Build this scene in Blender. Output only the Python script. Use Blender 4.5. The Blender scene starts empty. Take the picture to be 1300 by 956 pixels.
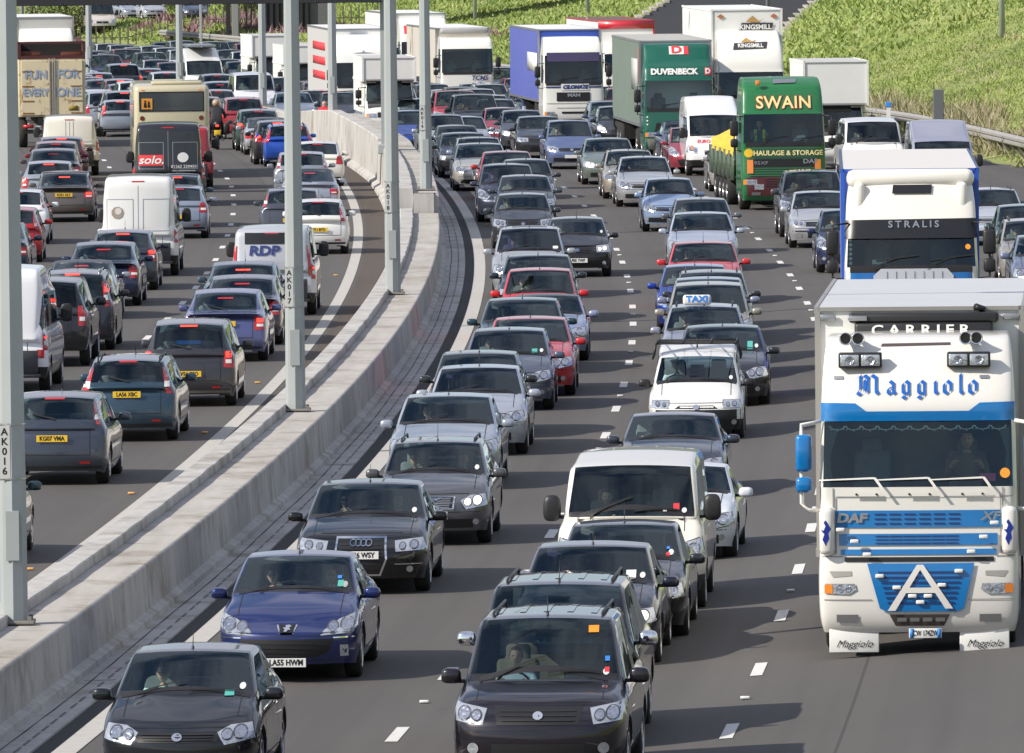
import bpy, bmesh, math, random
from mathutils import Vector, Matrix
from mathutils.bvhtree import BVHTree
SC = bpy.context.scene
COL = SC.collection
R = math.radians
PI = math.pi
rnd = random.Random(7)

# ------------------------------------------------------------------ camera
F = 13000.0; PITCH = 2.81; ROLL = -0.6; CAMH = 10.0
cd = bpy.data.cameras.new('camera'); cam = bpy.data.objects.new('camera', cd); COL.objects.link(cam)
cd.sensor_width = 36.0; cd.lens = 360.0; cd.clip_start = 1.0; cd.clip_end = 6000.0
cam.matrix_world = Matrix.Translation((0, 0, CAMH)) @ Matrix.Rotation(R(90 - PITCH), 4, 'X') @ Matrix.Rotation(R(ROLL), 4, 'Z')
SC.camera = cam
SC.render.resolution_x = 1024; SC.render.resolution_y = 753
# ------------------------------------------------------------------ light
SUN_EL, SUN_AZ = 36.0, 25.0      # elevation; degrees behind the camera's left
sdir = Vector((-math.cos(R(SUN_AZ)) * math.cos(R(SUN_EL)), -math.sin(R(SUN_AZ)) * math.cos(R(SUN_EL)), math.sin(R(SUN_EL))))
sl = bpy.data.lights.new('sun', 'SUN'); sl.energy = 4.7; sl.angle = R(0.55); sl.color = (1.0, 0.93, 0.83)
so = bpy.data.objects.new('sun', sl); COL.objects.link(so)
so.rotation_euler = (-sdir).to_track_quat('-Z', 'Y').to_euler()
so.location = (0, 0, 60)
w = bpy.data.worlds.new('World'); SC.world = w; w.use_nodes = True
nt = w.node_tree; bg = nt.nodes['Background']
sky = nt.nodes.new('ShaderNodeTexSky'); sky.sky_type = 'NISHITA'; sky.sun_disc = False
sky.sun_elevation = R(SUN_EL); sky.sun_rotation = math.atan2(sdir.x, sdir.y)
sky.air_density = 1.0; sky.dust_density = 0.7; sky.ozone_density = 1.0
# broken white cloud over the blue: real world-space sky detail that the paint and glass reflect
tcw = nt.nodes.new('ShaderNodeTexCoord'); mpw = nt.nodes.new('ShaderNodeMapping'); mpw.inputs['Scale'].default_value = (1.6, 1.6, 4.5)
nsw = nt.nodes.new('ShaderNodeTexNoise'); nsw.inputs['Scale'].default_value = 2.1; nsw.inputs['Detail'].default_value = 7; nsw.inputs['Roughness'].default_value = 0.58
rpw = nt.nodes.new('ShaderNodeValToRGB'); rpw.color_ramp.elements[0].position = 0.40; rpw.color_ramp.elements[1].position = 0.57
mxw = nt.nodes.new('ShaderNodeMix'); mxw.data_type = 'RGBA'; mxw.inputs[7].default_value = (4.3, 4.45, 5.3, 1)
L = nt.links
L.new(tcw.outputs['Generated'], mpw.inputs[0]); L.new(mpw.outputs[0], nsw.inputs[0]); L.new(nsw.outputs[0], rpw.inputs[0])
L.new(rpw.outputs[0], mxw.inputs[0]); L.new(sky.outputs[0], mxw.inputs[6]); L.new(mxw.outputs[2], bg.inputs[0])
bg.inputs[1].default_value = 0.12
SC.view_settings.view_transform = 'Standard'; SC.view_settings.look = 'None'; SC.view_settings.gamma = 1.0
SC.view_settings.use_curve_mapping = False; SC.view_settings.exposure = 0.26
SC.render.engine = 'CYCLES'
SC.cycles.use_denoising = True; SC.cycles.max_bounces = 6; SC.cycles.transparent_max_bounces = 12
SC.cycles.diffuse_bounces = 2; SC.cycles.glossy_bounces = 3; SC.cycles.caustics_reflective = False; SC.cycles.caustics_refractive = False

# ------------------------------------------------------------------ the road's shape (metres)
def sm(a, b, x):
    t = min(1.0, max(0.0, (x - a) / (b - a))); return t * t * (3 - 2 * t)
def curve(D):                                    # line of the right carriageway's inner white line
    s = 0.0
    if D > 335: s = -0.012 * (D - 335)
    if D < 700: return -0.76 - 2.3e-4 * (D - 255) ** 2 + s
    a = -0.76 - 2.3e-4 * 445 ** 2 - 0.012 * 365
    return a - 0.2167 * (D - 700)
def zroad(D, X=None):
    z = -0.9 * sm(370, 490, D)
    if X is not None: z += 0.06 * max(0, X - (curve(D) + 4)) * (1 - sm(200, 290, D)) if D < 290 else 0
    return z
def heading(D):                                  # unit tangent, away from the camera
    v = Vector((curve(D + .5) - curve(D - .5), 1.0, 0)); return v.normalized()
CR, SR = math.cos(R(ROLL)), math.sin(R(ROLL)); CP, SP = math.cos(R(PITCH)), math.sin(R(PITCH))
def ray(px, py):
    u, v = (px - 650) / F, (478 - py) / F
    x, y = u * CR - v * SR, u * SR + v * CR
    return Vector((x, CP + y * SP, -SP + y * CP))
def at(px, py, z=0.0):                           # road point whose height above the road is z
    d = ray(px, py); D = 200.0
    for _ in range(30):
        t = (z + zroad(D, d.x / d.y * D) - CAMH) / d.z; D = t * d.y
    return Vector((d.x * t, D, zroad(D, d.x * t)))
def atD(px, py, D):
    d = ray(px, py); t = D / d.y; return Vector((d.x * t, D, CAMH + d.z * t))

# ------------------------------------------------------------------ materials
MATS = {}
def nodes(name):
    m = bpy.data.materials.new(name); m.use_nodes = True
    return m, m.node_tree, m.node_tree.nodes['Principled BSDF']
def basic(name, col, rough=.5, metal=0.0, coat=0.0, spec=.5, noise=0.0, scale=8.0, emit=0.0, bump=0.0):
    if name in MATS: return MATS[name]
    m, t, b = nodes(name)
    b.inputs['Base Color'].default_value = (*col, 1); b.inputs['Roughness'].default_value = rough
    b.inputs['Metallic'].default_value = metal; b.inputs['Coat Weight'].default_value = coat
    b.inputs['Coat Roughness'].default_value = .04; b.inputs['Specular IOR Level'].default_value = spec
    if noise or bump:
        tc = t.nodes.new('ShaderNodeTexCoord'); ns = t.nodes.new('ShaderNodeTexNoise'); ns.inputs['Scale'].default_value = scale
        ns.inputs['Detail'].default_value = 5
        t.links.new(tc.outputs['Object'], ns.inputs[0])
        if noise:
            mx = t.nodes.new('ShaderNodeMix'); mx.data_type = 'RGBA'
            mx.inputs[6].default_value = (*[c * (1 - noise) for c in col], 1); mx.inputs[7].default_value = (*[min(1, c * (1 + noise)) for c in col], 1)
            t.links.new(ns.outputs[0], mx.inputs[0]); t.links.new(mx.outputs[2], b.inputs['Base Color'])
        if bump:
            bp = t.nodes.new('ShaderNodeBump'); bp.inputs['Strength'].default_value = bump; bp.inputs['Distance'].default_value = .02
            t.links.new(ns.outputs[0], bp.inputs['Height']); t.links.new(bp.outputs[0], b.inputs['Normal'])
    if emit:
        b.inputs['Emission Color'].default_value = (*col, 1); b.inputs['Emission Strength'].default_value = emit
    MATS[name] = m; return m
def paint(col, metal=0.0, rough=.28, dirt=.15):
    """car paint: clear coat over colour, road dust toward the sills, dark trim on the inner side"""
    key = 'paint_%.3f_%.3f_%.3f_%.1f_%.2f' % (*col, metal, dirt)
    if key in MATS: return MATS[key]
    m, t, b = nodes(key)
    b.inputs['Metallic'].default_value = metal; b.inputs['Coat Weight'].default_value = 1.0; b.inputs['Coat Roughness'].default_value = .02; b.inputs['Coat IOR'].default_value = 1.45
    tc = t.nodes.new('ShaderNodeTexCoord'); ns = t.nodes.new('ShaderNodeTexNoise'); ns.inputs['Scale'].default_value = 2.3; ns.inputs['Detail'].default_value = 6
    sp = t.nodes.new('ShaderNodeSeparateXYZ'); mr = t.nodes.new('ShaderNodeMapRange')
    mr.inputs[1].default_value = .15; mr.inputs[2].default_value = .6; mr.inputs[3].default_value = 1.0; mr.inputs[4].default_value = .12
    mu = t.nodes.new('ShaderNodeMath'); mu.operation = 'MULTIPLY'; mu2 = t.nodes.new('ShaderNodeMath'); mu2.operation = 'MULTIPLY'; mu2.inputs[1].default_value = dirt * 1.6
    mx = t.nodes.new('ShaderNodeMix'); mx.data_type = 'RGBA'
    mx.inputs[6].default_value = (*col, 1); mx.inputs[7].default_value = (.16, .145, .125, 1)
    k = t.links.new
    k(tc.outputs['Object'], ns.inputs[0]); k(tc.outputs['Object'], sp.inputs[0]); k(sp.outputs[2], mr.inputs[0])
    k(mr.outputs[0], mu.inputs[0]); k(ns.outputs[0], mu.inputs[1]); k(mu.outputs[0], mu2.inputs[0]); k(mu2.outputs[0], mx.inputs[0])
    geo = t.nodes.new('ShaderNodeNewGeometry'); mb = t.nodes.new('ShaderNodeMix'); mb.data_type = 'RGBA'; mb.inputs[7].default_value = (.03, .03, .032, 1)
    k(mx.outputs[2], mb.inputs[6]); k(geo.outputs['Backfacing'], mb.inputs[0]); k(mb.outputs[2], b.inputs['Base Color'])
    mr2 = t.nodes.new('ShaderNodeMapRange'); mr2.inputs[3].default_value = rough * .8; mr2.inputs[4].default_value = rough * 1.5
    k(ns.outputs[0], mr2.inputs[0]); k(mr2.outputs[0], b.inputs['Roughness'])
    MATS[key] = m; return m
def glass(name, tint=(.42, .50, .50), ior=1.5, rough=.0):
    if name in MATS: return MATS[name]
    m = bpy.data.materials.new(name); m.use_nodes = True; t = m.node_tree; t.nodes.clear()
    o = t.nodes.new('ShaderNodeOutputMaterial'); tr = t.nodes.new('ShaderNodeBsdfTransparent'); gl = t.nodes.new('ShaderNodeBsdfGlossy')
    gl.inputs['Roughness'].default_value = rough; gl.inputs[0].default_value = (.80, .95, 1, 1); tr.inputs[0].default_value = (*tint, 1)
    fr = t.nodes.new('ShaderNodeFresnel'); fr.inputs[0].default_value = ior
    mx = t.nodes.new('ShaderNodeMixShader')
    tc = t.nodes.new('ShaderNodeTexCoord'); ns = t.nodes.new('ShaderNodeTexNoise'); ns.inputs['Scale'].default_value = 1.3
    bp = t.nodes.new('ShaderNodeBump'); bp.inputs['Strength'].default_value = .05; bp.inputs['Distance'].default_value = .05
    k = t.links.new
    k(tc.outputs['Object'], ns.inputs[0]); k(ns.outputs[0], bp.inputs['Height']); k(bp.outputs[0], gl.inputs['Normal']); k(bp.outputs[0], fr.inputs['Normal'])
    k(fr.outputs[0], mx.inputs[0]); k(tr.outputs[0], mx.inputs[1]); k(gl.outputs[0], mx.inputs[2]); k(mx.outputs[0], o.inputs[0])
    MATS[name] = m; return m
M = dict(
    glass=glass('car_glass', (.78, .93, .91), 1.68), tint=glass('tinted_glass', (.20, .24, .25)), blueglass=glass('blue_glass', (.26, .28, .62), 1.6),
    black=basic('black_plastic', (.018, .018, .02), .45), trim=basic('black_rubber', (.012, .012, .013), .35, coat=.3),
    tyre=basic('tyre_rubber', (.022, .021, .02), .85, noise=.35, scale=6), rim=basic('alloy_rim', (.5, .5, .52), .3, .8),
    steel=basic('steel', (.42, .43, .44), .35, .8), chrome=basic('chrome', (.85, .86, .88), .08, 1.0),
    lampglass=basic('headlamp_lens', (.55, .58, .62), .18, .6, coat=1.0, noise=.35, scale=14, bump=.9), lampdark=basic('lamp_bezel', (.10, .105, .11), .3, .5, coat=1), lampring=basic('headlamp_reflector', (.55, .57, .62), .14, .9, coat=1, noise=.6, scale=22, bump=1.2),  # colour noise on lens and reflector paints in their sparkle
    amber=basic('amber_lens', (.85, .25, .03), .2, coat=1), red=basic('red_lens', (.45, .012, .012), .15, coat=1), redlit=basic('lit_brake_lens', (.95, .06, .035), .3, emit=1.3),
    litlamp=basic('lit_headlamp', (1, .93, .78), .2, emit=1.6),
    white=basic('white_plate', (.75, .75, .72), .4), yellow=basic('yellow_plate', (.78, .50, .03), .4), ink=basic('black_ink', (.01, .01, .01), .5),
    interior=basic('cabin_trim', (.085, .085, .09), .8, noise=.3), seat=basic('seat_cloth', (.15, .15, .155), .9, noise=.3),
    tan=basic('tan_cloth', (.32, .27, .20), .9), grille=basic('dark_grille', (.012, .012, .013), .5), under=basic('underbody', (.012, .012, .012), .9),
    softtop=basic('black_canvas', (.012, .012, .013), .9, bump=.1, scale=40), whitepaint=basic('white_sticker', (.8, .8, .78), .5),
    green=basic('green_sticker', (.1, .45, .38), .5), bluest=basic('blue_sticker', (.05, .25, .7), .5), redst=basic('red_sticker', (.7, .05, .06), .5), orange=basic('orange_sticker', (.9, .33, .03), .5),
    skin=basic('skin', (.52, .30, .21), .55), hair=basic('dark_hair', (.03, .02, .015), .7),
)
def rgb(h):
    r = [int(h[i:i + 2], 16) / 255 for i in (0, 2, 4)]
    return tuple(c / 12.92 if c < .04045 else ((c + .055) / 1.055) ** 2.4 for c in r)

# ------------------------------------------------------------------ mesh helpers
def mesh_from(bm, name, mats, smooth=True, recalc=True):
    if recalc: bmesh.ops.recalc_face_normals(bm, faces=bm.faces)
    me = bpy.data.meshes.new(name); bm.to_mesh(me); bm.free()
    for m in (mats if isinstance(mats, (list, tuple)) else [mats]): me.materials.append(m)
    if smooth:
        for p in me.polygons: p.use_smooth = True
    return me
def new(name, me, parent=None, link=True):
    o = bpy.data.objects.new(name, me)
    if parent: o.parent = parent
    if link: COL.objects.link(o)
    return o
def obox(bm, c, s, bev=0.0, mat=None, mi=0, rot=None):
    """box centre c size s, optional bevel"""
    r = bmesh.ops.create_cube(bm, size=1.0); vs = r['verts']
    bmesh.ops.scale(bm, vec=s, verts=vs)
    if rot is not None: bmesh.ops.rotate(bm, cent=(0, 0, 0), matrix=rot, verts=vs)
    bmesh.ops.translate(bm, vec=c, verts=vs)
    fs = set(f for v in vs for f in v.link_faces)
    for f in fs: f.material_index = mi
    if bev:
        es = list(set(e for v in vs for e in v.link_edges))
        rr = bmesh.ops.bevel(bm, geom=es, offset=bev, segments=2, affect='EDGES', profile=.5)
        for f in rr['faces']: f.material_index = mi
    return vs
def tube(bm, pts, r, n=8, mi=0):
    pts = [Vector(p) for p in pts]; rings = []
    for i, p in enumerate(pts):
        d = (pts[min(i + 1, len(pts) - 1)] - pts[max(i - 1, 0)]).normalized()
        a = d.orthogonal().normalized() if abs(d.z) < .9 else Vector((1, 0, 0)).cross(d).normalized()
        if abs(d.z) < .9: a = Vector((0, 0, 1)).cross(d).normalized()
        b = d.cross(a); rr = r[i] if isinstance(r, (list, tuple)) else r
        rings.append([bm.verts.new(p + (a * math.cos(2 * PI * k / n) + b * math.sin(2 * PI * k / n)) * rr) for k in range(n)])
    for i in range(len(rings) - 1):
        for k in range(n):
            f = bm.faces.new((rings[i][k], rings[i][(k + 1) % n], rings[i + 1][(k + 1) % n], rings[i + 1][k])); f.material_index = mi
    for q in (rings[0][::-1], rings[-1]):
        f = bm.faces.new(q); f.material_index = mi
def lathe(bm, prof, axis='Y', c=(0, 0, 0), n=28, mi=0):
    """prof: list (radius, offset along axis)"""
    rings = []
    for r, h in prof:
        ring = []
        for k in range(n):
            a = 2 * PI * k / n
            if axis == 'Y': p = (r * math.cos(a), h, r * math.sin(a))
            elif axis == 'X': p = (h, r * math.cos(a), r * math.sin(a))
            else: p = (r * math.cos(a), r * math.sin(a), h)
            ring.append(bm.verts.new(Vector(p) + Vector(c)))
        rings.append(ring)
    for i in range(len(rings) - 1):
        for k in range(n):
            f = bm.faces.new((rings[i][k], rings[i][(k + 1) % n], rings[i + 1][(k + 1) % n], rings[i + 1][k])); f.material_index = mi
    return rings
def poly2d(pts):
    bm = bmesh.new(); bm.faces.new([bm.verts.new((x, y, 0)) for x, y in pts]); return bm
def chop(bm, step):
    xs = [v.co.x for v in bm.verts]; ys = [v.co.y for v in bm.verts]
    for ax, lo, hi in ((0, min(xs), max(xs)), (1, min(ys), max(ys))):
        n = int((hi - lo) / step)
        for i in range(1, n + 1):
            co = [0, 0, 0]; co[ax] = lo + i * (hi - lo) / (n + 1); no = [0, 0, 0]; no[ax] = 1
            bmesh.ops.bisect_plane(bm, geom=bm.verts[:] + bm.edges[:] + bm.faces[:], plane_co=co, plane_no=no)
def project(bm, bvh, mode, off, far=6.0):
    """throw a flat (u, v) mesh onto the body: mode front/rear/left/right/top"""
    bad = []
    for v in bm.verts:
        u, w_ = v.co.x, v.co.y
        if mode == 'front': o, d = Vector((far, u, w_)), Vector((-1, 0, 0))
        elif mode == 'rear': o, d = Vector((-far * 3, -u, w_)), Vector((1, 0, 0))
        elif mode == 'left': o, d = Vector((-u, 4, w_)), Vector((0, -1, 0))
        elif mode == 'right': o, d = Vector((u, -4, w_)), Vector((0, 1, 0))
        elif mode == 'top': o, d = Vector((w_, -u, 6)), Vector((0, 0, -1))
        h = bvh.ray_cast(o, d, far * 6)
        if h[0] is None: bad.append(v); continue
        n = h[1] if h[1].dot(d) < 0 else -h[1]
        v.co = h[0] + n * off * .5 - d * off * .5
    if bad: bmesh.ops.delete(bm, geom=bad, context='VERTS')
    return bm
def bvh_of(me): return BVHTree.FromPolygons([v.co.copy() for v in me.vertices], [tuple(p.vertices) for p in me.polygons])
def join_bm(dst, src, mi=None):
    me = bpy.data.meshes.new('t'); src.to_mesh(me); src.free()
    n = len(dst.faces); dst.from_mesh(me); bpy.data.meshes.remove(me)
    dst.faces.ensure_lookup_table()
    if mi is not None:
        for f in dst.faces[n:]: f.material_index = mi
def decal_bm(shapes, bvh, mode, off=.008, step=.06):
    bm = bmesh.new()
    for pts in shapes:
        b = poly2d(pts); chop(b, step); project(b, bvh, mode, off); join_bm(bm, b)
    return bm
def mirror(pts): return [(-x, y) for x, y in pts][::-1]
def circle(cx, cy, r, n=16, ry=None): return [(cx + r * math.cos(2 * PI * k / n), cy + (ry or r) * math.sin(2 * PI * k / n)) for k in range(n)]
def rect(x0, y0, x1, y1): return [(x0, y0), (x1, y0), (x1, y1), (x0, y1)]
def text_bm(s, size, bold=.0, shear=0, xs=1.0, align='CENTER', space=1.0):
    cu = bpy.data.curves.new('txt', 'FONT'); cu.body = s; cu.size = size; cu.align_x = align; cu.align_y = 'CENTER'
    cu.offset = bold; cu.shear = shear; cu.fill_mode = 'FRONT'; cu.resolution_u = 3; cu.space_character = space
    o = bpy.data.objects.new('txt', cu); COL.objects.link(o)
    dg = bpy.context.evaluated_depsgraph_get(); me = bpy.data.meshes.new_from_object(o.evaluated_get(dg))
    bpy.data.objects.remove(o); bpy.data.curves.remove(cu)
    bm = bmesh.new(); bm.from_mesh(me); bpy.data.meshes.remove(me)
    for v in bm.verts: v.co.x *= xs
    return bm
def shift(bm, dx, dy):
    for v in bm.verts: v.co.x += dx; v.co.y += dy
    return bm
def place2d(bm, M4):
    bm.transform(M4); return bm
FRONT = Matrix(((0, 0, 1, 0), (1, 0, 0, 0), (0, 1, 0, 0), (0, 0, 0, 1)))      # u->+Y v->+Z normal +X
REAR = Matrix(((0, 0, -1, 0), (-1, 0, 0, 0), (0, 1, 0, 0), (0, 0, 0, 1)))
LEFT = Matrix(((-1, 0, 0, 0), (0, 0, 1, 0), (0, 1, 0, 0), (0, 0, 0, 1)))
RIGHT = Matrix(((1, 0, 0, 0), (0, 0, -1, 0), (0, 1, 0, 0), (0, 0, 0, 1)))
_tmp = None
def subsurf(bm, levels, mats=()):
    me = bpy.data.meshes.new('cage'); bm.to_mesh(me); bm.free()
    for m in mats: me.materials.append(m)
    o = bpy.data.objects.new('cage', me); COL.objects.link(o)
    md = o.modifiers.new('s', 'SUBSURF'); md.levels = levels; md.render_levels = levels
    dg = bpy.context.evaluated_depsgraph_get(); out = bpy.data.meshes.new_from_object(o.evaluated_get(dg))
    bpy.data.objects.remove(o); bpy.data.meshes.remove(me)
    return out
def tagit(o, label, cat, group=None, kind=None):
    if label: o['label'] = label
    if cat: o['category'] = cat
    if group: o['group'] = group
    if kind: o['kind'] = kind
    return o
def empty(name, loc=(0, 0, 0), rz=0, label=None, cat=None, group=None):
    o = bpy.data.objects.new(name, None); COL.objects.link(o); o.location = loc; o.rotation_euler = (0, 0, rz); o.empty_display_size = .3
    return tagit(o, label, cat, group)
# ================================================================== SETTING
import numpy as np
def xs_slip(D): return 9 + (D - 520) * .0615
def zs_slip(D):
    pts = [(440, -.6), (480, .4), (520, 1.4), (600, 2.6), (700, 4.2), (1400, 12)]
    for (a, za), (b, zb) in zip(pts, pts[1:]):
        if D <= b: return za + (zb - za) * max(0, (D - a)) / (b - a)
    return 12
def hterr(X, D):
    zr = zroad(D); C = curve(D); e = X - (C + 19.0)
    zr += .16 * math.sin(X * .7 + D * .11) * math.sin(D * .23 + X * .31) * sm(2, 5, e) * (1 - sm(440, 480, D))
    if e <= 0:
        el = (C - 3.3 - 21) - X
        return zr + (min(3.0, .12 * el) if el > 0 else 0)
    hb = zr + .33 * max(0, e - 1.2)
    hb = hb if hb < 8 else 8 + (hb - 8) * .15
    if D < 450: return hb
    xs, zs, w_ = xs_slip(D), zs_slip(D), 4.4
    if X < xs - w_:
        t = e / max(.5, xs - w_ - (C + 19)); v = max(zr + (zs - zr) * t ** 1.5, zr + min(.25 * e, 1.15)); v = min(v, max(zs, zr + 1.15))
    elif X <= xs + w_: v = zs
    else: v = zs + .34 * (X - xs - w_); v = v if v < zs + 8 else zs + 8
    k = sm(450, 480, D); return hb * (1 - k) + v * k
# ---- materials of the ground
def mat_asphalt(name, a, b, grit=90, streak=True, bumpy=.15):
    m, t, bs = nodes(name); k = t.links.new
    def nz(src, sc, scale=1.0, det=6, ro=.55):
        mp = t.nodes.new('ShaderNodeMapping'); mp.inputs['Scale'].default_value = sc; n = t.nodes.new('ShaderNodeTexNoise'); n.inputs['Scale'].default_value = scale; n.inputs['Detail'].default_value = det; n.inputs['Roughness'].default_value = ro
        k(src, mp.inputs[0]); k(mp.outputs[0], n.inputs[0]); return n.outputs[0]
    def mth(op, x, y, z=None):
        q = t.nodes.new('ShaderNodeMath'); q.operation = op
        for i, v in enumerate((x, y, z)):
            if v is None: continue
            if isinstance(v, (int, float)): q.inputs[i].default_value = v
            else: k(v, q.inputs[i])
        return q.outputs[0]
    tc = t.nodes.new('ShaderNodeTexCoord'); uv = tc.outputs['UV'] if streak else tc.outputs['Object']
    n1 = nz(tc.outputs['Object'], (1, 1, 1), grit, 3); n2 = nz(uv, (2.6, .03, 1), 1, 6); n3 = nz(uv, (.35, .10, 1), 1, 8, .65); n4 = nz(uv, (1.1, .35, 1), 1, 9, .75)
    v = mth('MULTIPLY_ADD', n1, .30, mth('MULTIPLY_ADD', n2, .45, mth('MULTIPLY', n3, .40)))
    sx = t.nodes.new('ShaderNodeSeparateXYZ'); k(uv, sx.inputs[0])
    if streak:   # polished wheel paths and a darker oil line down the middle of each lane; a sealed joint beside each lane line
        ph = mth('MULTIPLY', sx.outputs[0], 2 * PI / 1.83); tr = mth('MULTIPLY', mth('COSINE', ph, 0), .045); v = mth('ADD', v, tr)
        fr = mth('FRACT', mth('DIVIDE', mth('ADD', sx.outputs[0], .30), 3.70), 0); jn = mth('LESS_THAN', mth('ABSOLUTE', mth('SUBTRACT', fr, .5), 0), .0055)
    mr = t.nodes.new('ShaderNodeMapRange'); mr.inputs[1].default_value = .32; mr.inputs[2].default_value = .86; k(v, mr.inputs[0])
    mx = t.nodes.new('ShaderNodeMix'); mx.data_type = 'RGBA'; mx.inputs[6].default_value = (*a, 1); mx.inputs[7].default_value = (*b, 1); k(mr.outputs[0], mx.inputs[0]); out = mx.outputs[2]
    cr = t.nodes.new('ShaderNodeValToRGB'); cr.color_ramp.elements[0].position = .60; cr.color_ramp.elements[1].position = .74; k(n4, cr.inputs[0])
    m2 = t.nodes.new('ShaderNodeMix'); m2.data_type = 'RGBA'; m2.inputs[7].default_value = (*[c * .80 for c in a], 1); k(mth('MULTIPLY', cr.outputs[0], .55), m2.inputs[0]); k(out, m2.inputs[6]); out = m2.outputs[2]
    if streak:
        m3 = t.nodes.new('ShaderNodeMix'); m3.data_type = 'RGBA'; m3.inputs[7].default_value = (*[c * .62 for c in a], 1); k(mth('MULTIPLY', jn, .7), m3.inputs[0]); k(out, m3.inputs[6]); out = m3.outputs[2]
    k(out, bs.inputs['Base Color'])
    bs.inputs['Roughness'].default_value = .82; bs.inputs['Specular IOR Level'].default_value = .35
    bp = t.nodes.new('ShaderNodeBump'); bp.inputs['Strength'].default_value = bumpy; bp.inputs['Distance'].default_value = .01; k(n1, bp.inputs['Height']); k(bp.outputs[0], bs.inputs['Normal'])
    return m
def mat_concrete(name, a, b, vert=True, dark=.5):
    m, t, bs = nodes(name); k = t.links.new; tc = t.nodes.new('ShaderNodeTexCoord')
    mp = t.nodes.new('ShaderNodeMapping'); mp.inputs['Scale'].default_value = (2.2, 1.3, .25) if vert else (1.4, .16, 1.4)
    n2 = t.nodes.new('ShaderNodeTexNoise'); n2.inputs['Scale'].default_value = 1.6; n2.inputs['Detail'].default_value = 9; n2.inputs['Roughness'].default_value = .62
    n1 = t.nodes.new('ShaderNodeTexNoise'); n1.inputs['Scale'].default_value = 30; n1.inputs['Detail'].default_value = 4
    n4 = t.nodes.new('ShaderNodeTexNoise'); n4.inputs['Scale'].default_value = .7; n4.inputs['Detail'].default_value = 8; n4.inputs['Roughness'].default_value = .7
    k(tc.outputs['Object'], mp.inputs[0]); k(mp.outputs[0], n2.inputs[0]); k(tc.outputs['Object'], n1.inputs[0]); k(tc.outputs['Object'], n4.inputs[0])
    mr = t.nodes.new('ShaderNodeMapRange'); mr.inputs[1].default_value = .3; mr.inputs[2].default_value = .7; k(n2.outputs[0], mr.inputs[0])
    mx = t.nodes.new('ShaderNodeMix'); mx.data_type = 'RGBA'; mx.inputs[6].default_value = (*a, 1); mx.inputs[7].default_value = (*b, 1); k(mr.outputs[0], mx.inputs[0])
    cr = t.nodes.new('ShaderNodeValToRGB'); cr.color_ramp.elements[0].position = .50; cr.color_ramp.elements[1].position = .70; k(n4.outputs[0], cr.inputs[0])
    m2 = t.nodes.new('ShaderNodeMix'); m2.data_type = 'RGBA'; m2.inputs[7].default_value = (*[c * dark * f for c, f in zip(a, (1, .9, .75))], 1); k(cr.outputs[0], m2.inputs[0]); k(mx.outputs[2], m2.inputs[6])
    m3 = t.nodes.new('ShaderNodeMix'); m3.data_type = 'RGBA'; m3.blend_type = 'MULTIPLY'; m3.inputs[0].default_value = .35; k(m2.outputs[2], m3.inputs[6]); k(n1.outputs[1] if len(n1.outputs) > 1 else n1.outputs[0], m3.inputs[7])
    k(m2.outputs[2], bs.inputs['Base Color']); bs.inputs['Roughness'].default_value = .85
    bp = t.nodes.new('ShaderNodeBump'); bp.inputs['Strength'].default_value = .25; bp.inputs['Distance'].default_value = .01; k(n1.outputs[0], bp.inputs['Height']); k(bp.outputs[0], bs.inputs['Normal'])
    return m
def mat_worn(name, col, under):
    m, t, bs = nodes(name); k = t.links.new; tc = t.nodes.new('ShaderNodeTexCoord'); n = t.nodes.new('ShaderNodeTexNoise'); n.inputs['Scale'].default_value = 5; n.inputs['Detail'].default_value = 10; n.inputs['Roughness'].default_value = .75
    cr = t.nodes.new('ShaderNodeValToRGB'); cr.color_ramp.elements[0].position = .52; cr.color_ramp.elements[1].position = .75
    mx = t.nodes.new('ShaderNodeMix'); mx.data_type = 'RGBA'; mx.inputs[6].default_value = (*col, 1); mx.inputs[7].default_value = (*under, 1)
    k(tc.outputs['Object'], n.inputs[0]); k(n.outputs[0], cr.inputs[0]); k(cr.outputs[0], mx.inputs[0]); k(mx.outputs[2], bs.inputs['Base Color']); bs.inputs['Roughness'].default_value = .7
    return m
A_ROAD = mat_asphalt('grey_asphalt', (.070, .0655, .0625), (.116, .108, .101))
A_STRIP = mat_asphalt('brown_gritty_asphalt', (.062, .048, .040), (.112, .092, .075), grit=25, bumpy=.4, streak=False)
A_DARK = mat_asphalt('dark_tar_and_shade', (.022, .022, .024), (.035, .034, .034), streak=False)
CONC_T = mat_concrete('pale_concrete_top', (.36, .335, .30), (.48, .455, .415), False, .6)
CONC_W = mat_concrete('concrete_wall', (.36, .35, .332), (.53, .51, .48), True, .62)
CONC_C = mat_concrete('channel_concrete', (.36, .345, .33), (.50, .48, .46), False, .6)
LINE_W = mat_worn('worn_white_line', (.47, .45, .41), (.27, .25, .235))
DASH_W = mat_worn('worn_white_dash', (.66, .65, .62), (.35, .34, .32))
def Ds(a, b, step=4.0):
    n = max(1, int(round((b - a) / step))); return [a + (b - a) * i / n for i in range(n + 1)]
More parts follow.
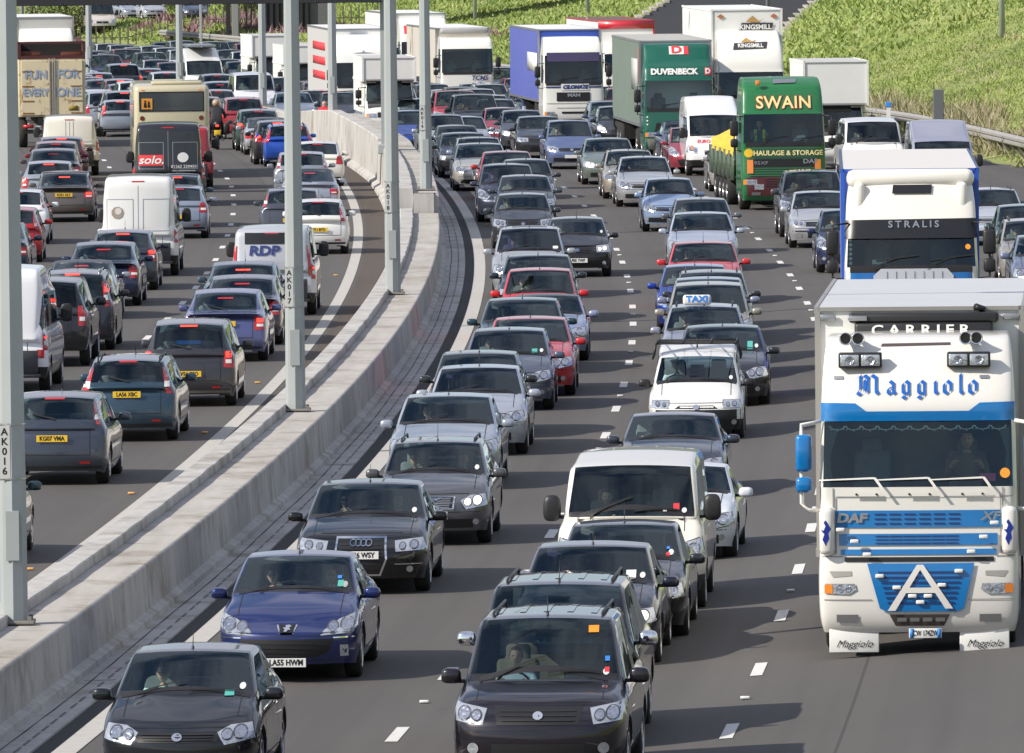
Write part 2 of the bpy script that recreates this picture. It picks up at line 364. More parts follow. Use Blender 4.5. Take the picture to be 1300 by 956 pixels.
def lofted(name, prof, D0, D1, mat, step=4.0, super_=True, gaps=0, kind='structure', parent=None, closed=False, smooth=False):
    """prof(D) -> [(offset, z)...]; swept along the road; gaps: panel length with a 15 mm joint"""
    bm = bmesh.new(); UVL = bm.loops.layers.uv.new('UVMap')
    segs = [(D0, D1)]
    if gaps:
        segs = []; d = D0
        while d < D1: segs.append((d, min(D1, d + gaps) - .02)); d += gaps
    for a, b in segs:
        prev = None; ds = Ds(a, b, step)
        for D in ds:
            row = []
            for o, z in prof(D):
                X = curve(D) + o; row.append(bm.verts.new((X, D, zroad(D, X) + z)))
            if prev:
                for i in range(len(row) - 1):
                    fc = bm.faces.new((prev[i], prev[i + 1], row[i + 1], row[i]))
                    for lp in fc.loops: lp[UVL].uv = (lp.vert.co.x - curve(lp.vert.co.y), lp.vert.co.y)
            elif gaps: bm.faces.new(row) if len(row) > 2 else None
            prev = row
        if gaps and len(prev) > 2: bm.faces.new(prev[::-1])
    o = new(name, mesh_from(bm, name, mat, smooth, recalc=False if not gaps else True), parent)
    if kind and not parent: o['kind'] = kind
    return o
def build_setting():
    # terrain: one sheet to the horizon
    xs = [-900, -500, -300, -200, -140, -100, -80, -65, -55] + [-50 + 1.5 * i for i in range(67)] + [52, 56, 62, 70, 80, 100, 140, 200, 300, 500, 900]
    ys = [-200, 0, 60, 90] + [100 + 6 * i for i in range(121)] + [840, 880, 940, 1020, 1150, 1400, 1800, 2500]
    vs = []; fs = []
    for D in ys:
        for x in xs:
            C = curve(min(max(D, 60), 820)); e = x - (C + 19); el = (C - 24.5) - x
            if -24.5 < (x - C) < 20.2: z = zroad(min(D, 900)) - .06
            else: z = hterr(x, min(max(D, 60), 900)) - (.03 if e < 1.2 else 0) 
            if abs(x) > 60 : z = min(z, 9) + 0
            vs.append((x, D, z))
    nx = len(xs)
    for j in range(len(ys) - 1):
        for i in range(nx - 1): a = j * nx + i; fs.append((a, a + 1, a + nx + 1, a + nx))
    me = bpy.data.meshes.new('ground'); me.from_pydata(vs, [], fs); me.update()
    g, t, bs = nodes('meadow_ground'); k = t.links.new; tc = t.nodes.new('ShaderNodeTexCoord')
    n = t.nodes.new('ShaderNodeTexNoise'); n.inputs['Scale'].default_value = .18; n.inputs['Detail'].default_value = 8; n.inputs['Roughness'].default_value = .65
    cr = t.nodes.new('ShaderNodeValToRGB'); el = cr.color_ramp.elements; el[0].position = .32; el[0].color = (.13, .17, .04, 1); el[1].position = .62; el[1].color = (.29, .32, .10, 1)
    e2 = el.new(.75); e2.color = (.33, .27, .15, 1)
    k(tc.outputs['Object'], n.inputs[0]); k(n.outputs[0], cr.inputs[0]); k(cr.outputs[0], bs.inputs['Base Color']); bs.inputs['Roughness'].default_value = .95
    me.materials.append(g); o = new('ground', me); o['kind'] = 'structure'
    for p in me.polygons: p.use_smooth = True
    # the two carriageways
    wide = lambda a, b, n_: (lambda D: [(a + (b - a) * i / n_, 0) for i in range(n_ + 1)])
    lofted('road_oncoming', wide(-.36, 20.1, 14), 60, 900, A_ROAD, 6)
    lofted('road_outbound', wide(-24.5, -3.0, 10), 60, 900, A_ROAD, 6)
    lofted('hard_strip', lambda D: [(-3.05, .004), (-2.0, .004)], 60, 700, A_STRIP, 4)
    lofted('dark_margin', lambda D: [(-.42, .006), (-.16, .006)], 60, 700, A_DARK, 3)
    bm = bmesh.new(); prev = None
    for D in Ds(452, 1100, 8):
        row = [bm.verts.new((xs_slip(D) + s * 4.2, D, hterr(xs_slip(D) + s * 4.2, min(D, 900)) * 0 + (zs_slip(D) if D > 480 else hterr(xs_slip(D), D)) + .06)) for s in (-1, 0, 1)]
        if prev:
            for i in (0, 1): bm.faces.new((prev[i], prev[i + 1], row[i + 1], row[i]))
        prev = row
    o = new('slip_road', mesh_from(bm, 'slip_road', A_DARK, False, recalc=False)); o['kind'] = 'structure'  # slip road coloured dark to stand for the overbridge's shade on it
    bm = bmesh.new()
    for D in Ds(500, 1000, 8)[:-1]:
        for s in (-1, 1): obox(bm, (xs_slip(D + 4) + s * 4.35, D + 4, zs_slip(D + 4) + .10), (.30, 8.1, .16))
    o = new('slip_road_kerb', mesh_from(bm, 'kerb', CONC_T, False)); o['kind'] = 'structure'
    # lines
    lofted('edge_line', lambda D: [(-.17, .009), (.12, .009)], 60, 700, LINE_W, 3); lofted('edge_line', lambda D: [(-3.40, .009), (-3.14, .009)], 60, 700, LINE_W, 3)
    lofted('edge_line', lambda D: [(16.2, .008), (16.4, .008)], 60, 440, LINE_W, 4)
    for off, ph in ((3.64, 1.8), (7.62, -.8), (11.9, 4.0), (-6.92, 6.5), (-10.6, 3.0), (-14.3, 6.0)):
        bm = bmesh.new(); D = 71.1 + ph
        # dashes fall on the photograph's own rhythm: 2 m mark, 7 m gap
        while D < 640:
            c = [(off - .075, D), (off + .075, D), (off + .075, D + 2.0), (off - .075, D + 2.0)]
            bm.faces.new([bm.verts.new((curve(d) + o_, d, zroad(d, curve(d) + o_) + .008)) for o_, d in c]); D += 9.0
        o = new('lane_marking', mesh_from(bm, 'lane_marking', DASH_W, False, recalc=False)); o['kind'] = 'structure'
    # central reserve: raised concrete bed between two upstands
    def hz(D):   # height of the bed and the left upstand
        if D < 280.5: return 0.0
        if D < 330.5: return .55
        if D < 372: return .62
        return max(.0, .62 - (D - 372) * .02)
    def jit(D): return .006 * math.sin(D * 2.3) + .006 * math.sin(D * 5.1 + 1) + .006 * math.sin(D * .9)
    lofted('central_reserve', lambda D: [(-1.74, .745 + hz(D)), (-1.085, .742 + hz(D))], 60, 280.4, CONC_T, 3, gaps=6.0)
    lofted('central_reserve', lambda D: [(-1.74, .745 + hz(D)), (-1.085, .742 + hz(D))], 280.6, 700, CONC_T, 3, gaps=6.0)
    bm = bmesh.new(); obox(bm, (curve(280.5) - 1.46, 280.62, 1.0), (.56, .2, .56)); o = new('central_reserve', mesh_from(bm, 'step', CONC_W, False)); o['kind'] = 'structure'
    rw = empty('concrete_wall', (0, 0, 0), 0, 'long streaked concrete wall beside the drainage channel, right side of the central reserve', 'concrete wall')
    for a, b, n_ in ((60, 280.4, 6.0), (280.6, 330, 6.0), (330.1, 700, 6.0)):
        lofted('wall_panel', lambda D: [(-.88, .0), (-.90, .10), (-1.01, .15), (-1.05, .72 + hz(D)), (-1.07, .738 + hz(D)), (-1.11, .738 + hz(D)), (-1.22, .66 + hz(D)), (-1.22, 0)], a, b, CONC_W, 3, gaps=n_, parent=rw)
    lw = empty('concrete_parapet', (0, 0, 0), 0, 'low rough edged concrete parapet on the outbound side of the central reserve', 'parapet')
    for a, b in ((60, 280.4), (280.6, 330.3), (330.6, 700)):
        ext = 0 if a < 100 else .06
        lofted('parapet_panel', lambda D: [(-1.74, .60 + hz(D)), (-1.755 + jit(D), .865 + hz(D)), (-1.775 + jit(D), .88 + hz(D)), (-2.09 - ext, .88 + hz(D)), (-2.12 - ext, .85 + hz(D)), (-2.16 - ext, .20), (-2.34 - ext, .10), (-2.36 - ext, 0), (-1.8, 0)], a, b, CONC_W, .9, gaps=10.0, parent=lw)
    lofted('drainage_channel', lambda D: [(-.90, .03), (-.40, .03), (-.395, 0)], 60, 700, CONC_C, 3, gaps=0, smooth=False)
    lofted('channel_joint', lambda D: [(-.765 + .012 * math.sin(D * .31), .0345), (-.748 + .012 * math.sin(D * .31) + .008 * math.sin(D * 1.7), .0345)], 100, 420, A_DARK, 1.5)
    # slot drain: a row of dark openings
    bm = bmesh.new(); D = 100.0
    while D < 330:
        bm.faces.new([bm.verts.new((curve(d) + o_, d, zroad(d) + .037)) for o_, d in ((-.585, D), (-.555, D), (-.555, D + .72), (-.585, D + .72))]); D += .98 if int(D * 3) % 7 else 1.3
    D = 104.0
    while D < 320: bm.faces.new([bm.verts.new((curve(d) + o_, d, zroad(d) + .037)) for o_, d in ((-.84, D), (-.44, D + .1), (-.44, D + .16), (-.84, D + .05))]); D += 23.0
    o = new('slot_drain', mesh_from(bm, 'slot_drain', M['ink'], False, recalc=False)); o['kind'] = 'structure'
    # road studs
    sb = bmesh.new(); obox(sb, (0, 0, .018), (.11, .10, .03), .008); sme = mesh_from(sb, 'road_stud', basic('amber_stud', (.75, .40, .10), .4)); wme = sme.copy(); wme.materials.clear(); wme.materials.append(M['white'])
    for off, me_, lab, gr in ((-3.62, sme, 'amber road stud beside the outbound inner white line', 'amber road studs'), (.42, sme, 'amber road stud beside the oncoming inner white line', 'amber studs on the oncoming side'), (3.64, wme, 'white road stud between two lane dashes', 'white road studs'), (7.62, wme, 'white road stud in the second row of lane dashes', 'white studs in the second row')):
        D = 112.0 if me_ is sme else (123.4 if off < 5 else 120.8)
        while D < 300:
            X = curve(D) + off; o = new('road_stud', me_); o.location = (X, D, zroad(D, X) + .005); tagit(o, lab, 'road stud', gr); D += 18
    # lamp columns
    pole_m = basic('galvanised_grey_paint', (.34, .37, .37), .5, noise=.08, scale=2)
    labs = {'AK016': 'AK016', 'AK017': 'AK017', 'AK018': 'AK018'}
    for px, D, zb, code in ((18, 127, .76, 'AK016'), (375.5, 177, .76, 'AK017'), (499, 226, .76, 'AK018'), (541, 282.5, 1.31, 'AK019'), (422.5, 378, 1.2, 'AK021'), (333.5, 430, .8, 'AK022'), (228, 480, .8, 'AK023'), (113, 530, .8, 'AK024')):
        p = atD(px, -160 + (10 - zb) * F / D, D); r = empty('lamp_column', (p.x, D, zroad(D) + zb), 0, ('grey lamp column numbered %s on the central reserve' % code) if D < 300 else ('distant grey lamp column rising behind %s' % {378: 'the tall wall section left of the small box van', 430: 'the red people carrier', 480: 'the roof of the cream school coach', 530: 'the rusty container lorry'}[D]), 'lamp column', 'lamp columns on the central reserve')
        bm = bmesh.new(); n = 8; R0, R1, HT = .172, .10, 12.0
        rings = [[bm.verts.new((math.cos(2 * PI * (i + .5) / n - PI / 2 + PI / 8) * rr, math.sin(2 * PI * (i + .5) / n - PI / 2 + PI / 8) * rr, z)) for i in range(n)] for rr, z in ((R0, 0), (R0 * .98, 1.6), (R0 * .93, 2.2), (R1, HT))]
        for a, b in zip(rings, rings[1:]):
            for i in range(n): bm.faces.new((a[i], a[(i + 1) % n], b[(i + 1) % n], b[i]))
        new('shaft', mesh_from(bm, 'shaft', pole_m, False), r)
        bm = bmesh.new(); obox(bm, (0, 0, .02), (.52, .52, .04), .01)
        for a in (-.2, .2):
            for b in (-.2, .2): obox(bm, (a, b, .06), (.05, .05, .07))
        new('base_plate', mesh_from(bm, 'base_plate', basic('weathered_base', (.20, .19, .17), .8, noise=.3), False), r)
        bm = bmesh.new(); obox(bm, (.0, -.17, 1.1), (.17, .02, .62), .004); new('inspection_door', mesh_from(bm, 'door', pole_m, False), r)
        if D < 300:
            zc = (2.9 if D < 250 else 3.3) - zb; bm = bmesh.new(); obox(bm, (-.085, -.160, zc), (.135, .006, .66)); s = new('number_plate', mesh_from(bm, 'plate', basic('pale_plate', (.55, .56, .54), .5), False), r)
            b2 = bmesh.new()
            for i, ch in enumerate(code): join_bm(b2, shift(text_bm(ch, .125, .003), -.085, zc + .25 - i * .122))
            place2d(b2, Matrix(((1, 0, 0, 0), (0, 0, -1, -.165), (0, 1, 0, 0), (0, 0, 0, 1)))); new('lettering', mesh_from(b2, 'lettering', M['ink'], False, recalc=False), s)
            bm = bmesh.new()
            for z in (zc + .34, zc - .34): lathe(bm, [(.178, z), (.178, z + .015)], 'Z', (0, 0, 0), 16)
            new('strap', mesh_from(bm, 'strap', M['steel']), r)
        bm = bmesh.new(); tube(bm, [(0, 0, HT), (-1.2, 0, HT + .25), (-1.8, 0, HT + .25)], .05, 8); tube(bm, [(0, 0, HT), (1.2, 0, HT + .25), (1.8, 0, HT + .25)], .05, 8); obox(bm, (-2.1, 0, HT + .25), (.7, .3, .14), .04); obox(bm, (2.1, 0, HT + .25), (.7, .3, .14), .04)
        new('lamp_arm', mesh_from(bm, 'lamp_arm', pole_m), r)
    # far lamp columns on the bank
    for px, D in ((603, 640), (746, 610), (975, 560), (1199 + 73, 430), (28, 640), (1130, 455)):
        X = atD(px, 10, D).x; z = hterr(X, D)
        if px in (1130,): continue
        bm = bmesh.new(); tube(bm, [(0, 0, -.3), (0, 0, 10)], [.13, .07], 8); o = new('lamp_column', mesh_from(bm, 'lamp_column', pole_m)); o.location = (X, D, z)
        tagit(o, {603: 'thin lamp column on the grass bank above the white lorry with the swoosh logo', 746: 'thin lamp column on the grass bank above the blue curtain lorry', 975: 'thin lamp column by the dark slip road above the bread lorry', 1272: 'lamp column foot at the top of the right grass bank', 28: 'far lamp column above the white lorry at the top left'}[px], 'lamp column')
    # gantry over the outbound lanes
    gz = basic('dark_gantry_steel', (.018, .018, .024), .6); r = empty('sign_gantry', (-4.0, 322, zroad(322)), 0, 'dark steel gantry beam over the outbound lanes along the top edge', 'gantry')
    bm = bmesh.new(); obox(bm, (-9.2, 0, 6.5), (18.4, 1.2, .95)); obox(bm, (-9.2, -.7, 7.5), (18.4, .1, 1.0)); new('beam', mesh_from(bm, 'beam', gz, False), r)
    bm = bmesh.new(); obox(bm, (.05, 0, 3.7), (.16, .16, 4.8)); obox(bm, (.05, 0, 1.4), (.4, .4, .3), .03); new('leg', mesh_from(bm, 'leg', pole_m, False), r)
    bm = bmesh.new(); obox(bm, (-18.3, 0, 3.2), (.3, .3, 6.2)); new('leg', mesh_from(bm, 'leg', pole_m, False), r)
    bm = bmesh.new()
    for k_ in range(9): tube(bm, [(-2 * k_, -.6, 6.05), (-2 * k_ - 1, .6, 6.05), (-2 * k_ - 2, -.6, 6.05)], .05, 6)
    new('bracing', mesh_from(bm, 'bracing', gz, False), r)
    # overbridge far back: abutment wall, columns, deck
    r = empty('overbridge', (-13.8, 640, -1.2), 0, 'dark bridge abutment and columns far back behind the lamp columns', 'bridge')
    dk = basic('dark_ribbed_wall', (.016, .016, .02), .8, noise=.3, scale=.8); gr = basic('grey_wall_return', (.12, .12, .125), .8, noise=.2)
    bm = bmesh.new(); obox(bm, (-.2, 2, 5), (3.2, 4, 10))
    for k_ in range(9): obox(bm, (-1.7 + k_ * .37, -.03, 5), (.12, .1, 10))
    new('abutment', mesh_from(bm, 'abutment', dk, False), r)
    bm = bmesh.new(); obox(bm, (1.95, 2.2, 5), (1.1, 4, 10)); new('wall_return', mesh_from(bm, 'wall_return', gr, False), r)
    for x, w_, m_ in ((-3.7, .28, dk), (-3.25, .42, basic('grey_column', (.22, .23, .23), .7)), (-5.4, .16, pole_m)): bm = bmesh.new(); obox(bm, (x, 0, 5), (w_, .4, 10), .03); new('column', mesh_from(bm, 'column', m_, False), r)
    for x in (-2.9, -2.2, -1.9): bm = bmesh.new(); obox(bm, (x - .4, 2, 5), (.10, .10, 10)); new('post', mesh_from(bm, 'post', dk, False), r)
    bm = bmesh.new(); obox(bm, (-3.4, 0, .5), (1.9, .7, .35), .05); new('footing', mesh_from(bm, 'footing', basic('brown_footing', (.12, .085, .06), .8), False), r)
    bm = bmesh.new(); obox(bm, (14, 6, 9.6), (70, 12, 1.2)); new('deck', mesh_from(bm, 'deck', gr, False), r)
    # right roadside barrier
    rust = basic('grey_rail_steel', (.36, .35, .33), .6, .3, noise=.12, scale=1); post_m = basic('weathered_post', (.11, .095, .08), .8, noise=.3)
    for nm, a, b, st, lab in (('crash_barrier', 250, 424, 2.4, 'steel crash barrier on close posts below the right grass bank'), ('crash_barrier', 424, 660, 4.0, 'far crash barrier curving away behind the lorries')):
        r = empty(nm, (0, 0, 0), 0, lab, 'crash barrier')
        o1 = 20.3 if a < 300 else 20.0
        bm = bmesh.new(); prev = None
        for D in Ds(a, b, 3):
            X = curve(D) + o1; z = max(zroad(D), hterr(X, D)) ; pr_ = [(-.05, .50), (-.12, .55), (-.12, .63), (-.05, .67), (-.12, .71), (-.12, .79), (-.02, .86), (.04, .86), (.04, .5)]
            row = [bm.verts.new((X + q, D, z + h)) for q, h in pr_]
            if prev:
                for i in range(len(row) - 1): bm.faces.new((prev[i], prev[i + 1], row[i + 1], row[i]))
            prev = row
        new('rail', mesh_from(bm, 'rail', rust, False), r)
        pm = bmesh.new(); obox(pm, (0, 0, .35), (.16, .18, .95)); pme = mesh_from(pm, 'post', post_m, False); D = a + .5
        while D < b - .5: X = curve(D) + o1 + .12; p = new('post', pme, r); p.location = (X, D, hterr(X, D)); D += st
    # back-of-sign posts behind the barrier
    D = 352; X = atD(1184, 150, D).x; bm = bmesh.new(); obox(bm, (0, 0, 1.2), (.36, .3, 2.9), .02); o = new('marker_post', mesh_from(bm, 'marker_post', basic('slate_post', (.13, .14, .15), .7), False)); o.location = (X + .2, D, hterr(X, D) - .2); tagit(o, 'thick slate grey post at the foot of the right grass bank', 'post')
    D = 360; X = atD(1128, 140, D).x; r = empty('marker_post', (X, D, max(0, hterr(X, D))), 0, 'thin white marker post with a blue top above the white van', 'post')
    bm = bmesh.new(); obox(bm, (0, 0, .85), (.14, .1, 1.7)); new('stake', mesh_from(bm, 'stake', M['white'], False), r); bm = bmesh.new(); obox(bm, (0, 0, 1.76), (.20, .14, .18), .02); new('cap', mesh_from(bm, 'cap', M['bluest'], False), r)
    # fence on the far bank
    r = empty('fence', (0, 0, 0), 0, 'thin dark post and rail fence on top of the far bank', 'fence'); pm = bmesh.new(); obox(pm, (0, 0, .5), (.09, .09, 1.5)); pme = mesh_from(pm, 'post', post_m, False)
    prevs = []
    for k_ in range(42):
        D = 668; X = -30 + k_ * .52 * 1.0; z = hterr(X, D); p = new('post', pme, r); p.location = (X, D, z); prevs.append((X, D, z))
    bm = bmesh.new(); tube(bm, [(x, d, z + .5) for x, d, z in prevs], .03, 4); new('rail', mesh_from(bm, 'rail', post_m, False), r)
    grass(); bushes()
    # unseen wooded ridge added to darken what roofs and bonnets mirror
    V = []; Fc = []; n = 90
    for i in range(n + 1):
        a_ = -1.25 + 2.5 * i / n; hh = 95 + 22 * math.sin(i * .35) + 12 * math.sin(i * .9 + 2)
        for r_, z in ((1150, -3), (1350, hh * .45), (1560, hh), (2100, hh * .9)): V.append((math.sin(a_) * r_, math.cos(a_) * r_, z))
    for i in range(n):
        for j in range(3): q = i * 4 + j; Fc.append((q, q + 4, q + 5, q + 1))
    me = bpy.data.meshes.new('added_hills'); me.from_pydata(V, [], Fc); me.update(); me.materials.append(basic('wooded_hill', (.06, .085, .06), .95, noise=.5, scale=.02)); o = new('added_hills', me); o['kind'] = 'structure'
def grass():
    rg = np.random.default_rng(3)
    def tufts(n, Dr, er, hgt, mat, name, label, cat='grass', dens=None, off=19.0, wide=.03, xr=None):
        V = []; Fc = []; k_ = 0
        Dv = rg.uniform(Dr[0], Dr[1], n) if xr is None else rg.uniform(Dr[0], Dr[1], n)
        for i in range(n):
            D = Dv[i]; C = curve(D); e = er[0] + (er[1] - er[0]) * rg.random() ** 1.2; X = C + off + e
            if D > 450 and abs(X - xs_slip(D)) < 5.2: continue
            px = 650 + X * F / D
            if px < 60 or px > 1400: continue
            if dens and math.sin(X * .9 + D * .13) * math.sin(D * .21 - X * .5) < dens: continue
            z = hterr(X, D) - .05; hh = hgt * (.5 + rg.random()) * (1 + .5 * math.sin(X * .6 + D * .17) * math.sin(D * .31 - X))
            for b in range(4):
                a = rg.random() * 6.283; ox, oy = rg.normal(0, .38, 2); dx, dy = math.cos(a) * wide, math.sin(a) * wide * .5; lx, ly = rg.normal(0, .30, 2) * hh * 1.8
                V += [(X + ox - dx, D + oy - dy, z), (X + ox + dx, D + oy + dy, z), (X + ox + lx, D + oy + ly, z + hh * (.7 + .5 * rg.random()))]; Fc.append((k_, k_ + 1, k_ + 2)); k_ += 3
        me = bpy.data.meshes.new(name); me.from_pydata(V, [], Fc); me.update(); me.materials.append(mat); o = new(name, me); tagit(o, label, cat, kind='stuff'); return o
    def gm(name, a, b, c):
        m, t, bs = nodes(name); k = t.links.new; tc = t.nodes.new('ShaderNodeTexCoord'); n = t.nodes.new('ShaderNodeTexNoise'); n.inputs['Scale'].default_value = .35; n.inputs['Detail'].default_value = 9; n.inputs['Roughness'].default_value = .75
        cr = t.nodes.new('ShaderNodeValToRGB'); el = cr.color_ramp.elements; el[0].position = .36; el[0].color = (*a, 1); el[1].position = .56; el[1].color = (*b, 1); e2 = el.new(.68); e2.color = (*c, 1)
        k(tc.outputs['Object'], n.inputs[0]); k(n.outputs[0], cr.inputs[0]); k(cr.outputs[0], bs.inputs['Base Color']); bs.inputs['Roughness'].default_value = .7
        bs.inputs['Transmission Weight'].default_value = 0; return m
    g1 = gm('meadow_grass', (.12, .19, .04), (.31, .385, .10), (.50, .46, .24)); g2 = gm('dry_stems', (.24, .22, .11), (.38, .34, .20), (.42, .32, .28))
    tufts(95000, (296, 462), (1.5, 34), .10, g1, 'grass', 'tall yellow green grass on the right bank'); tufts(30000, (450, 780), (1.0, 34), .20, g1, 'grass', 'rough grass on the far bank behind the traffic', wide=.09)
    tufts(6000, (296, 440), (1.2, 28), .26, g2, 'dry_grass', 'pale dry seed stems in the right bank grass', dens=.1, wide=.035)
    tufts(5000, (296, 430), (1.2, 3.6), .55, g2, 'weeds', 'tall dry weeds behind the crash barrier', 'weeds', dens=-.3, wide=.05)
    tufts(2500, (600, 720), (2, 14), .5, gm('pink_weeds', (.20, .10, .12), (.26, .14, .17), (.14, .12, .05)), 'weeds', 'pinkish weeds on the far bank', 'weeds', dens=.35, wide=.12)
def leaf_m(name, a, b):
    m, t, bs = nodes(name); k = t.links.new; tc = t.nodes.new('ShaderNodeTexCoord'); n = t.nodes.new('ShaderNodeTexNoise'); n.inputs['Scale'].default_value = 2.2; n.inputs['Detail'].default_value = 5
    mx = t.nodes.new('ShaderNodeMix'); mx.data_type = 'RGBA'; mx.inputs[6].default_value = (*a, 1); mx.inputs[7].default_value = (*b, 1); k(tc.outputs['Object'], n.inputs[0]); k(n.outputs[0], mx.inputs[0]); k(mx.outputs[2], bs.inputs['Base Color']); bs.inputs['Roughness'].default_value = .6; return m
def bushes():
    lm = [leaf_m('leaf_green', (.03, .055, .012), (.10, .15, .03)), leaf_m('leaf_yellow_green', (.07, .10, .02), (.17, .21, .05))]
    bark = basic('bark', (.09, .065, .045), .9)
    rg = random.Random(11)
    spots = [(40, 690, 3.2, 1), (75, 705, 2.6, 0), (95, 690, 2.2, 1), (150, 730, 2.6, 0), (190, 735, 2.4, 0), (215, 745, 2.8, 1), (232, 720, 2.0, 1), (262, 750, 2.6, 1), (285, 740, 2.2, 0), (310, 705, 3.0, 1), (322, 690, 2.2, 0),
             (440, 735, 2.4, 1), (470, 740, 2.6, 0), (500, 750, 2.6, 1), (560, 700, 2.2, 0), (590, 690, 2.6, 1), (620, 705, 2.4, 0)]
    names = ['leftmost bush', 'second bush from the left']
    for i, (px, D, s, mi) in enumerate(spots):
        X = atD(px, 5, D).x; z = hterr(X, D); right = px > 1200
        lab = 'small round tree at the top of the right bank beside a lamp column' if right else '%s green bush on the far bank, %s' % ('pale' if mi else 'dark', ('%s in the row left of the bridge columns' % ['leftmost', 'second', 'third', 'fourth', 'fifth', 'sixth', 'seventh', 'eighth', 'ninth', 'tenth', 'last'][i]) if px < 330 else '%s in the row right of the bridge wall' % ['first', 'second', 'third', 'fourth', 'fifth', 'last'][i - 11])
        r = empty('tree' if right else 'bush', (X, D, z), 0, lab, 'tree' if right else 'bush', None if right else 'bushes on the far bank')
        bm = bmesh.new(); tube(bm, [(0, 0, -.2), (.05, 0, s * .4), (0, .1, s * .9)], [.12, .09, .04], 6)
        for k_ in range(4): a = k_ * 1.7; tube(bm, [(0, 0, s * .3), (math.cos(a) * s * .3, math.sin(a) * s * .3, s * .7)], [.06, .02], 5)
        new('trunk', mesh_from(bm, 'trunk', bark), r)
        V = []; Fc = []; k_ = 0
        cl = [(rg.gauss(0, s * .38), rg.gauss(0, s * .3), s * (.35 + .7 * rg.random()), s * (.18 + .2 * rg.random())) for _ in range(9)]
        for q in range(1500):
            c = rg.choice(cl); d = Vector((rg.gauss(0, 1), rg.gauss(0, 1), rg.gauss(0, 1))).normalized() * c[3] * (.6 + .5 * rg.random()); p = Vector(c[:3]) + d
            a, b = Vector((rg.gauss(0, 1), rg.gauss(0, 1), rg.gauss(0, 1))).normalized() * .09, Vector((rg.gauss(0, 1), rg.gauss(0, 1), rg.gauss(0, 1))).normalized() * .07
            V += [tuple(p - a), tuple(p + b), tuple(p + a), tuple(p - b)]; Fc.append((k_, k_ + 1, k_ + 2, k_ + 3)); k_ += 4
        me = bpy.data.meshes.new('crown'); me.from_pydata(V, [], Fc); me.update(); me.materials.append(lm[mi]); new('crown', me, r)
# ================================================================== VEHICLES
# local frame: +X forward, +Y the car's left, origin on the ground under the middle
PAINT = basic('paint_slot', (.5, .5, .5), .3, coat=.8)
class Proto:
    def __init__(s): s.parts = []; s.info = {}
    def add(s, name, me, parent=-1, paint=False, label=None, slot=0):
        s.parts.append((name, me, parent, paint, label)); return len(s.parts) - 1
def spawn(proto, root, col=None, over=None, skip=()):
    """copies of every part (shared mesh data), parented to a thing's root"""
    made = []
    for i, (name, me, par, pt, label) in enumerate(proto.parts):
        if name in skip or (par >= 0 and made[par] is None): made.append(None); continue
        o = bpy.data.objects.new(name, me); COL.objects.link(o)
        o.parent = made[par] if par >= 0 else root
        if label: o['label'] = label
        if pt and col is not None:
            o.material_slots[0].link = 'OBJECT'; o.material_slots[0].material = col
        if over and name in over:
            o.material_slots[0].link = 'OBJECT'; o.material_slots[0].material = over[name]
        made.append(o)
    return made

def wheel_mesh(r, wd, side, style=0):
    bm = bmesh.new(); s = side
    lathe(bm, [(r * .62, -wd / 2), (r * .9, -wd / 2), (r * .98, -wd * .4), (r, -wd * .2), (r, wd * .2), (r * .98, wd * .4), (r * .9, wd / 2), (r * .64, wd / 2)], mi=0, n=32)
    tm = mesh_from(bm, 'tyre', M['tyre'])
    bm = bmesh.new()
    lathe(bm, [(r * .64, s * wd / 2), (r * .62, s * wd * .42), (r * .58, s * wd * .2), (.02, s * wd * .12)], mi=1, n=28)
    lathe(bm, [(.055, s * wd * .46), (.07, s * wd * .3), (.07, s * wd * .1)], n=12)
    lathe(bm, [(r * .66, s * wd * .47), (r * .66, s * wd * .52), (r * .6, s * wd * .5), (r * .59, s * wd * .4)], n=28)
    ns = 5 if style == 0 else 10
    for k in range(ns):
        a = 2 * PI * k / ns + .2
        obox(bm, (math.cos(a) * r * .33, s * wd * .38, math.sin(a) * r * .33), (r * .56, wd * .14, .075 if ns == 5 else .035), rot=None)
        vs = bm.verts[-8:] if False else None
    # spokes are rotated copies
    rm = bmesh.new()
    lathe(rm, [(r * .64, s * wd / 2), (r * .62, s * wd * .42), (r * .58, s * wd * .2), (.02, s * wd * .12)], mi=1, n=28)
    lathe(rm, [(.0, s * wd * .5), (.05, s * wd * .48), (.07, s * wd * .3)], n=12)
    lathe(rm, [(r * .66, s * wd * .47), (r * .66, s * wd * .52), (r * .6, s * wd * .5), (r * .59, s * wd * .4)], n=28)
    for k in range(ns):
        a = 2 * PI * k / ns + .2
        obox(rm, Matrix.Rotation(-a, 3, 'Y') @ Vector((r * .33, s * wd * .40, 0)), (r * .56, wd * .12, .075 if ns == 5 else .03), rot=Matrix.Rotation(-a, 3, 'Y'))
    bm.free()
    return tm, mesh_from(rm, 'rim', [M['rim'], M['under']])

def seat_mesh(x, y, mat, wd=.5):
    bm = bmesh.new()
    obox(bm, (x + .08, y, .44), (.5, wd, .16), .05)
    obox(bm, (x - .22, y, .78), (.14, wd * .94, .66), .05, rot=Matrix.Rotation(R(-14), 3, 'Y'))
    obox(bm, (x - .33, y, 1.16), (.1, .27, .2), .04, rot=Matrix.Rotation(R(-8), 3, 'Y'))
    return mesh_from(bm, 'seat', mat)
def dz(me, d):
    me.transform(Matrix.Translation((0, 0, d))); return me

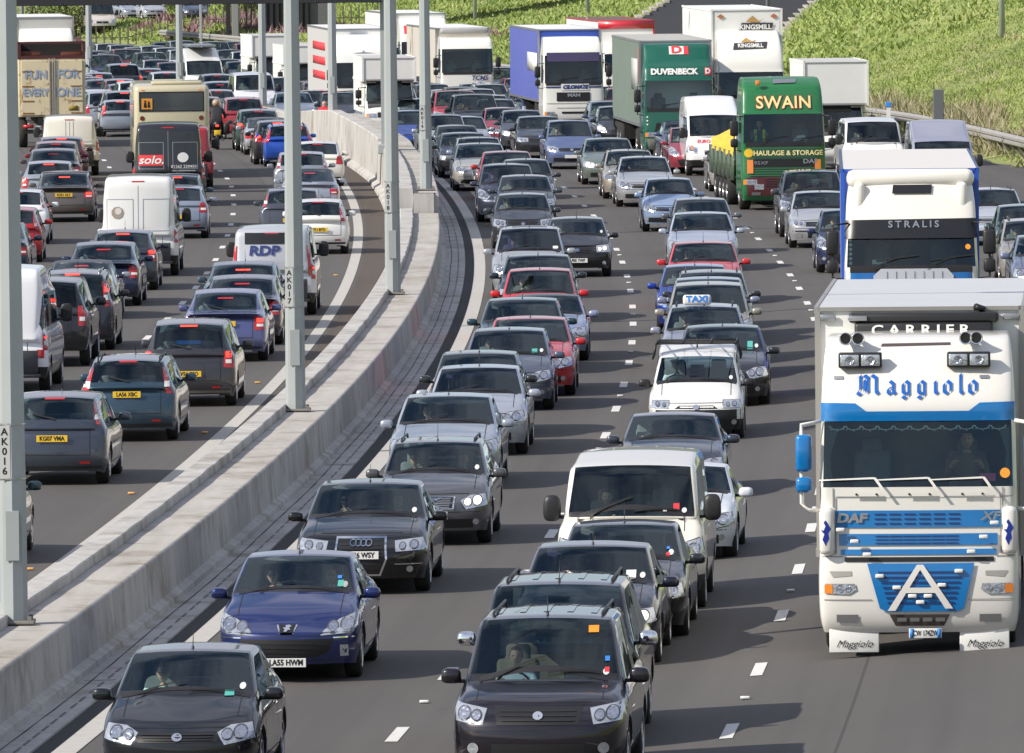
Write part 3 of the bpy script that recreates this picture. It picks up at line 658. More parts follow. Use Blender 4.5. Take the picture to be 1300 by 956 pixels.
KINDS_CAR = {}
BASE = dict(L=4.5, W=1.78, H=1.46, nose=.70, hood0=.80, cowl=1.28, cowlz=.98, wst=1.98, roofr=3.25, rgb=3.85, rgbz=1.0, tail=4.45, tailz=.98, belt0=.92, belt1=.98,
            fa=.88, ra=3.55, wr=.32, cw=.715, crown=.035, bulge=.20, rq=False, subd=3, nz=(.2, .40, .62), rear_in=.12, tumble=1.0, top_black=False, lowtrim=False, sill=.22)
def car_kind(name, **k):
    d = dict(BASE); d.update(k); KINDS_CAR[name] = d
def body_mesh(P):
    W2 = P['W'] / 2; Lc = P['L']; H = P['H']; z0, z1, z2 = P['nz']
    st = []   # ring stations: dict(x per row, z rows)
    def ring(xs, zs, ys): return [(xs[j] if isinstance(xs, (list, tuple)) else xs, ys[j], zs[j]) for j in range(9)]
    Yb = [.93, .99, 1.0, .975, .90, .80, .64, .34, 0.0]
    cr = P['crown']
    def low(b): return [z0, z1, z2, b - .10]
    hz0, cz = P['hood0'], P['cowlz']
    rings = []
    yy = lambda f: [v * W2 for v in f]
    # 0 nose edge ring (x differs per row)
    nb = P['nose']
    rings.append(ring([.22, .16, .18, .26, .34, .40, .36, .30, .28], [z0 + .03, z1, z2 * .92 + nb * .08, nb - .04, nb + .03, nb + .06, nb + .07, nb + .075, nb + .08], yy([.80, .86, .90, .87, .80, .72, .60, .32, 0])))
    xa = .52
    t = .45
    hz = hz0
    rings.append(ring([xa] * 9, low(hz) + [hz - .015, hz + .0, hz + cr * .6, hz + cr, hz + cr], yy([.92, .975, .985, .955, .88, .79, .62, .33, 0])))
    xm = (P['cowl'] + xa) / 2; hm = hz0 + (cz - hz0) * .62
    rings.append(ring([xm] * 9, low(hm) + [hm - .01, hm + .01, hm + cr * .7, hm + cr * 1.1, hm + cr * 1.1], yy([.93, .985, .995, .968, .90, .80, .63, .33, 0])))
    # cowl: windscreen base
    cx = P['cowl']; b0 = P['belt0']
    rings.append(ring([cx + .02, cx + .02, cx + .02, cx + .02, cx + .06, cx + .05, cx - .02, cx - .15, cx - .19], low(max(b0, cz - .05)) + [b0 + .0, cz - .01, cz + .01, cz + .03, cz + .035], yy([.93, .99, 1, .97, .925, .90, .862, .45, 0])))
    # windscreen top
    wx = P['wst']; bm_ = b0 + (P['belt1'] - b0) * .35
    tb = P['tumble']; yt = [.93, .99, 1.0, .975, .91, .765 * tb + (1 - tb) * .9, P['cw'] * tb + (1 - tb) * .84, .36, 0]
    wz = P.get('wsz', H); rf = [min(wz - .085, P.get('gtop', 9)), wz - .035, wz - .008, wz - .003]; gt = P.get('gtop', H - .075)
    rings.append(ring([wx + .06, wx + .06, wx + .06, wx + .06, wx - .02, wx + .02, wx + .0, wx - .07, wx - .09], low(bm_) + [bm_, *rf], yy(yt)))
    # B pillar a / b
    xb = (wx + P['roofr']) / 2 + .02; bb = (b0 + P['belt1']) / 2
    for dx in (-.045, .045):
        rings.append(ring([xb + dx] * 9, low(bb) + [bb, min(gt, H - .075), H - .02, H + .012, H + .018], yy([.93, .99, 1, .975, .91, .775 * tb + (1 - tb) * .9, (P['cw'] + .01) * tb + (1 - tb) * .84, .36, 0])))
    # rear roof
    xr = P['roofr']; b1 = P['belt1']; rd = P.get('rdrop', .05)
    rings.append(ring([xr, xr, xr, xr, xr, xr - .04, xr, xr + .06, xr + .07], low(b1) + [b1, min(gt, H - .10 - rd), H - .045 - rd * .6, H - .015 - rd * .5, H - .01 - rd * .5], yy([.93, .99, 1, .975, .905, .745 * tb + (1 - tb) * .9, (P['cw'] - .02) * tb + (1 - tb) * .84, .35, 0])))
    # rear glass base
    gx, gz = P['rgb'], P['rgbz']
    rings.append(ring([gx - .1, gx - .1, gx - .1, gx - .08, gx - .06, gx - .03, gx + .02, gx + .09, gx + .11], low(max(b1, gz - .03)) + [max(b1, gz) - .01, gz + .005, gz + .02, gz + .03, gz + .035], yy([.92, .985, .995, .965, .90, .83, .74, .40, 0])))
    tx, tz = P['tail'], P['tailz']
    ri = P['rear_in']
    rings.append(ring([min(tx, Lc - .2)] * 4 + [tx - .03, tx, tx + .03, tx + .06, tx + .07], low(tz) + [tz - .03, tz - .01, tz + .005, tz + .012, tz + .012], yy([.90, .965, .975, .94, .87, .80, .70, .38, 0])))
    rings.append(ring([Lc - .20, Lc - .13, Lc - .14, Lc - .17 - ri * .3, Lc - .19 - ri * .6, Lc - .19 - ri * .8, Lc - .16 - ri * .8, Lc - .12 - ri * .8, Lc - .11 - ri * .8],
                      [z0 + .04, z1, z2, tz - .13, tz - .07, tz - .05, tz - .045, tz - .04, tz - .04], yy([.80, .87, .89, .86, .79, .73, .63, .34, 0])))
    NR = len(rings)
    bm = bmesh.new(); cache = {}
    X = lambda x: Lc / 2 - x
    def vert(p):
        q = (round(X(p[0]), 4), round(p[1], 4), round(p[2], 4))
        if q not in cache: cache[q] = bm.verts.new(q)
        return cache[q]
    # tags: 0 paint 1 windscreen 2 side glass L 3 side glass R 4 rear glass 5 black trim 6 roof
    crl = bm.edges.layers.float.new('crease_edge')
    def face(ps, tag, flip):
        vs = []
        for p in ps:
            v = vert(p)
            if v not in vs: vs.append(v)
        if len(vs) < 3: return
        if flip: vs = vs[::-1]
        try: f = bm.faces.new(vs); f.material_index = tag
        except ValueError: pass
    iC, iW, iB, iR, iG = 3, 4, 5, 7, 8
    for sgn in (1, -1):
        m = lambda p: (p[0], p[1] * sgn, p[2])
        fl = sgn < 0
        for i in range(NR - 1):
            for j in range(8):
                tag = 0
                if j in (4,) and iC <= i < (iB if P.get('panelside') else iR): tag = 5 if i == iB else (2 if sgn > 0 else 3)
                if j == 4 and i == iR and P['rq']: tag = 2 if sgn > 0 else 3
                if i == iC and j >= 6: tag = 1
                if i == iR and j >= 6 and not P.get('panelrear'): tag = 4
                if j == 0: tag = 5 if P['lowtrim'] or False else 0
                if iW <= i < iR and j >= 6 and P['top_black']: tag = 5
                if P['top_black'] and j >= 5 and iW <= i <= iR and tag == 0: tag = 5
                face([m(rings[i][j]), m(rings[i + 1][j]), m(rings[i + 1][j + 1]), m(rings[i][j + 1])], tag, not fl)
        # caps
        for i, sg in ((0, 1), (NR - 1, -1)):
            rg = rings[i]
            bl = P['bulge'] if i == 0 else P['bulge'] * .55
            def cp(j, k):
                if k == 0: return m(rg[j])
                if j >= 6: return m(rg[7]) if k == 1 else m(rg[8])
                x, y, z = rg[j]; f = (.5, 0)[k - 1]
                return m((x - sg * bl * (1 - f * f) * (1 if j < 4 else .6), y * f * (1.0), z + (.0 if j < 3 else .012 * (1 - f))))
            for j in range(6):
                for k in range(2):
                    tag = 5 if (j == 0 and P['lowtrim']) else 0
                    q = [cp(j, k), cp(j, k + 1), cp(j + 1, k + 1), cp(j + 1, k)]
                    face(q, tag, fl if i == 0 else not fl)
    # row 6 of the caps joins 7, 8 of the ring
    bm.verts.ensure_lookup_table()
    tol = 1e-3
    def cre(pa, pb, c):
        va = cache.get((round(X(pa[0]), 4), round(pa[1], 4), round(pa[2], 4))); vb = cache.get((round(X(pb[0]), 4), round(pb[1], 4), round(pb[2], 4)))
        if va and vb:
            e = bm.edges.get((va, vb))
            if e: e[crl] = c
    for sgn in (1, -1):
        m = lambda p: (p[0], p[1] * sgn, p[2])
        for i, c in ((iC, .55), (iW, .5), (iR, .5), (iG, .6), (NR - 2, P.get('tailcrease', .45))):
            for j in range(5, 8): cre(m(rings[i][j]), m(rings[i][j + 1]), c)
        for i in range(iC, iG):
            cre(m(rings[i][6]), m(rings[i + 1][6]), .45)
            cre(m(rings[i][4]), m(rings[i + 1][4]), .6)
            cre(m(rings[i][5]), m(rings[i + 1][5]), .6)
        for i in range(0, NR - 1):
            cre(m(rings[i][3]), m(rings[i + 1][3]), P.get('shoulder', .25)); cre(m(rings[i][1]), m(rings[i + 1][1]), .3)
            cre(m(rings[i][0]), m(rings[i + 1][0]), 1.0)
        for i in (0, NR - 1):
            for j in range(0, 5): cre(m(rings[i][j]), m(rings[i][j + 1]), P.get('corner', .1))
            q = rings[i]
    bmesh.ops.recalc_face_normals(bm, faces=bm.faces)
    out = subsurf(bm, P['subd'], [PAINT, M['glass'], M['glass'], M['glass'], M['glass'], M['trim']])
    return out
def split_body(me, P):
    """wheel arches, window frames; returns meshes per part"""
    Lc = P['L']
    bm = bmesh.new(); bm.from_mesh(me)
    W2 = P['W'] / 2
    # window seals: glass faces touching paint become rubber
    fr = []
    for f in bm.faces:
        if f.material_index in (1, 4):
            if any(g.material_index != f.material_index for e in f.edges for g in e.link_faces): fr.append(f)
    for f in fr:
        if f.calc_center_median().z < P['cowlz'] + .07 and f.calc_center_median().x > 0: f.material_index = 5
    for ax in (P['fa'], P['ra']):
        cx, cz, r = Lc / 2 - ax, P['wr'], P['wr'] + .055
        dele = [f for f in bm.faces if abs(f.calc_center_median().y) > W2 * .70 and all((v.co.x - cx) ** 2 + (v.co.z - cz) ** 2 < r * r for v in f.verts)]
        bset = set(v for f in dele for v in f.verts)
        bmesh.ops.delete(bm, geom=dele, context='FACES')
        lips = []
        for v in list(bset):
            if v.is_valid and v.link_faces and any(len(e.link_faces) == 1 for e in v.link_edges):
                if v.co.z < P['nz'][0] + .02: continue
                dx, dz_ = v.co.x - cx, v.co.z - cz; d = math.hypot(dx, dz_) or 1
                if abs(d - r) < .14: v.co.x = cx + dx / d * r; v.co.z = cz + dz_ / d * r
        es = [e for e in bm.edges if len(e.link_faces) == 1 and all(abs(math.hypot(v.co.x - cx, v.co.z - cz) - r) < .02 for v in e.verts)]
        if es:
            g = bmesh.ops.extrude_edge_only(bm, edges=es)
            nv = [v for v in g['geom'] if isinstance(v, bmesh.types.BMVert)]
            for v in nv: v.co.y *= (W2 - .3) / W2
            for f in g['geom']:
                if isinstance(f, bmesh.types.BMFace): f.material_index = 5
    parts = {}
    for nm, tags in (('body', (0, 5)), ('windscreen', (1,)), ('side_window', (2,)), ('side_window2', (3,)), ('rear_window', (4,))):
        b2 = bm.copy()
        bmesh.ops.delete(b2, geom=[f for f in b2.faces if f.material_index not in tags], context='FACES')
        if not b2.faces: b2.free(); continue
        for f in b2.faces: f.material_index = 1 if (nm == 'body' and f.material_index == 5) else 0
        mt = [PAINT, M['trim']] if nm == 'body' else [M['glass']]
        if nm.startswith('side') or nm == 'rear_window': mt = [P.get('sideglass', M['glass'])] if nm != 'rear_window' else [P.get('rearglass', P.get('sideglass', M['glass']))]
        parts[nm] = mesh_from(b2, nm, mt, recalc=False)
    bm.free(); return parts

def mirror_mesh(side, x, y, z, sx=.16, sy=.22, sz=.15, paint=True, stalk=True):
    bm = bmesh.new()
    r = bmesh.ops.create_uvsphere(bm, u_segments=14, v_segments=10, radius=.5)
    for v in r['verts']:
        q = v.co * 2
        q = Vector([math.copysign(abs(c) ** .62, c) for c in q]) * .5
        v.co.x = q.x * (sx if q.x > 0 else sx * .45); v.co.y = q.y * sy * (1 - .12 * q.z); v.co.z = q.z * sz
        v.co += Vector((x, y * side, z))
    if stalk: obox(bm, (x - .01, (y - sy * .55) * side, z - sz * .35), (.05, sy * .5, .04), mi=1)
    return mesh_from(bm, 'door_mirror', [PAINT if paint else M['black'], M['black']])

def build_car(name):
    P = KINDS_CAR[name]; pr = Proto(); Lc, W2, H = P['L'], P['W'] / 2, P['H']
    me = body_mesh(P); bv = bvh_of(me); parts = split_body(me, P)
    X = lambda x: Lc / 2 - x
    ib = pr.add('body', parts['body'], paint=True)
    for k, v in parts.items():
        if k != 'body': pr.add('side_window' if k.startswith('side') else k, v)
    # underbody
    bm = bmesh.new(); obox(bm, (0, 0, P['nz'][0] + .12), (Lc - .75, P['W'] - .5, .14)); pr.add('underbody', mesh_from(bm, 'underbody', M['under'], False))
    # cabin
    bm = bmesh.new(); cowl = X(P['cowl']); ws = X(P['wst'])
    obox(bm, (cowl - .42, 0, P['cowlz'] - .10), (.55, P['W'] * .80, .16), .04)
    obox(bm, (cowl - .30, 0, .55), (.3, P['W'] * .8, .6), .03)
    obox(bm, (X((P['wst'] + P['roofr']) / 2), 0, .36), (P['rgb'] - P['cowl'] - .2, P['W'] * .84, .06))
    obox(bm, (X(P['roofr'] + .18), 0, .60), (.06, P['W'] * .80, .5))
    sx = ws - .48
    pr.add('dashboard', mesh_from(bm, 'dashboard', M['interior']))
    lift = max(0, (H - 1.46) * .55)
    smat = P.get('seatmat', M['seat'])
    for y in (-.37, .37): pr.add('seat', dz(seat_mesh(sx, y, smat), lift))
    bm = bmesh.new()
    rx = X(P['roofr'] - .35)
    obox(bm, (rx, 0, .44 + lift), (.5, 1.2, .15), .05); obox(bm, (rx - .3, 0, .76 + lift), (.14, 1.25, .55), .05, rot=Matrix.Rotation(R(-14), 3, 'Y'))
    for y in (-.36, .36): obox(bm, (rx - .4, y, 1.08 + lift), (.09, .25, .15), .03)
    pr.add('rear_bench', mesh_from(bm, 'rear_bench', smat))
    bm = bmesh.new(); c = Vector((sx + .48, -.37, .86 + lift)); rot = Matrix.Rotation(R(-64), 3, 'Y')
    pts = [c + rot @ Vector((.19 * math.cos(a), .19 * math.sin(a), 0)) for a in [2 * PI * k / 20 for k in range(21)]]
    tube(bm, pts, .014, 6)
    obox(bm, c, (.09, .30, .03), .01, rot=rot)
    pr.add('steering_wheel', mesh_from(bm, 'steering_wheel', M['black']))
    bm = bmesh.new(); obox(bm, (ws + .02, 0, P.get('wsz', H) - .20), (.03, .24, .07), .01); pr.add('rear_view_mirror', mesh_from(bm, 'rvm', M['black']))
    pr.info['seat'] = Vector((sx, -.37, lift)); pr.info['seat2'] = Vector((sx, .37, lift))
    # wheels
    for ax in (P['fa'], P['ra']):
        for s in (1, -1):
            tm, rm = wheel_mesh(P['wr'], .21, s, P.get('rimstyle', 0))
            for m_ in (tm, rm): m_.transform(Matrix.Translation((X(ax), s * (W2 - .135), P['wr'])))
            iw = pr.add('tyre', tm) if False else pr.add('wheel', tm)
            pr.add('rim', rm, iw)
    # mirrors
    mp = P.get('mirpaint', True)
    for s in (1, -1):
        ms = P.get('mirsize', (.15, .21, .14))
        pr.add('door_mirror', mirror_mesh(s, X(P['cowl'] + .22), W2 + .065, P['belt0'] + .08 + P.get('mirz', 0), *ms, paint=mp), paint=mp)
    # --- front graphics
    nb = P['nose']
    hl = P.get('hl') or [(-.84, nb - .10), (-.52, nb - .16), (-.44, nb - .03), (-.58, nb + .04), (-.80, nb + .06)]
    hl = [(u * W2 / .9, v) for u, v in hl]
    for s in (1, -1):
        o = hl if s > 0 else mirror(hl)
        mo_ = (sum(p[0] for p in o) / len(o), sum(p[1] for p in o) / len(o))
        pr.add('lamp_surround', mesh_from(decal_bm([[(mo_[0] + (p[0] - mo_[0]) * 1.07, mo_[1] + (p[1] - mo_[1]) * 1.12) for p in o]], bv, 'front', .003, .05), 'lamp_surround', M['trim']))
        bm = decal_bm([o], bv, 'front', .008, .05)
        il = pr.add('headlight', mesh_from(bm, 'headlight', M['lampglass']))
        cxs = [p[0] for p in o]; czs = [p[1] for p in o]; cxm = sum(cxs) / len(cxs); czm = sum(czs) / len(czs)
        wd = max(cxs) - min(cxs); ht = max(czs) - min(czs); rr = min(wd * .17, ht * .27); pr.add('lamp_bezel', mesh_from(decal_bm([circle(cxm - s * wd * .13, czm + ht * .03, rr * 1.3), circle(cxm + s * wd * .22, czm - ht * .06, rr * 1.05)], bv, 'front', .011, .2), 'lamp_bezel', M['lampdark']), il)
        bm = decal_bm([circle(cxm - s * wd * .13, czm + ht * .03, rr), circle(cxm + s * wd * .22, czm - ht * .06, rr * .8)], bv, 'front', .017, .2)
        pr.add('lamp_reflector', mesh_from(bm, 'lamp_reflector', M['lampring']), il)
    G = P.get('grille') or [(-.42, nb - .13), (.42, nb - .13), (.46, nb - .02), (-.46, nb - .02)]
    bm = decal_bm([G], bv, 'front', .006, .07); ig = pr.add('grille', mesh_from(bm, 'grille', M['grille']))
    u0, u1 = min(p[0] for p in G), max(p[0] for p in G); v0, v1 = min(p[1] for p in G), max(p[1] for p in G)
    bars = []
    nbars = P.get('bars', 3)
    for k in range(nbars):
        v = v0 + (v1 - v0) * (k + 1) / (nbars + 1); ins = .06 + .03 * (1 - k / nbars)
        bars.append(rect(u0 + ins, v - .006, u1 - ins, v + .006))
    if bars: pr.add('grille_bars', mesh_from(decal_bm(bars, bv, 'front', .014, .1), 'grille_bars', M[P.get('barmat', 'black')]), ig)
    if P.get('gframe'):
        fr = []; g = G; n = len(g); cxg = sum(p[0] for p in g) / n; czg = sum(p[1] for p in g) / n
        for k in range(n):
            a, b = g[k], g[(k + 1) % n]; th = .022
            ia = (a[0] + (cxg - a[0]) * th / .3, a[1] + (czg - a[1]) * th / .22); ib_ = (b[0] + (cxg - b[0]) * th / .3, b[1] + (czg - b[1]) * th / .22)
            fr.append([a, b, ib_, ia])
        pr.add('grille_surround', mesh_from(decal_bm(fr, bv, 'front', .016, .08), 'grille_surround', M['chrome']), ig)
    lo = P.get('intake', [rect(-.62, .27, .62, .40)])
    if lo: pr.add('lower_intake', mesh_from(decal_bm(lo, bv, 'front', .006, .07), 'lower_intake', M['grille']))
    fogs = P.get('fogs', [circle(-.66, .36, .045), circle(.66, .36, .045)])
    for fg in fogs: pr.add('fog_lamp', mesh_from(decal_bm([fg], bv, 'front', .012, .2), 'fog_lamp', M['lampglass']))
    if P.get('frontband'):
        pr.add('bumper_trim', mesh_from(decal_bm(P['frontband'], bv, 'front', .005, .08), 'bumper_trim', M['black']))
    if P.get('badge', True):
        bz = P.get('badgez', (v0 + v1) / 2)
        pr.add('badge', mesh_from(decal_bm([circle(0, bz, .055, 14, .04)], bv, 'front', .02, .2), 'badge', M['chrome']))
    # hood shut lines + wipers
    zc = P['cowlz']
    hln = [rect(-.70 * W2 * 1.02, X(P['cowl'] - .05), -.70 * W2 * 1.02 + .012, X(.50)), rect(.70 * W2 * 1.02 - .012, X(P['cowl'] - .05), .70 * W2 * 1.02, X(.50))]
    for h_ in hln: pr.add('bonnet_seam', mesh_from(decal_bm([h_], bv, 'top', .003, .08), 'bonnet_seam', M['ink']))
    cw_ = X(P['cowl'])
    pr.add('scuttle', mesh_from(decal_bm([rect(-.70, cw_ + .02, .70, cw_ + .085)], bv, 'top', .005, .06), 'scuttle', M['black']))
    for a, b in ((( .55, .03), (-.02, -.10)), ((-.05, .04), (-.62, -.02))):
        q = [(a[0], cw_ + a[1] + .09), (b[0], cw_ + b[1] + .05), (b[0], cw_ + b[1] + .03), (a[0], cw_ + a[1] + .06)]
        pr.add('wiper', mesh_from(decal_bm([q], bv, 'top', .03, .06), 'wiper', M['ink']))
    sz = v1 + .035; pr.add('bonnet_edge', mesh_from(decal_bm([[(-.56, sz), (.56, sz), (.56, sz + .011), (-.56, sz + .011)]], bv, 'front', .003, .08), 'bonnet_edge', M['ink']))
    bz_ = v0 - .05; pr.add('bumper_seam', mesh_from(decal_bm([rect(-.80, bz_, .80, bz_ + .012)], bv, 'front', .003, .08), 'bumper_seam', M['trim']))
    # --- rear graphics
    tz, b1 = P['tailz'], P['belt1']
    tl = P.get('tl') or [(-.84, tz - .30), (-.60, tz - .28), (-.58, tz - .14), (-.84, tz - .12)]
    tl = [(u * W2 / .9, v) for u, v in tl]
    for s in (1, -1):
        o = tl if s > 0 else mirror(tl)
        it = pr.add('tail_light', mesh_from(decal_bm([o], bv, 'rear', .008, .05), 'tail_light', M['red']))
        us = [p[0] for p in o]; vs = [p[1] for p in o]; um = (min(us) + max(us)) / 2; vm = min(vs) + (max(vs) - min(vs)) * .36
        ww = (max(us) - min(us)) * .28; hh = (max(vs) - min(vs)) * .1
        pr.add('reversing_lamp', mesh_from(decal_bm([rect(um - ww, vm - hh, um + ww, vm + hh)], bv, 'rear', .014, .06), 'reversing_lamp', M['white']), it)
        vm = min(vs) + (max(vs) - min(vs)) * .72
        pr.add('brake_lamp', mesh_from(decal_bm([rect(um - ww, vm - hh * 1.5, um + ww, vm + hh * 1.5)], bv, 'rear', .014, .06), 'brake_lamp', M['redlit']), it)
        pr.add('reflector', mesh_from(decal_bm([rect(s * .52 - .08, .36, s * .52 + .08, .40)], bv, 'rear', .008, .1), 'reflector', M['red']))
    pr.add('rear_bumper_trim', mesh_from(decal_bm([rect(-.80, .22, .80, .32)], bv, 'rear', .006, .08), 'rear_bumper_trim', M['black']))
    rg, rgz = P['rgb'], P['rgbz']
    pr.add('rear_wiper', mesh_from(decal_bm([[(.05, rgz + .05), (-.34, rgz + .13), (-.34, rgz + .11), (.05, rgz + .02)]], bv, 'rear', .02, .05), 'rear_wiper', M['ink']))
    bl = rect(-.16, H - P.get('hmz', .13), .16, H - P.get('hmz', .13) + .03)
    pr.add('high_brake_lamp', mesh_from(decal_bm([bl], bv, 'rear', .012, .08), 'high_brake_lamp', M['redlit']))
    shut = P.get('bootline', [rect(-.60, .50, .60, .512), rect(-.61, .50, -.598, tz - .05), rect(.598, .50, .61, tz - .05)])
    pr.add('boot_seam', mesh_from(decal_bm(shut, bv, 'rear', .003, .06), 'boot_seam', M['ink']))
    # side: door seams, handles, side strip
    for mode, s in (('left', 1), ('right', -1)):
        q = lambda x: -X(x) if s > 0 else X(x)
        def vr(x, za, zb): a = q(x); return rect(a - .006, za, a + .006, zb)
        xb = (P['wst'] + P['roofr']) / 2 + .02
        sh = [vr(P['cowl'] + .08, .35, b1 - .08), vr(xb, .33, b1 - .02), vr(P['ra'] - .30, .70, b1 - .04)]
        a, b = sorted((q(P['cowl'] + .08), q(P['ra'] - .4))); sh.append(rect(a, .32, b, .332))
        pr.add('door_seam', mesh_from(decal_bm(sh, bv, mode, .003, .08), 'door_seam', M['ink']))
        hd = []
        for x in (xb - .22, P['ra'] - .32): a = q(x); hd.append(rect(a - .09, b1 - .17, a + .09, b1 - .135))
        pr.add('door_handle', mesh_from(decal_bm(hd, bv, mode, .022, .1), 'door_handle', PAINT), paint=True)
        if P.get('sidestrip'):
            a, b = sorted((q(P['cowl'] + .1), q(P['ra'] - .45)))
            pr.add('side_strip', mesh_from(decal_bm([rect(a, .50, b, .55)], bv, mode, .012, .1), 'side_strip', M['black']))
    # aerial
    if P.get('aerial', True):
        ax, az = X(P['wst'] + P.get('aerx', .12)), H - .01
        bm = bmesh.new(); tube(bm, [(ax, 0, az), (ax - .10, 0, az + .25)], [.006, .003], 5); lathe(bm, [(.02, az - .02), (.015, az + .03), (0, az + .04)], 'Z', (ax, 0, 0), 8)
        pr.add('aerial', mesh_from(bm, 'aerial', M['black']))
    if P.get('rails'):
        yr = W2 * .62
        for s in (1, -1):
            bm = bmesh.new(); x0, x1 = X(P['wst'] + .15), X(P['roofr'] - .02)
            tube(bm, [(x0, s * yr, H - .05), (x0 - .12, s * yr, H + .012), (x1 + .12, s * yr, H + .008), (x1, s * yr, H - .07)], .017, 7)
            pr.add('roof_rail', mesh_from(bm, 'roof_rail', M[P.get('railmat', 'black')]))
    if P.get('sunroof'):
        pr.add('sunroof', mesh_from(decal_bm([rect(-.40, X(P['wst'] + .78), .40, X(P['wst'] + .28))], bv, 'top', .004, .1), 'sunroof', M['trim']))
    if P.get('ribs'):
        rb = [rect(-.52 + k * .26, X(P['roofr'] - .05), -.52 + k * .26 + .07, X(P['wst'] + .45)) for k in range(5)]
        pr.add('roof_ribs', mesh_from(decal_bm(rb, bv, 'top', .006, .08), 'roof_ribs', PAINT), paint=True)
    pr.info.update(P=P, bvh=bv, W=P['W'], L=Lc, H=H, front_ref=(X(P['wst'] - .06), P.get('wsz', H) - .03), rear_ref=(X(P['roofr'] + .05), H - .06 - P.get('rdrop', .05) * .6))
    return pr

nbz = .70
car_kind('saloon', L=4.75, W=1.83, H=1.44, hood0=.82, cowl=1.42, wst=2.14, roofr=3.35, rgb=4.0, rgbz=1.02, tail=4.66, tailz=1.0, ra=3.72, fa=.92,
         tl=[(-.86, .68), (-.58, .70), (-.56, .88), (-.84, .90)], rimstyle=1, sunroof=False, hmz=.17)
car_kind('saloon_big_grille', L=4.85, W=1.86, H=1.45, hood0=.84, cowl=1.45, wst=2.18, roofr=3.45, rgb=4.15, rgbz=1.02, tail=4.76, tailz=1.0, ra=3.8, fa=.92, badge=False,
         grille=[(-.27, .27), (.27, .27), (.36, .50), (.34, .80), (-.34, .80), (-.36, .50)], bars=9, gframe=True, intake=[rect(-.74, .28, -.42, .40), rect(.42, .28, .74, .40)],
         hl=[(-.86, .62), (-.46, .60), (-.44, .74), (-.80, .78)], tl=[(-.86, .68), (-.50, .70), (-.50, .88), (-.84, .90)], bulge=.18)
car_kind('saloon_wide_mouth', L=4.70, W=1.82, H=1.45, hood0=.82, cowl=1.38, wst=2.16, cowlz=1.0, roofr=3.35, rgb=4.05, rgbz=1.02, tail=4.6, ra=3.68, fa=1.0, badge=False, nose=.66,
         grille=[(-.38, .32), (.38, .32), (.52, .38), (.60, .54), (-.60, .54), (-.52, .38)], bars=3, intake=[], fogs=[rect(-.76, .32, -.66, .46), rect(.66, .32, .76, .46)],
         hl=[(-.90, .72), (-.76, .60), (-.42, .58), (-.46, .64), (-.64, .76), (-.86, .84)], bulge=.26)
car_kind('hatchback', L=4.2, W=1.74, H=1.45, hood0=.82, cowl=1.12, wst=1.86, roofr=3.35, rgb=3.92, rgbz=1.02, tail=4.03, tailz=.93, ra=3.42, fa=.84, tailcrease=.15, rear_in=.02,
         tl=[(-.84, .72), (-.60, .74), (-.64, .98), (-.76, 1.02), (-.86, .92)], hmz=.10)
car_kind('hatchback_high_lamps', L=4.3, W=1.80, H=1.47, hood0=.84, cowl=1.15, wst=1.9, roofr=3.45, rgb=4.0, rgbz=1.05, tail=4.12, tailz=.95, ra=3.5, fa=.86, tailcrease=.15, rear_in=.02,
         tl=[(-.84, .98), (-.70, 1.0), (-.62, 1.34), (-.70, 1.34), (-.83, 1.12)], hmz=.08)
car_kind('small_hatch', L=3.75, W=1.64, H=1.43, hood0=.80, cowl=.95, wst=1.62, roofr=3.1, rgb=3.58, rgbz=1.0, tail=3.66, tailz=.9, ra=3.05, fa=.72, wr=.29, tailcrease=.15, rear_in=0,
         tl=[(-.85, .86), (-.66, .88), (-.62, 1.22), (-.70, 1.24), (-.84, 1.06)], hmz=.08)
car_kind('estate', L=4.6, W=1.79, H=1.46, hood0=.84, cowl=1.35, wst=2.05, roofr=4.0, rgb=4.34, rgbz=1.02, tail=4.48, tailz=.95, ra=3.65, fa=.9, rq=True, tailcrease=.15, rear_in=.02, rails=True, rdrop=.05,
         grille=[(-.34, .55), (.34, .55), (.36, .72), (-.36, .72)], barmat='steel', bars=5, gframe=True, badge=True,
         tl=[(-.85, .84), (-.70, .86), (-.62, 1.30), (-.70, 1.32), (-.83, 1.08)], hmz=.08)
car_kind('mpv', L=4.3, W=1.80, H=1.62, hood0=.90, cowlz=1.06, cowl=.98, wst=1.78, roofr=3.7, rgb=4.06, rgbz=1.08, tail=4.16, tailz=1.0, ra=3.5, fa=.82, belt0=1.0, belt1=1.05, nose=.74, rq=True, tailcrease=.15, rear_in=0,
         tl=[(-.85, .74), (-.66, .76), (-.68, 1.06), (-.84, 1.10)], hmz=.10)
car_kind('mpv_rails', **{**KINDS_CAR['mpv'], 'rails': True, 'railmat': 'steel', 'sunroof': True})
car_kind('suv', L=4.78, W=1.92, H=1.84, hood0=1.06, cowlz=1.16, cowl=1.28, wst=1.86, roofr=4.15, rgb=4.46, rgbz=1.18, tail=4.62, tailz=1.1, ra=3.75, fa=.92, wr=.39, belt0=1.14, belt1=1.2, nose=.92, nz=(.34, .55, .80),
         rq=True, tailcrease=.2, rear_in=-.02, rails=True, ribs=True, mirsize=(.15, .22, .17), intake=[rect(-.5, .48, .5, .60)], fogs=[circle(-.7, .55, .06), circle(.7, .55, .06)],
         hl=[(-.88, .84), (-.56, .80), (-.52, .96), (-.84, 1.02)], grille=[(-.44, .80), (.44, .80), (.48, .98), (-.48, .98)],
         tl=[(-.86, .84), (-.70, .84), (-.68, 1.24), (-.85, 1.24)], hmz=.10, bulge=.15, shoulder=.35, sideglass=M['tint'], seatmat=M['tan'])
car_kind('suv_plain', **{**KINDS_CAR['suv'], 'ribs': False, 'rails': False, 'H': 1.78})
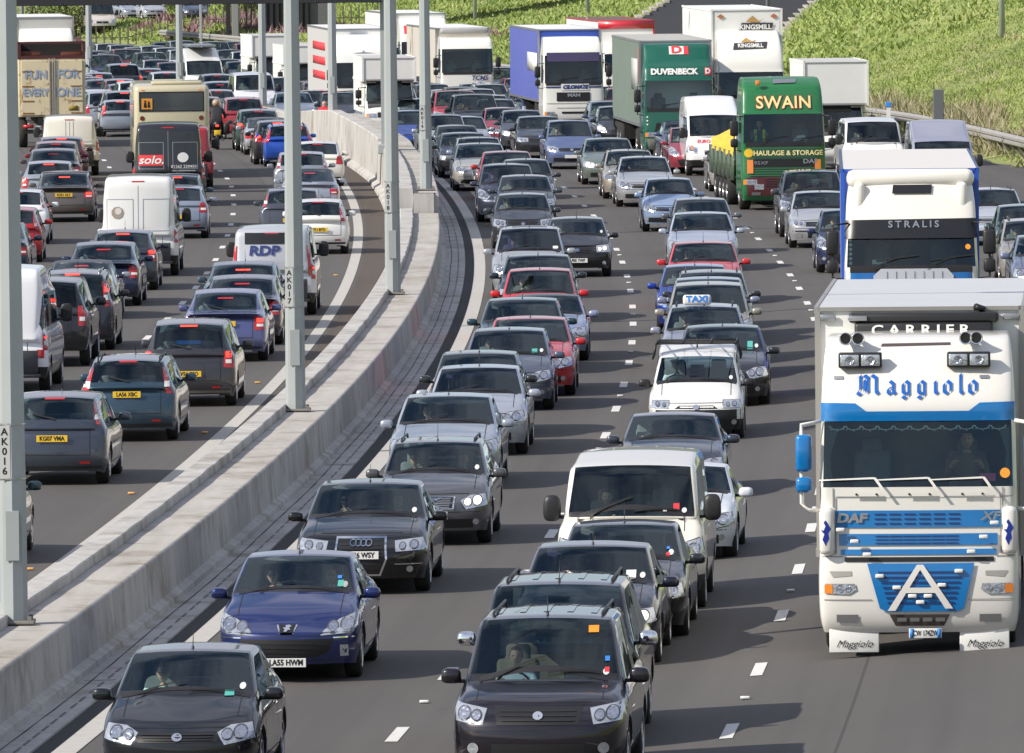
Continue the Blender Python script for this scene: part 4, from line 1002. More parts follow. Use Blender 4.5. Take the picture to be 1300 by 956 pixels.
car_kind('crossover', L=4.4, W=1.80, H=1.66, hood0=.95, cowlz=1.06, cowl=1.15, wst=1.85, roofr=3.85, rgb=4.14, rgbz=1.10, tail=4.26, tailz=1.02, ra=3.5, fa=.86, wr=.34, belt0=1.02, belt1=1.08, nose=.82, rq=True, rails=True, tailcrease=.15, rear_in=0,
         tl=[(-.85, .92), (-.70, .94), (-.62, 1.44), (-.70, 1.46), (-.83, 1.18)], hmz=.08, railmat='steel')
car_kind('coupe', L=4.25, W=1.78, H=1.30, hood0=.78, cowlz=.90, cowl=1.42, wst=2.1, roofr=2.9, rgb=3.72, rgbz=.95, tail=4.1, tailz=.92, belt0=.84, belt1=.90, nose=.64, ra=3.45, fa=.86, sunroof=False, aerial=False, rimstyle=1)
car_kind('convertible', **{**KINDS_CAR['coupe'], 'top_black': True, 'tailz': .88, 'rgbz': .92})
car_kind('small_van', L=4.25, W=1.72, H=1.62, hood0=.82, cowl=1.12, wst=1.84, roofr=4.0, rgb=4.16, rgbz=1.08, tail=4.2, tailz=.95, ra=3.35, fa=.84, tailcrease=.2, rear_in=0, tumble=.8, lowtrim=True, mirpaint=False, wsz=1.46, panelside=True,
         cw=.72, tl=[(-.86, .70), (-.74, .70), (-.74, 1.0), (-.86, 1.0)], frontband=[rect(-.78, .36, .78, .58)], grille=[(-.38, .60), (.38, .60), (.30, .655), (-.30, .655)], bars=0, badge=True,
         hl=[(-.84, .61), (-.50, .61), (-.50, .74), (-.80, .74)])
for nm, HH, LL in (('van_high', 2.55, 5.6), ('van_mid', 2.05, 4.9), ('minibus', 2.45, 5.4)):
    car_kind(nm, L=LL, W=2.02, H=HH, hood0=1.12, cowlz=1.26, cowl=.72, wst=1.30 if HH < 2.2 else 1.42, roofr=LL - .20, rgb=LL - .12, rgbz=1.25, tail=LL - .08, tailz=1.05, ra=LL - 1.05, fa=.92, wr=.34, belt0=1.22, belt1=1.26, nose=.90, nz=(.30, .52, .80),
             rq=nm == 'minibus', rear_in=-.06, tumble=.45 if HH < 2.2 else .12, cw=.70, rdrop=.02, mirpaint=False, mirsize=(.16, .24, .36), mirz=.10, corner=.4, bulge=.16, tailcrease=.6, aerial=False,
             intake=[rect(-.62, .40, .62, .50)], fogs=[], hl=[(-.88, .78), (-.58, .74), (-.54, .92), (-.84, 1.02)], grille=[(-.40, .70), (.40, .70), (.42, .84), (-.42, .84)],
             tl=[(-.885, .85), (-.80, .85), (-.80, 1.25), (-.885, 1.25)], hmz=.16, lowtrim=True, wsz=min(HH, 1.98), gtop=min(HH - .1, 1.90), panelside=(nm == 'van_high'), panelrear=True)

car_kind('saloon_b', **{**KINDS_CAR['saloon'], 'hl': [(-.87, .66), (-.62, .57), (-.43, .61), (-.46, .73), (-.80, .80)], 'grille': [(-.28, .50), (.28, .50), (.33, .72), (-.33, .72)], 'gframe': True, 'barmat': 'steel', 'bars': 4, 'intake': [rect(-.66, .25, .66, .37)], 'tl': [(-.86, .72), (-.44, .75), (-.44, .86), (-.86, .92)], 'bulge': .26, 'L': 4.65, 'tail': 4.56})
car_kind('saloon_c', **{**KINDS_CAR['saloon'], 'hl': [(-.85, .60), (-.47, .60), (-.47, .73), (-.82, .75)], 'grille': [(-.45, .58), (.45, .58), (.45, .70), (-.45, .70)], 'bars': 1, 'barmat': 'chrome', 'intake': [rect(-.40, .28, .40, .42)], 'fogs': [rect(-.72, .30, -.56, .40), rect(.56, .30, .72, .40)], 'frontband': [rect(-.80, .44, .80, .475)], 'tl': [(-.86, .66), (-.62, .66), (-.62, .94), (-.84, .94)], 'bulge': .12, 'cowl': 1.36, 'wst': 2.02})
car_kind('hatchback_b', **{**KINDS_CAR['hatchback'], 'hl': [(-.90, .66), (-.64, .58), (-.50, .64), (-.66, .84), (-.86, .95)], 'grille': [(-.30, .64), (.30, .64), (.34, .70), (-.34, .70)], 'bars': 1, 'barmat': 'chrome', 'intake': [[(-.48, .27), (.48, .27), (.58, .47), (-.58, .47)]], 'tl': [(-.86, .80), (-.62, .78), (-.56, .92), (-.70, 1.04), (-.86, 1.02)], 'bulge': .27, 'H': 1.50})
car_kind('hatchback_c', **{**KINDS_CAR['hatchback'], 'hl': [(-.84, .62), (-.50, .62), (-.48, .77), (-.80, .80)], 'grille': [(-.38, .60), (.38, .60), (.40, .74), (-.40, .74)], 'bars': 3, 'frontband': [rect(-.80, .43, .80, .50)], 'intake': [rect(-.5, .27, .5, .38)], 'tl': [(-.86, .62), (-.66, .62), (-.66, .95), (-.84, .95)], 'bulge': .10, 'H': 1.42, 'roofr': 3.5, 'rgb': 3.9})
car_kind('estate_b', **{**KINDS_CAR['estate'], 'gframe': False, 'grille': [(-.42, .62), (.42, .62), (.44, .73), (-.44, .73)], 'bars': 2, 'hl': [(-.88, .64), (-.54, .58), (-.48, .70), (-.82, .79)], 'intake': [rect(-.56, .27, .56, .42)]})
car_kind('mpv_b', **{**KINDS_CAR['mpv'], 'hl': [(-.88, .72), (-.60, .64), (-.50, .74), (-.66, .90), (-.86, .98)], 'grille': [(-.40, .62), (.40, .62), (.46, .76), (-.46, .76)], 'bars': 2, 'barmat': 'steel', 'bulge': .26})
VARIANTS = {'saloon': ['saloon', 'saloon_b', 'saloon_c'], 'hatchback': ['hatchback', 'hatchback_b', 'hatchback_c'], 'estate': ['estate', 'estate_b'], 'mpv': ['mpv', 'mpv_b']}
# ------------------------------------------------------------------ people
def skin_body(chains, radii, levels=2, root=None):
    """chains: list of lists of point keys; one continuous skinned surface"""
    me = bpy.data.meshes.new('sk'); bm = bmesh.new(); vs = {}; lay = bm.verts.layers.skin.verify()
    for ch in chains:
        prev = None
        for key in ch:
            if key not in vs:
                p, r = radii[key]; v = bm.verts.new(p); v[lay].radius = r if isinstance(r, tuple) else (r, r); v[lay].use_root = (key == root); vs[key] = v
            if prev is not None and not bm.edges.get((prev, vs[key])): bm.edges.new((prev, vs[key]))
            prev = vs[key]
    bm.to_mesh(me); bm.free()
    o = bpy.data.objects.new('sk', me); COL.objects.link(o)
    md = o.modifiers.new('k', 'SKIN'); md.use_smooth_shade = True
    m2 = o.modifiers.new('s', 'SUBSURF'); m2.levels = levels; m2.render_levels = levels
    dg = bpy.context.evaluated_depsgraph_get(); out = bpy.data.meshes.new_from_object(o.evaluated_get(dg))
    bpy.data.objects.remove(o); bpy.data.meshes.remove(me)
    return out
def head_mesh():
    bm = bmesh.new(); r = bmesh.ops.create_uvsphere(bm, u_segments=24, v_segments=20, radius=1)
    for v in bm.verts:
        x, y, z = v.co
        v.co = Vector((x * .098, y * .076, z * .118))
        if z < 0: v.co.y *= 1 - .28 * (-z) ** 1.5; v.co.x *= 1 - .10 * (-z)
        if x > .8 and abs(y) < .22 and -.25 < z < .22: v.co.x += .026 * (1 - abs(y) / .22) * (1 - (z + .05) / .3 if z > -.05 else 1)
        if x > .75 and .1 < abs(y) < .55 and .02 < z < .28: v.co.x -= .008
        if x > .7 and z < -.75: v.co.x += .012
    for s in (1, -1):   # ears
        e = bmesh.ops.create_uvsphere(bm, u_segments=8, v_segments=6, radius=1)
        for v in e['verts']: v.co = Vector((v.co.x * .02 - .005, v.co.y * .008 + s * .077, v.co.z * .032))
    return bm
def build_person(name, arm='wheel', hairmat=None, passenger=False):
    """seated figure; origin at the hip on the seat, facing +X"""
    pr = Proto()
    J = dict(hip=((0, 0, .0), (.17, .13)), bel=((-.03, 0, .16), (.165, .12)), che=((-.07, 0, .36), (.19, .125)), nek=((-.07, 0, .50), (.065, .06)), nk2=((-.05, 0, .57), (.055, .05)))
    ch = [['hip', 'bel', 'che', 'nek', 'nk2']]
    for s, t in ((1, 'l'), (-1, 'r')):
        J['sh' + t] = ((-.07, s * .19, .44), .065)
        if passenger: J['el' + t] = ((.0, s * .25, .18), .045); J['wr' + t] = ((.22, s * .12, .14), .03); J['ha' + t] = ((.30, s * .07, .13), .04)
        else: J['el' + t] = ((.14, s * .25, .24), .047); J['wr' + t] = ((.37, s * .17, .40), .03); J['ha' + t] = ((.43, s * .155, .43), .036)
        if arm == 'window' and s < 0: J['elr'] = ((.02, -.42, .32), .047); J['wrr'] = ((.26, -.52, .30), .03); J['har'] = ((.33, -.53, .24), .036)
        J['kn' + t] = ((.44, s * .13, .06), .075); J['an' + t] = ((.62, s * .13, -.28), .05); J['to' + t] = ((.76, s * .13, -.30), .045)
        ch += [['che', 'sh' + t, 'el' + t, 'wr' + t, 'ha' + t], ['hip', 'kn' + t, 'an' + t, 'to' + t]]
    me = skin_body(ch, J, 2, 'hip')
    bm = bmesh.new(); bm.from_mesh(me); bpy.data.meshes.remove(me)
    # head joined into the same body mesh, then hands' fingers
    h = head_mesh(); bmesh.ops.translate(h, vec=(-.02, 0, .685), verts=h.verts)
    for f in h.faces: f.material_index = 1
    hn = bmesh.new(); hm = bpy.data.meshes.new('h'); h.to_mesh(hm); h.free(); bm.from_mesh(hm); bpy.data.meshes.remove(hm)
    for f in bm.faces:
        c = f.calc_center_median()
        if c.z > .52: f.material_index = 1
        else:
            f.material_index = 0
            for t in 'lr':
                wv = Vector(J['wr' + t][0]); hv = Vector(J['ha' + t][0]); ev = Vector(J['el' + t][0])
                q = wv * .55 + ev * .45
                if (c - wv).dot((hv - ev).normalized()) > -.06 and (c - hv).length < .2: f.material_index = 1
            if c.z < .05 and c.x > .12: f.material_index = 2
    for t in 'lr':
        hv = Vector(J['ha' + t][0]); d = (hv - Vector(J['wr' + t][0])).normalized(); sd = Vector((0, 1, 0)) - d * d.y; sd.normalize(); up = d.cross(sd)
        for k in range(5):
            ln = (.05, .07, .078, .072, .055)[k]; o = sd * (.034 - k * .017) * (1 if t == 'l' else -1)
            if k == 0: b = hv + sd * (-.035 if t == 'l' else .035); pts = [b, b + d * .02 + sd * (-.02 if t == 'l' else .02), b + d * .045 - up * .01]
            else: b = hv + o + d * .02; pts = [b, b + d * ln * .5, b + d * ln * .8 - Vector((0, 0, 1)) * ln * .45]
            tube(bm, pts, [.010, .009, .007], 6, 1)
    pr.add('body', mesh_from(bm, 'body', [basic('shirt_slot', (.5, .5, .5), .8), M['skin'], basic('dark_trousers', (.03, .035, .05), .8)]), paint=True)
    hr = bmesh.new(); bmesh.ops.create_uvsphere(hr, u_segments=20, v_segments=14, radius=1)
    bmesh.ops.delete(hr, geom=[v for v in hr.verts if v.co.z < -.15 or (v.co.x > .45 and v.co.z < .55)], context='VERTS')
    for v in hr.verts: v.co = Vector((v.co.x * .106 - .026, v.co.y * .084, v.co.z * .126 + .688))
    pr.add('hair', mesh_from(hr, 'hair', hairmat or M['hair']))
    bm = bmesh.new()
    for s in (1, -1): obox(bm, (.069, s * .030, .70), (.012, .03, .012), .003)
    obox(bm, (.076, 0, .632), (.01, .045, .008), .003)
    if 'sun' in name: obox(bm, (.078, 0, .702), (.012, .125, .036), .006)
    pr.add('sunglasses' if 'sun' in name else 'eyes_and_mouth', mesh_from(bm, 'face_detail', M['ink'] if 'sun' in name else basic('lips_dark', (.12, .05, .04), .6)))
    return pr
PEOPLE = {}
def person(kind, loc, rz, shirt, label, group=None):
    if kind not in PEOPLE:
        PEOPLE[kind] = build_person(kind, 'window' if 'window' in kind else 'wheel', basic('fair_hair', (.35, .22, .09), .7) if 'fair' in kind else basic('grey_hair', (.35, .34, .33), .7) if 'grey' in kind else None, 'passenger' in kind)
    r = empty('person', loc, rz, label, 'person', group)
    spawn(PEOPLE[kind], r, basic('shirt_' + shirt, rgb(shirt), .8))
    return r

# ------------------------------------------------------------------ trucks
def cab_mesh(rows, side_cols, W, lat=(1.0, .96, .5, 0.0), ws=(4, 5), door=(1, 2), top_rise=0, corner=.35, subd=3, roofz=None):
    """rows: (z, x set back from the front, width factor); the shell of a lorry cab; material 0 paint, 1 windscreen, 2 door glass, 3 black"""
    W2 = W / 2; bm = bmesh.new(); cache = {}
    crl = bm.edges.layers.float.new('crease_edge')
    def vert(p):
        q = tuple(round(c, 4) for c in p)
        if q not in cache: cache[q] = bm.verts.new(q)
        return cache[q]
    def face(ps, t):
        vs = []
        for p in ps:
            v = vert(p)
            if v not in vs: vs.append(v)
        if len(vs) > 2:
            try: f = bm.faces.new(vs); f.material_index = t
            except ValueError: pass
    NR, NL, NC = len(rows), len(lat), len(side_cols)
    rc = .10
    def fp(j, k, s):    # front grid
        z, x, wf = rows[j]; f = lat[k]
        return (-x - (rc if k == 0 else 0) - .05 * f * f, s * W2 * wf * f, z)
    zt = roofz or (lambda c: rows[-1][0])
    def sp(i, j, s):
        z, x, wf = rows[j]; c = side_cols[i]
        xx = -x - rc - .05 if i == 0 else -max(c, x + rc + .08)
        zz = z if j < NR - 1 else zt(c)
        return (xx, s * W2 * wf, zz if i else z)
    def tp(i, k, s):
        if i == 0: return fp(NR - 1, k, s)
        p = sp(i, NR - 1, s); return (p[0], p[1] * lat[k] / lat[0], p[2] + .02 * (1 - lat[k] ** 2))
    def fp2(j, k, s): return sp(0, j, s) if k == 0 else fp(j, k, s)
    for s in (1, -1):
        for j in range(NR - 1):
            for k in range(NL - 1):
                t = 0
                if ws[0] <= j < ws[1] and k >= 1: t = 1
                face([fp2(j, k, s), fp2(j, k + 1, s), fp2(j + 1, k + 1, s), fp2(j + 1, k, s)], t)
            for i in range(NC - 1):
                t = 2 if (ws[0] <= j < ws[1] and door[0] <= i < door[1]) else 0
                face([sp(i, j, s), sp(i + 1, j, s), sp(i + 1, j + 1, s), sp(i, j + 1, s)], t)
        for i in range(NC - 1):
            for k in range(NL - 1):
                g = lambda i_, k_: (fp2(NR - 1, k_, s) if i_ == 0 else tp(i_, k_, s))
                face([g(i, k), g(i + 1, k), g(i + 1, k + 1), g(i, k + 1)], 0)
        for j in range(NR - 1):
            for k in range(NL - 1):
                g = lambda j_, k_: (lambda p: (p[0], p[1] * lat[k_] / lat[0], p[2] + (.02 * (1 - lat[k_] ** 2) if j_ == NR - 1 else 0)))(sp(NC - 1, j_, s))
                face([g(j, k), g(j, k + 1), g(j + 1, k + 1), g(j + 1, k)], 0)
    bmesh.ops.recalc_face_normals(bm, faces=bm.faces)
    # crease the windscreen border and the back edges
    for e in bm.edges:
        a, b = e.verts
        ms = set(f.material_index for f in e.link_faces)
        if len(ms) > 1: e[crl] = 1.0
        elif abs(a.co.z - b.co.z) < .001 and min(abs(a.co.z - rows[ws[0]][0]), abs(a.co.z - rows[ws[1]][0])) < .001: e[crl] = 1.0
        elif abs(a.co.x - b.co.x) < .001 and abs(a.co.x + side_cols[-1]) < .001: e[crl] = .6
    for j, c in ((0, .9),):
        pass
    me = subsurf(bm, subd, [PAINT, M['glass'], M['glass'], M['trim']])
    return me
def lorry_wheel(bm_t, bm_r, x, s, W2, r=.50, dual=False):
    wd = .58 if dual else .32
    c = (x, s * (W2 - wd / 2 - .02), r)
    lathe(bm_t, [(r * .55, -wd / 2), (r * .9, -wd / 2), (r, -wd * .42), (r, wd * .42), (r * .9, wd / 2), (r * .55, wd / 2)], 'Y', c, 28)
    lathe(bm_r, [(r * .56, s * wd * .5), (r * .5, s * wd * .36), (r * .25, s * wd * .3), (r * .22, s * wd * .5), (0.01, s * wd * .52)], 'Y', c, 20)
def add_wheels(pr, xs, W, r=.5, par=-1, duals=()):
    for x in xs:
        for s in (1, -1):
            bt, br = bmesh.new(), bmesh.new(); lorry_wheel(bt, br, x, s, W / 2, r, x in duals)
            iw = pr.add('wheel', mesh_from(bt, 'wheel', M['tyre']), par); pr.add('rim', mesh_from(br, 'rim', M['rim']), iw)
ROWS_STD = [(.32, .14, .95), (.50, .0, .99), (.95, .0, 1.0), (1.30, .02, 1.0), (2.12, .05, .99), (2.95, .26, .97), (3.10, .31, .965), (3.25, .42, .94)]
def fdec(pr, name, shapes, bv, mat, par=-1, off=.012, step=.12, mode='front', label=None):
    bm = decal_bm(shapes, bv, mode, off, step)
    return pr.add(name, mesh_from(bm, name, mat if not isinstance(mat, str) else M[mat]), par, label=label)
def ftext(pr, s, size, y, z, bv, mat, par=-1, bold=0, shear=0, xs=1.0, off=.02, name='lettering', mode='front', space=1.0, flip=False, label=None):
    bm = text_bm(s, size, bold, shear, xs, space=space); shift(bm, y, z); project(bm, bvh=bv, mode=mode, off=off)
    return pr.add(name, mesh_from(bm, name, mat, False, recalc=False), par, label=label)
def cab_interior(pr, W, zf=1.45, x0=-.55, smat=None):
    bm = bmesh.new()
    obox(bm, (x0 + .12, 0, zf + .50), (.45, W * .88, .22), .05); obox(bm, (x0 - .7, 0, zf - .05), (1.5, W * .9, .08)); obox(bm, (x0 - 1.35, 0, zf + .8), (.06, W * .9, 1.7))
    pr.add('dashboard', mesh_from(bm, 'dashboard', M['interior']))
    for y in (-.62, .62): me = seat_mesh(x0 - .75, y, smat or M['seat'], .52); me.transform(Matrix.Translation((0, 0, zf))); pr.add('seat', me)
def big_mirror(pr, s, x, y, z, col='black', h=.42, par=-1):
    bm = bmesh.new(); obox(bm, (x, y * s, z), (.14, .24, h), .05); obox(bm, (x, y * s, z - h * .95), (.13, .22, h * .55), .05, mi=0)
    i = pr.add('door_mirror', mesh_from(bm, 'door_mirror', M[col] if isinstance(col, str) else col), par)
    bm = bmesh.new(); tube(bm, [(x - .05, (y - .30) * s, z + h * .78), (x, y * s, z + h * .72), (x, y * s, z - h * 1.4), (x - .05, (y - .30) * s, z - h * 1.5)], .022, 6)
    pr.add('mirror_arm', mesh_from(bm, 'mirror_arm', M['black'] if isinstance(col, str) else M['white']), i)
def boxbody(pr, x0, x1, z0, z1, W, front, side, roof, name='box_body', par=-1, ribs=0, bevel=.03, edge=None, skirt=None):
    """a lorry's box: x0 rear .. x1 front; front wall, side walls and roof are parts"""
    bm = bmesh.new(); obox(bm, ((x0 + x1) / 2, 0, (z0 + z1) / 2), (x1 - x0, W, z1 - z0), bevel)
    for f in bm.faces:
        n = f.normal
        f.material_index = 0 if n.x > .7 else (2 if n.z > .7 else 1)
    ib = pr.add(name, mesh_from(bm, name, [front, side, roof], False), par)
    em = edge or M['steel']
    bm = bmesh.new()
    for s in (1, -1):
        obox(bm, (x1 + .012, s * (W / 2 - .03), (z0 + z1) / 2), (.05, .07, z1 - z0 + .02)); obox(bm, ((x0 + x1) / 2, s * (W / 2 - .01), z1 - .03), (x1 - x0 + .02, .05, .08)); obox(bm, ((x0 + x1) / 2, s * (W / 2 - .01), z0 + .04), (x1 - x0 + .02, .06, .10))
    obox(bm, (x1 + .012, 0, z1 - .02), (.05, W - .08, .05))
    pr.add('corner_trim', mesh_from(bm, 'corner_trim', em, False), ib)
    if ribs:
        bm = bmesh.new()
        for k in range(ribs): obox(bm, (x0 + (x1 - x0) * (k + .5) / ribs, 0, z1 + .012), (.03, W - .1, .03))
        pr.add('roof_ribs', mesh_from(bm, 'roof_ribs', roof, False), ib)
    bm = bmesh.new(); obox(bm, ((x0 + x1) / 2, 0, z0 - .12), (x1 - x0 - .2, 1.0, .22)); obox(bm, (x0 + .1, 0, .62), (.12, W - .2, .14))
    for k in range(4): obox(bm, (x0 + 4.9 + k * .9 if x1 - x0 > 9 else x0 + 2.2 + k * .3, 0, z0 - .35), (.05, W - .15, .5))
    pr.add('chassis', mesh_from(bm, 'chassis', M['under'], False), ib)
    return ib
def nib(strokes, w=.11, ang=40):
    """broad-nib pen strokes -> list of convex quads (blackletter)"""
    dx, dy = math.cos(R(ang)) * w / 2, math.sin(R(ang)) * w / 2; out = []
    for st in strokes:
        for a, b in zip(st, st[1:]):
            pts = [(a[0] - dx, a[1] - dy), (a[0] + dx, a[1] + dy), (b[0] + dx, b[1] + dy), (b[0] - dx, b[1] - dy)]
            ar = sum(pts[i][0] * pts[(i + 1) % 4][1] - pts[(i + 1) % 4][0] * pts[i][1] for i in range(4))
            if abs(ar) < 1e-5: continue
            out.append(pts if ar > 0 else pts[::-1])
    return out
BL = {   # x-height 1; each glyph (advance, strokes)
    'M': (2.25, [[(.15, 1.28), (.40, 1.45), (.40, .45), (.15, .10), (.42, -.05), (.62, .10)], [(.45, 1.30), (.75, 1.48), (1.02, 1.28), (1.02, .12)], [(.75, 1.15), (.75, .3), (.55, .1)],
                 [(1.05, 1.28), (1.35, 1.5), (1.68, 1.28), (1.68, .25), (1.85, .02), (2.0, .12)], [(-.02, 1.1), (.15, 1.28)], [(-.05, .15), (.12, .30)], [(1.02, .12), (.88, .0)]]),
    'a': (1.0, [[(.12, .82), (.35, 1.02), (.62, .80), (.62, .18), (.78, .02), (.9, .12)], [(.62, .58), (.2, .42), (.18, .18), (.36, .0), (.60, .18)]]),
    'g': (1.05, [[(.18, .82), (.18, .22), (.38, .02), (.64, .18)], [(.18, .82), (.42, 1.02), (.66, .84), (.66, -.12), (.42, -.34), (.14, -.20)], [(.66, .88), (.82, 1.02)]]),
    'i': (.62, [[(.10, .85), (.28, .98), (.28, .20), (.45, .0), (.58, .12)], [(.24, 1.32), (.32, 1.40)]]),
    'o': (1.0, [[(.42, 1.02), (.16, .78), (.16, .20), (.44, .0), (.70, .22), (.70, .78), (.42, 1.02)]]),
    'l': (.62, [[(.12, 1.40), (.28, 1.55), (.28, .20), (.45, .0), (.58, .12)]]),
}
def blackletter(s, h):
    x = 0; out = []
    for ch in s:
        adv, st = BL[ch]
        for q in nib(st, .30, 42): out.append([((px + x) * h, py * h) for px, py in q])
        x += adv + .22
    tw = (x - .22) * h
    return [[(px - tw / 2, py) for px, py in q] for q in out]
# ------------------------------------------------------------------ the lorries, each built as itself; origin on the ground under the front bumper
GLS = [[-1.22, .80, -.80, .94]]
def std_front(pr, bv, ib, W=2.5, hz=.84, plate='', lampcol='lampglass', grillerect=None, gmat='grille', wz=2.12, wipers=2, bz=.50):
    h = W / 2
    for s in (1, -1):
        i = fdec(pr, 'headlight', [rect(s * (h - .26) - .19, hz - .08, s * (h - .26) + .19, hz + .08)], bv, lampcol, off=.016, step=.08)
        fdec(pr, 'indicator', [rect(s * (h - .10) - .045, hz - .07, s * (h - .10) + .045, hz + .07)], bv, 'amber', i, .02, .08)
        fdec(pr, 'lamp_reflector', [circle(s * (h - .22), hz, .055), circle(s * (h - .36), hz, .05)], bv, 'lampring', i, .022, .2)
        fdec(pr, 'fog_lamp', [rect(s * (h - .42) - .13, bz - .045, s * (h - .42) + .13, bz + .045)], bv, 'steel', off=.014)
    if grillerect: fdec(pr, 'grille', grillerect, bv, gmat, off=.012)
    fdec(pr, 'scuttle', [rect(-h + .12, wz - .10, h - .12, wz + .03)], bv, 'black', off=.014)
    for k in range(wipers):
        y = -.75 + k * 1.0
        fdec(pr, 'wiper', [[(y, wz - .02), (y + .03, wz - .03), (y + .50, wz + .16), (y + .48, wz + .18)], [(y + .10, wz + .10), (y + .9, wz + .20), (y + .9, wz + .225), (y + .10, wz + .125)]], bv, 'ink', off=.05)
    if plate:
        i = fdec(pr, 'number_plate', [rect(-.27, bz - .06, .27, bz + .06)], bv, 'white', off=.02)
        ftext(pr, plate, .10, 0, bz, bv, M['ink'], i, .002, off=.035)
def make_cab(pr, W, rows, cols=(0, .45, 1.25, 2.2), ws=(4, 5), roofz=None, name='cab', interior=True, **k):
    me = cab_mesh(rows, cols, W, ws=ws, roofz=roofz, **k); bv = bvh_of(me)
    bm = bmesh.new(); bm.from_mesh(me)
    for f in bm.faces:
        pass
    res = None
    for nm, tg in ((name, (0, 3)), ('windscreen', (1,)), ('side_window', (2,))):
        b2 = bm.copy(); bmesh.ops.delete(b2, geom=[f for f in b2.faces if f.material_index not in tg], context='FACES')
        if nm == 'side_window':
            for s in (1, -1):
                b3 = b2.copy(); bmesh.ops.delete(b3, geom=[f for f in b3.faces if f.calc_center_median().y * s < 0], context='FACES')
                if b3.faces: pr.add(nm, mesh_from(b3, nm, M['glass'], recalc=False))
            b2.free(); continue
        for f in b2.faces: f.material_index = 1 if f.material_index == 3 else 0
        i = pr.add(nm, mesh_from(b2, nm, [PAINT, M['trim']] if nm == name else [M['glass']], recalc=False), paint=nm == name)
        if nm == name: res = i
    bm.free()
    if interior: cab_interior(pr, W, zf=rows[ws[0]][0] - .72)
    bm = bmesh.new(); obox(bm, (-cols[-1] / 2 - .1, 0, .62), (cols[-1] - .5, W - .9, .5)); pr.add('chassis', mesh_from(bm, 'chassis', M['under'], False))
    return bv, res
OBST = []
def root_at(name, px, py, D, label, cat, group=None, h=0.0, yaw=0.0):
    """thing on the road surface below the sight line through (px, py) at depth D, facing the camera along the lane"""
    p = atD(px, py, D); t = heading(D); OBST.append((p.x, D, 17.0 if 'artic' in name or 'flat' in name else 7.0))
    r = empty(name, (p.x, D, zroad(D, p.x) + h), math.atan2(-t.y, -t.x) + R(yaw), label, cat, group); return r
def lorry_ok(pr, r, col): return spawn(pr, r, col)
LG = 'heavy lorries in the oncoming traffic'
white_box = basic('white_grp_panel', (.76, .76, .73), .45, noise=.06, scale=1.2); grey_box = basic('aluminium_panel', (.50, .51, .52), .4, .3, noise=.10, scale=.8)
cream_side = basic('cream_curtain', (.52, .48, .42), .6, noise=.08, scale=.7)

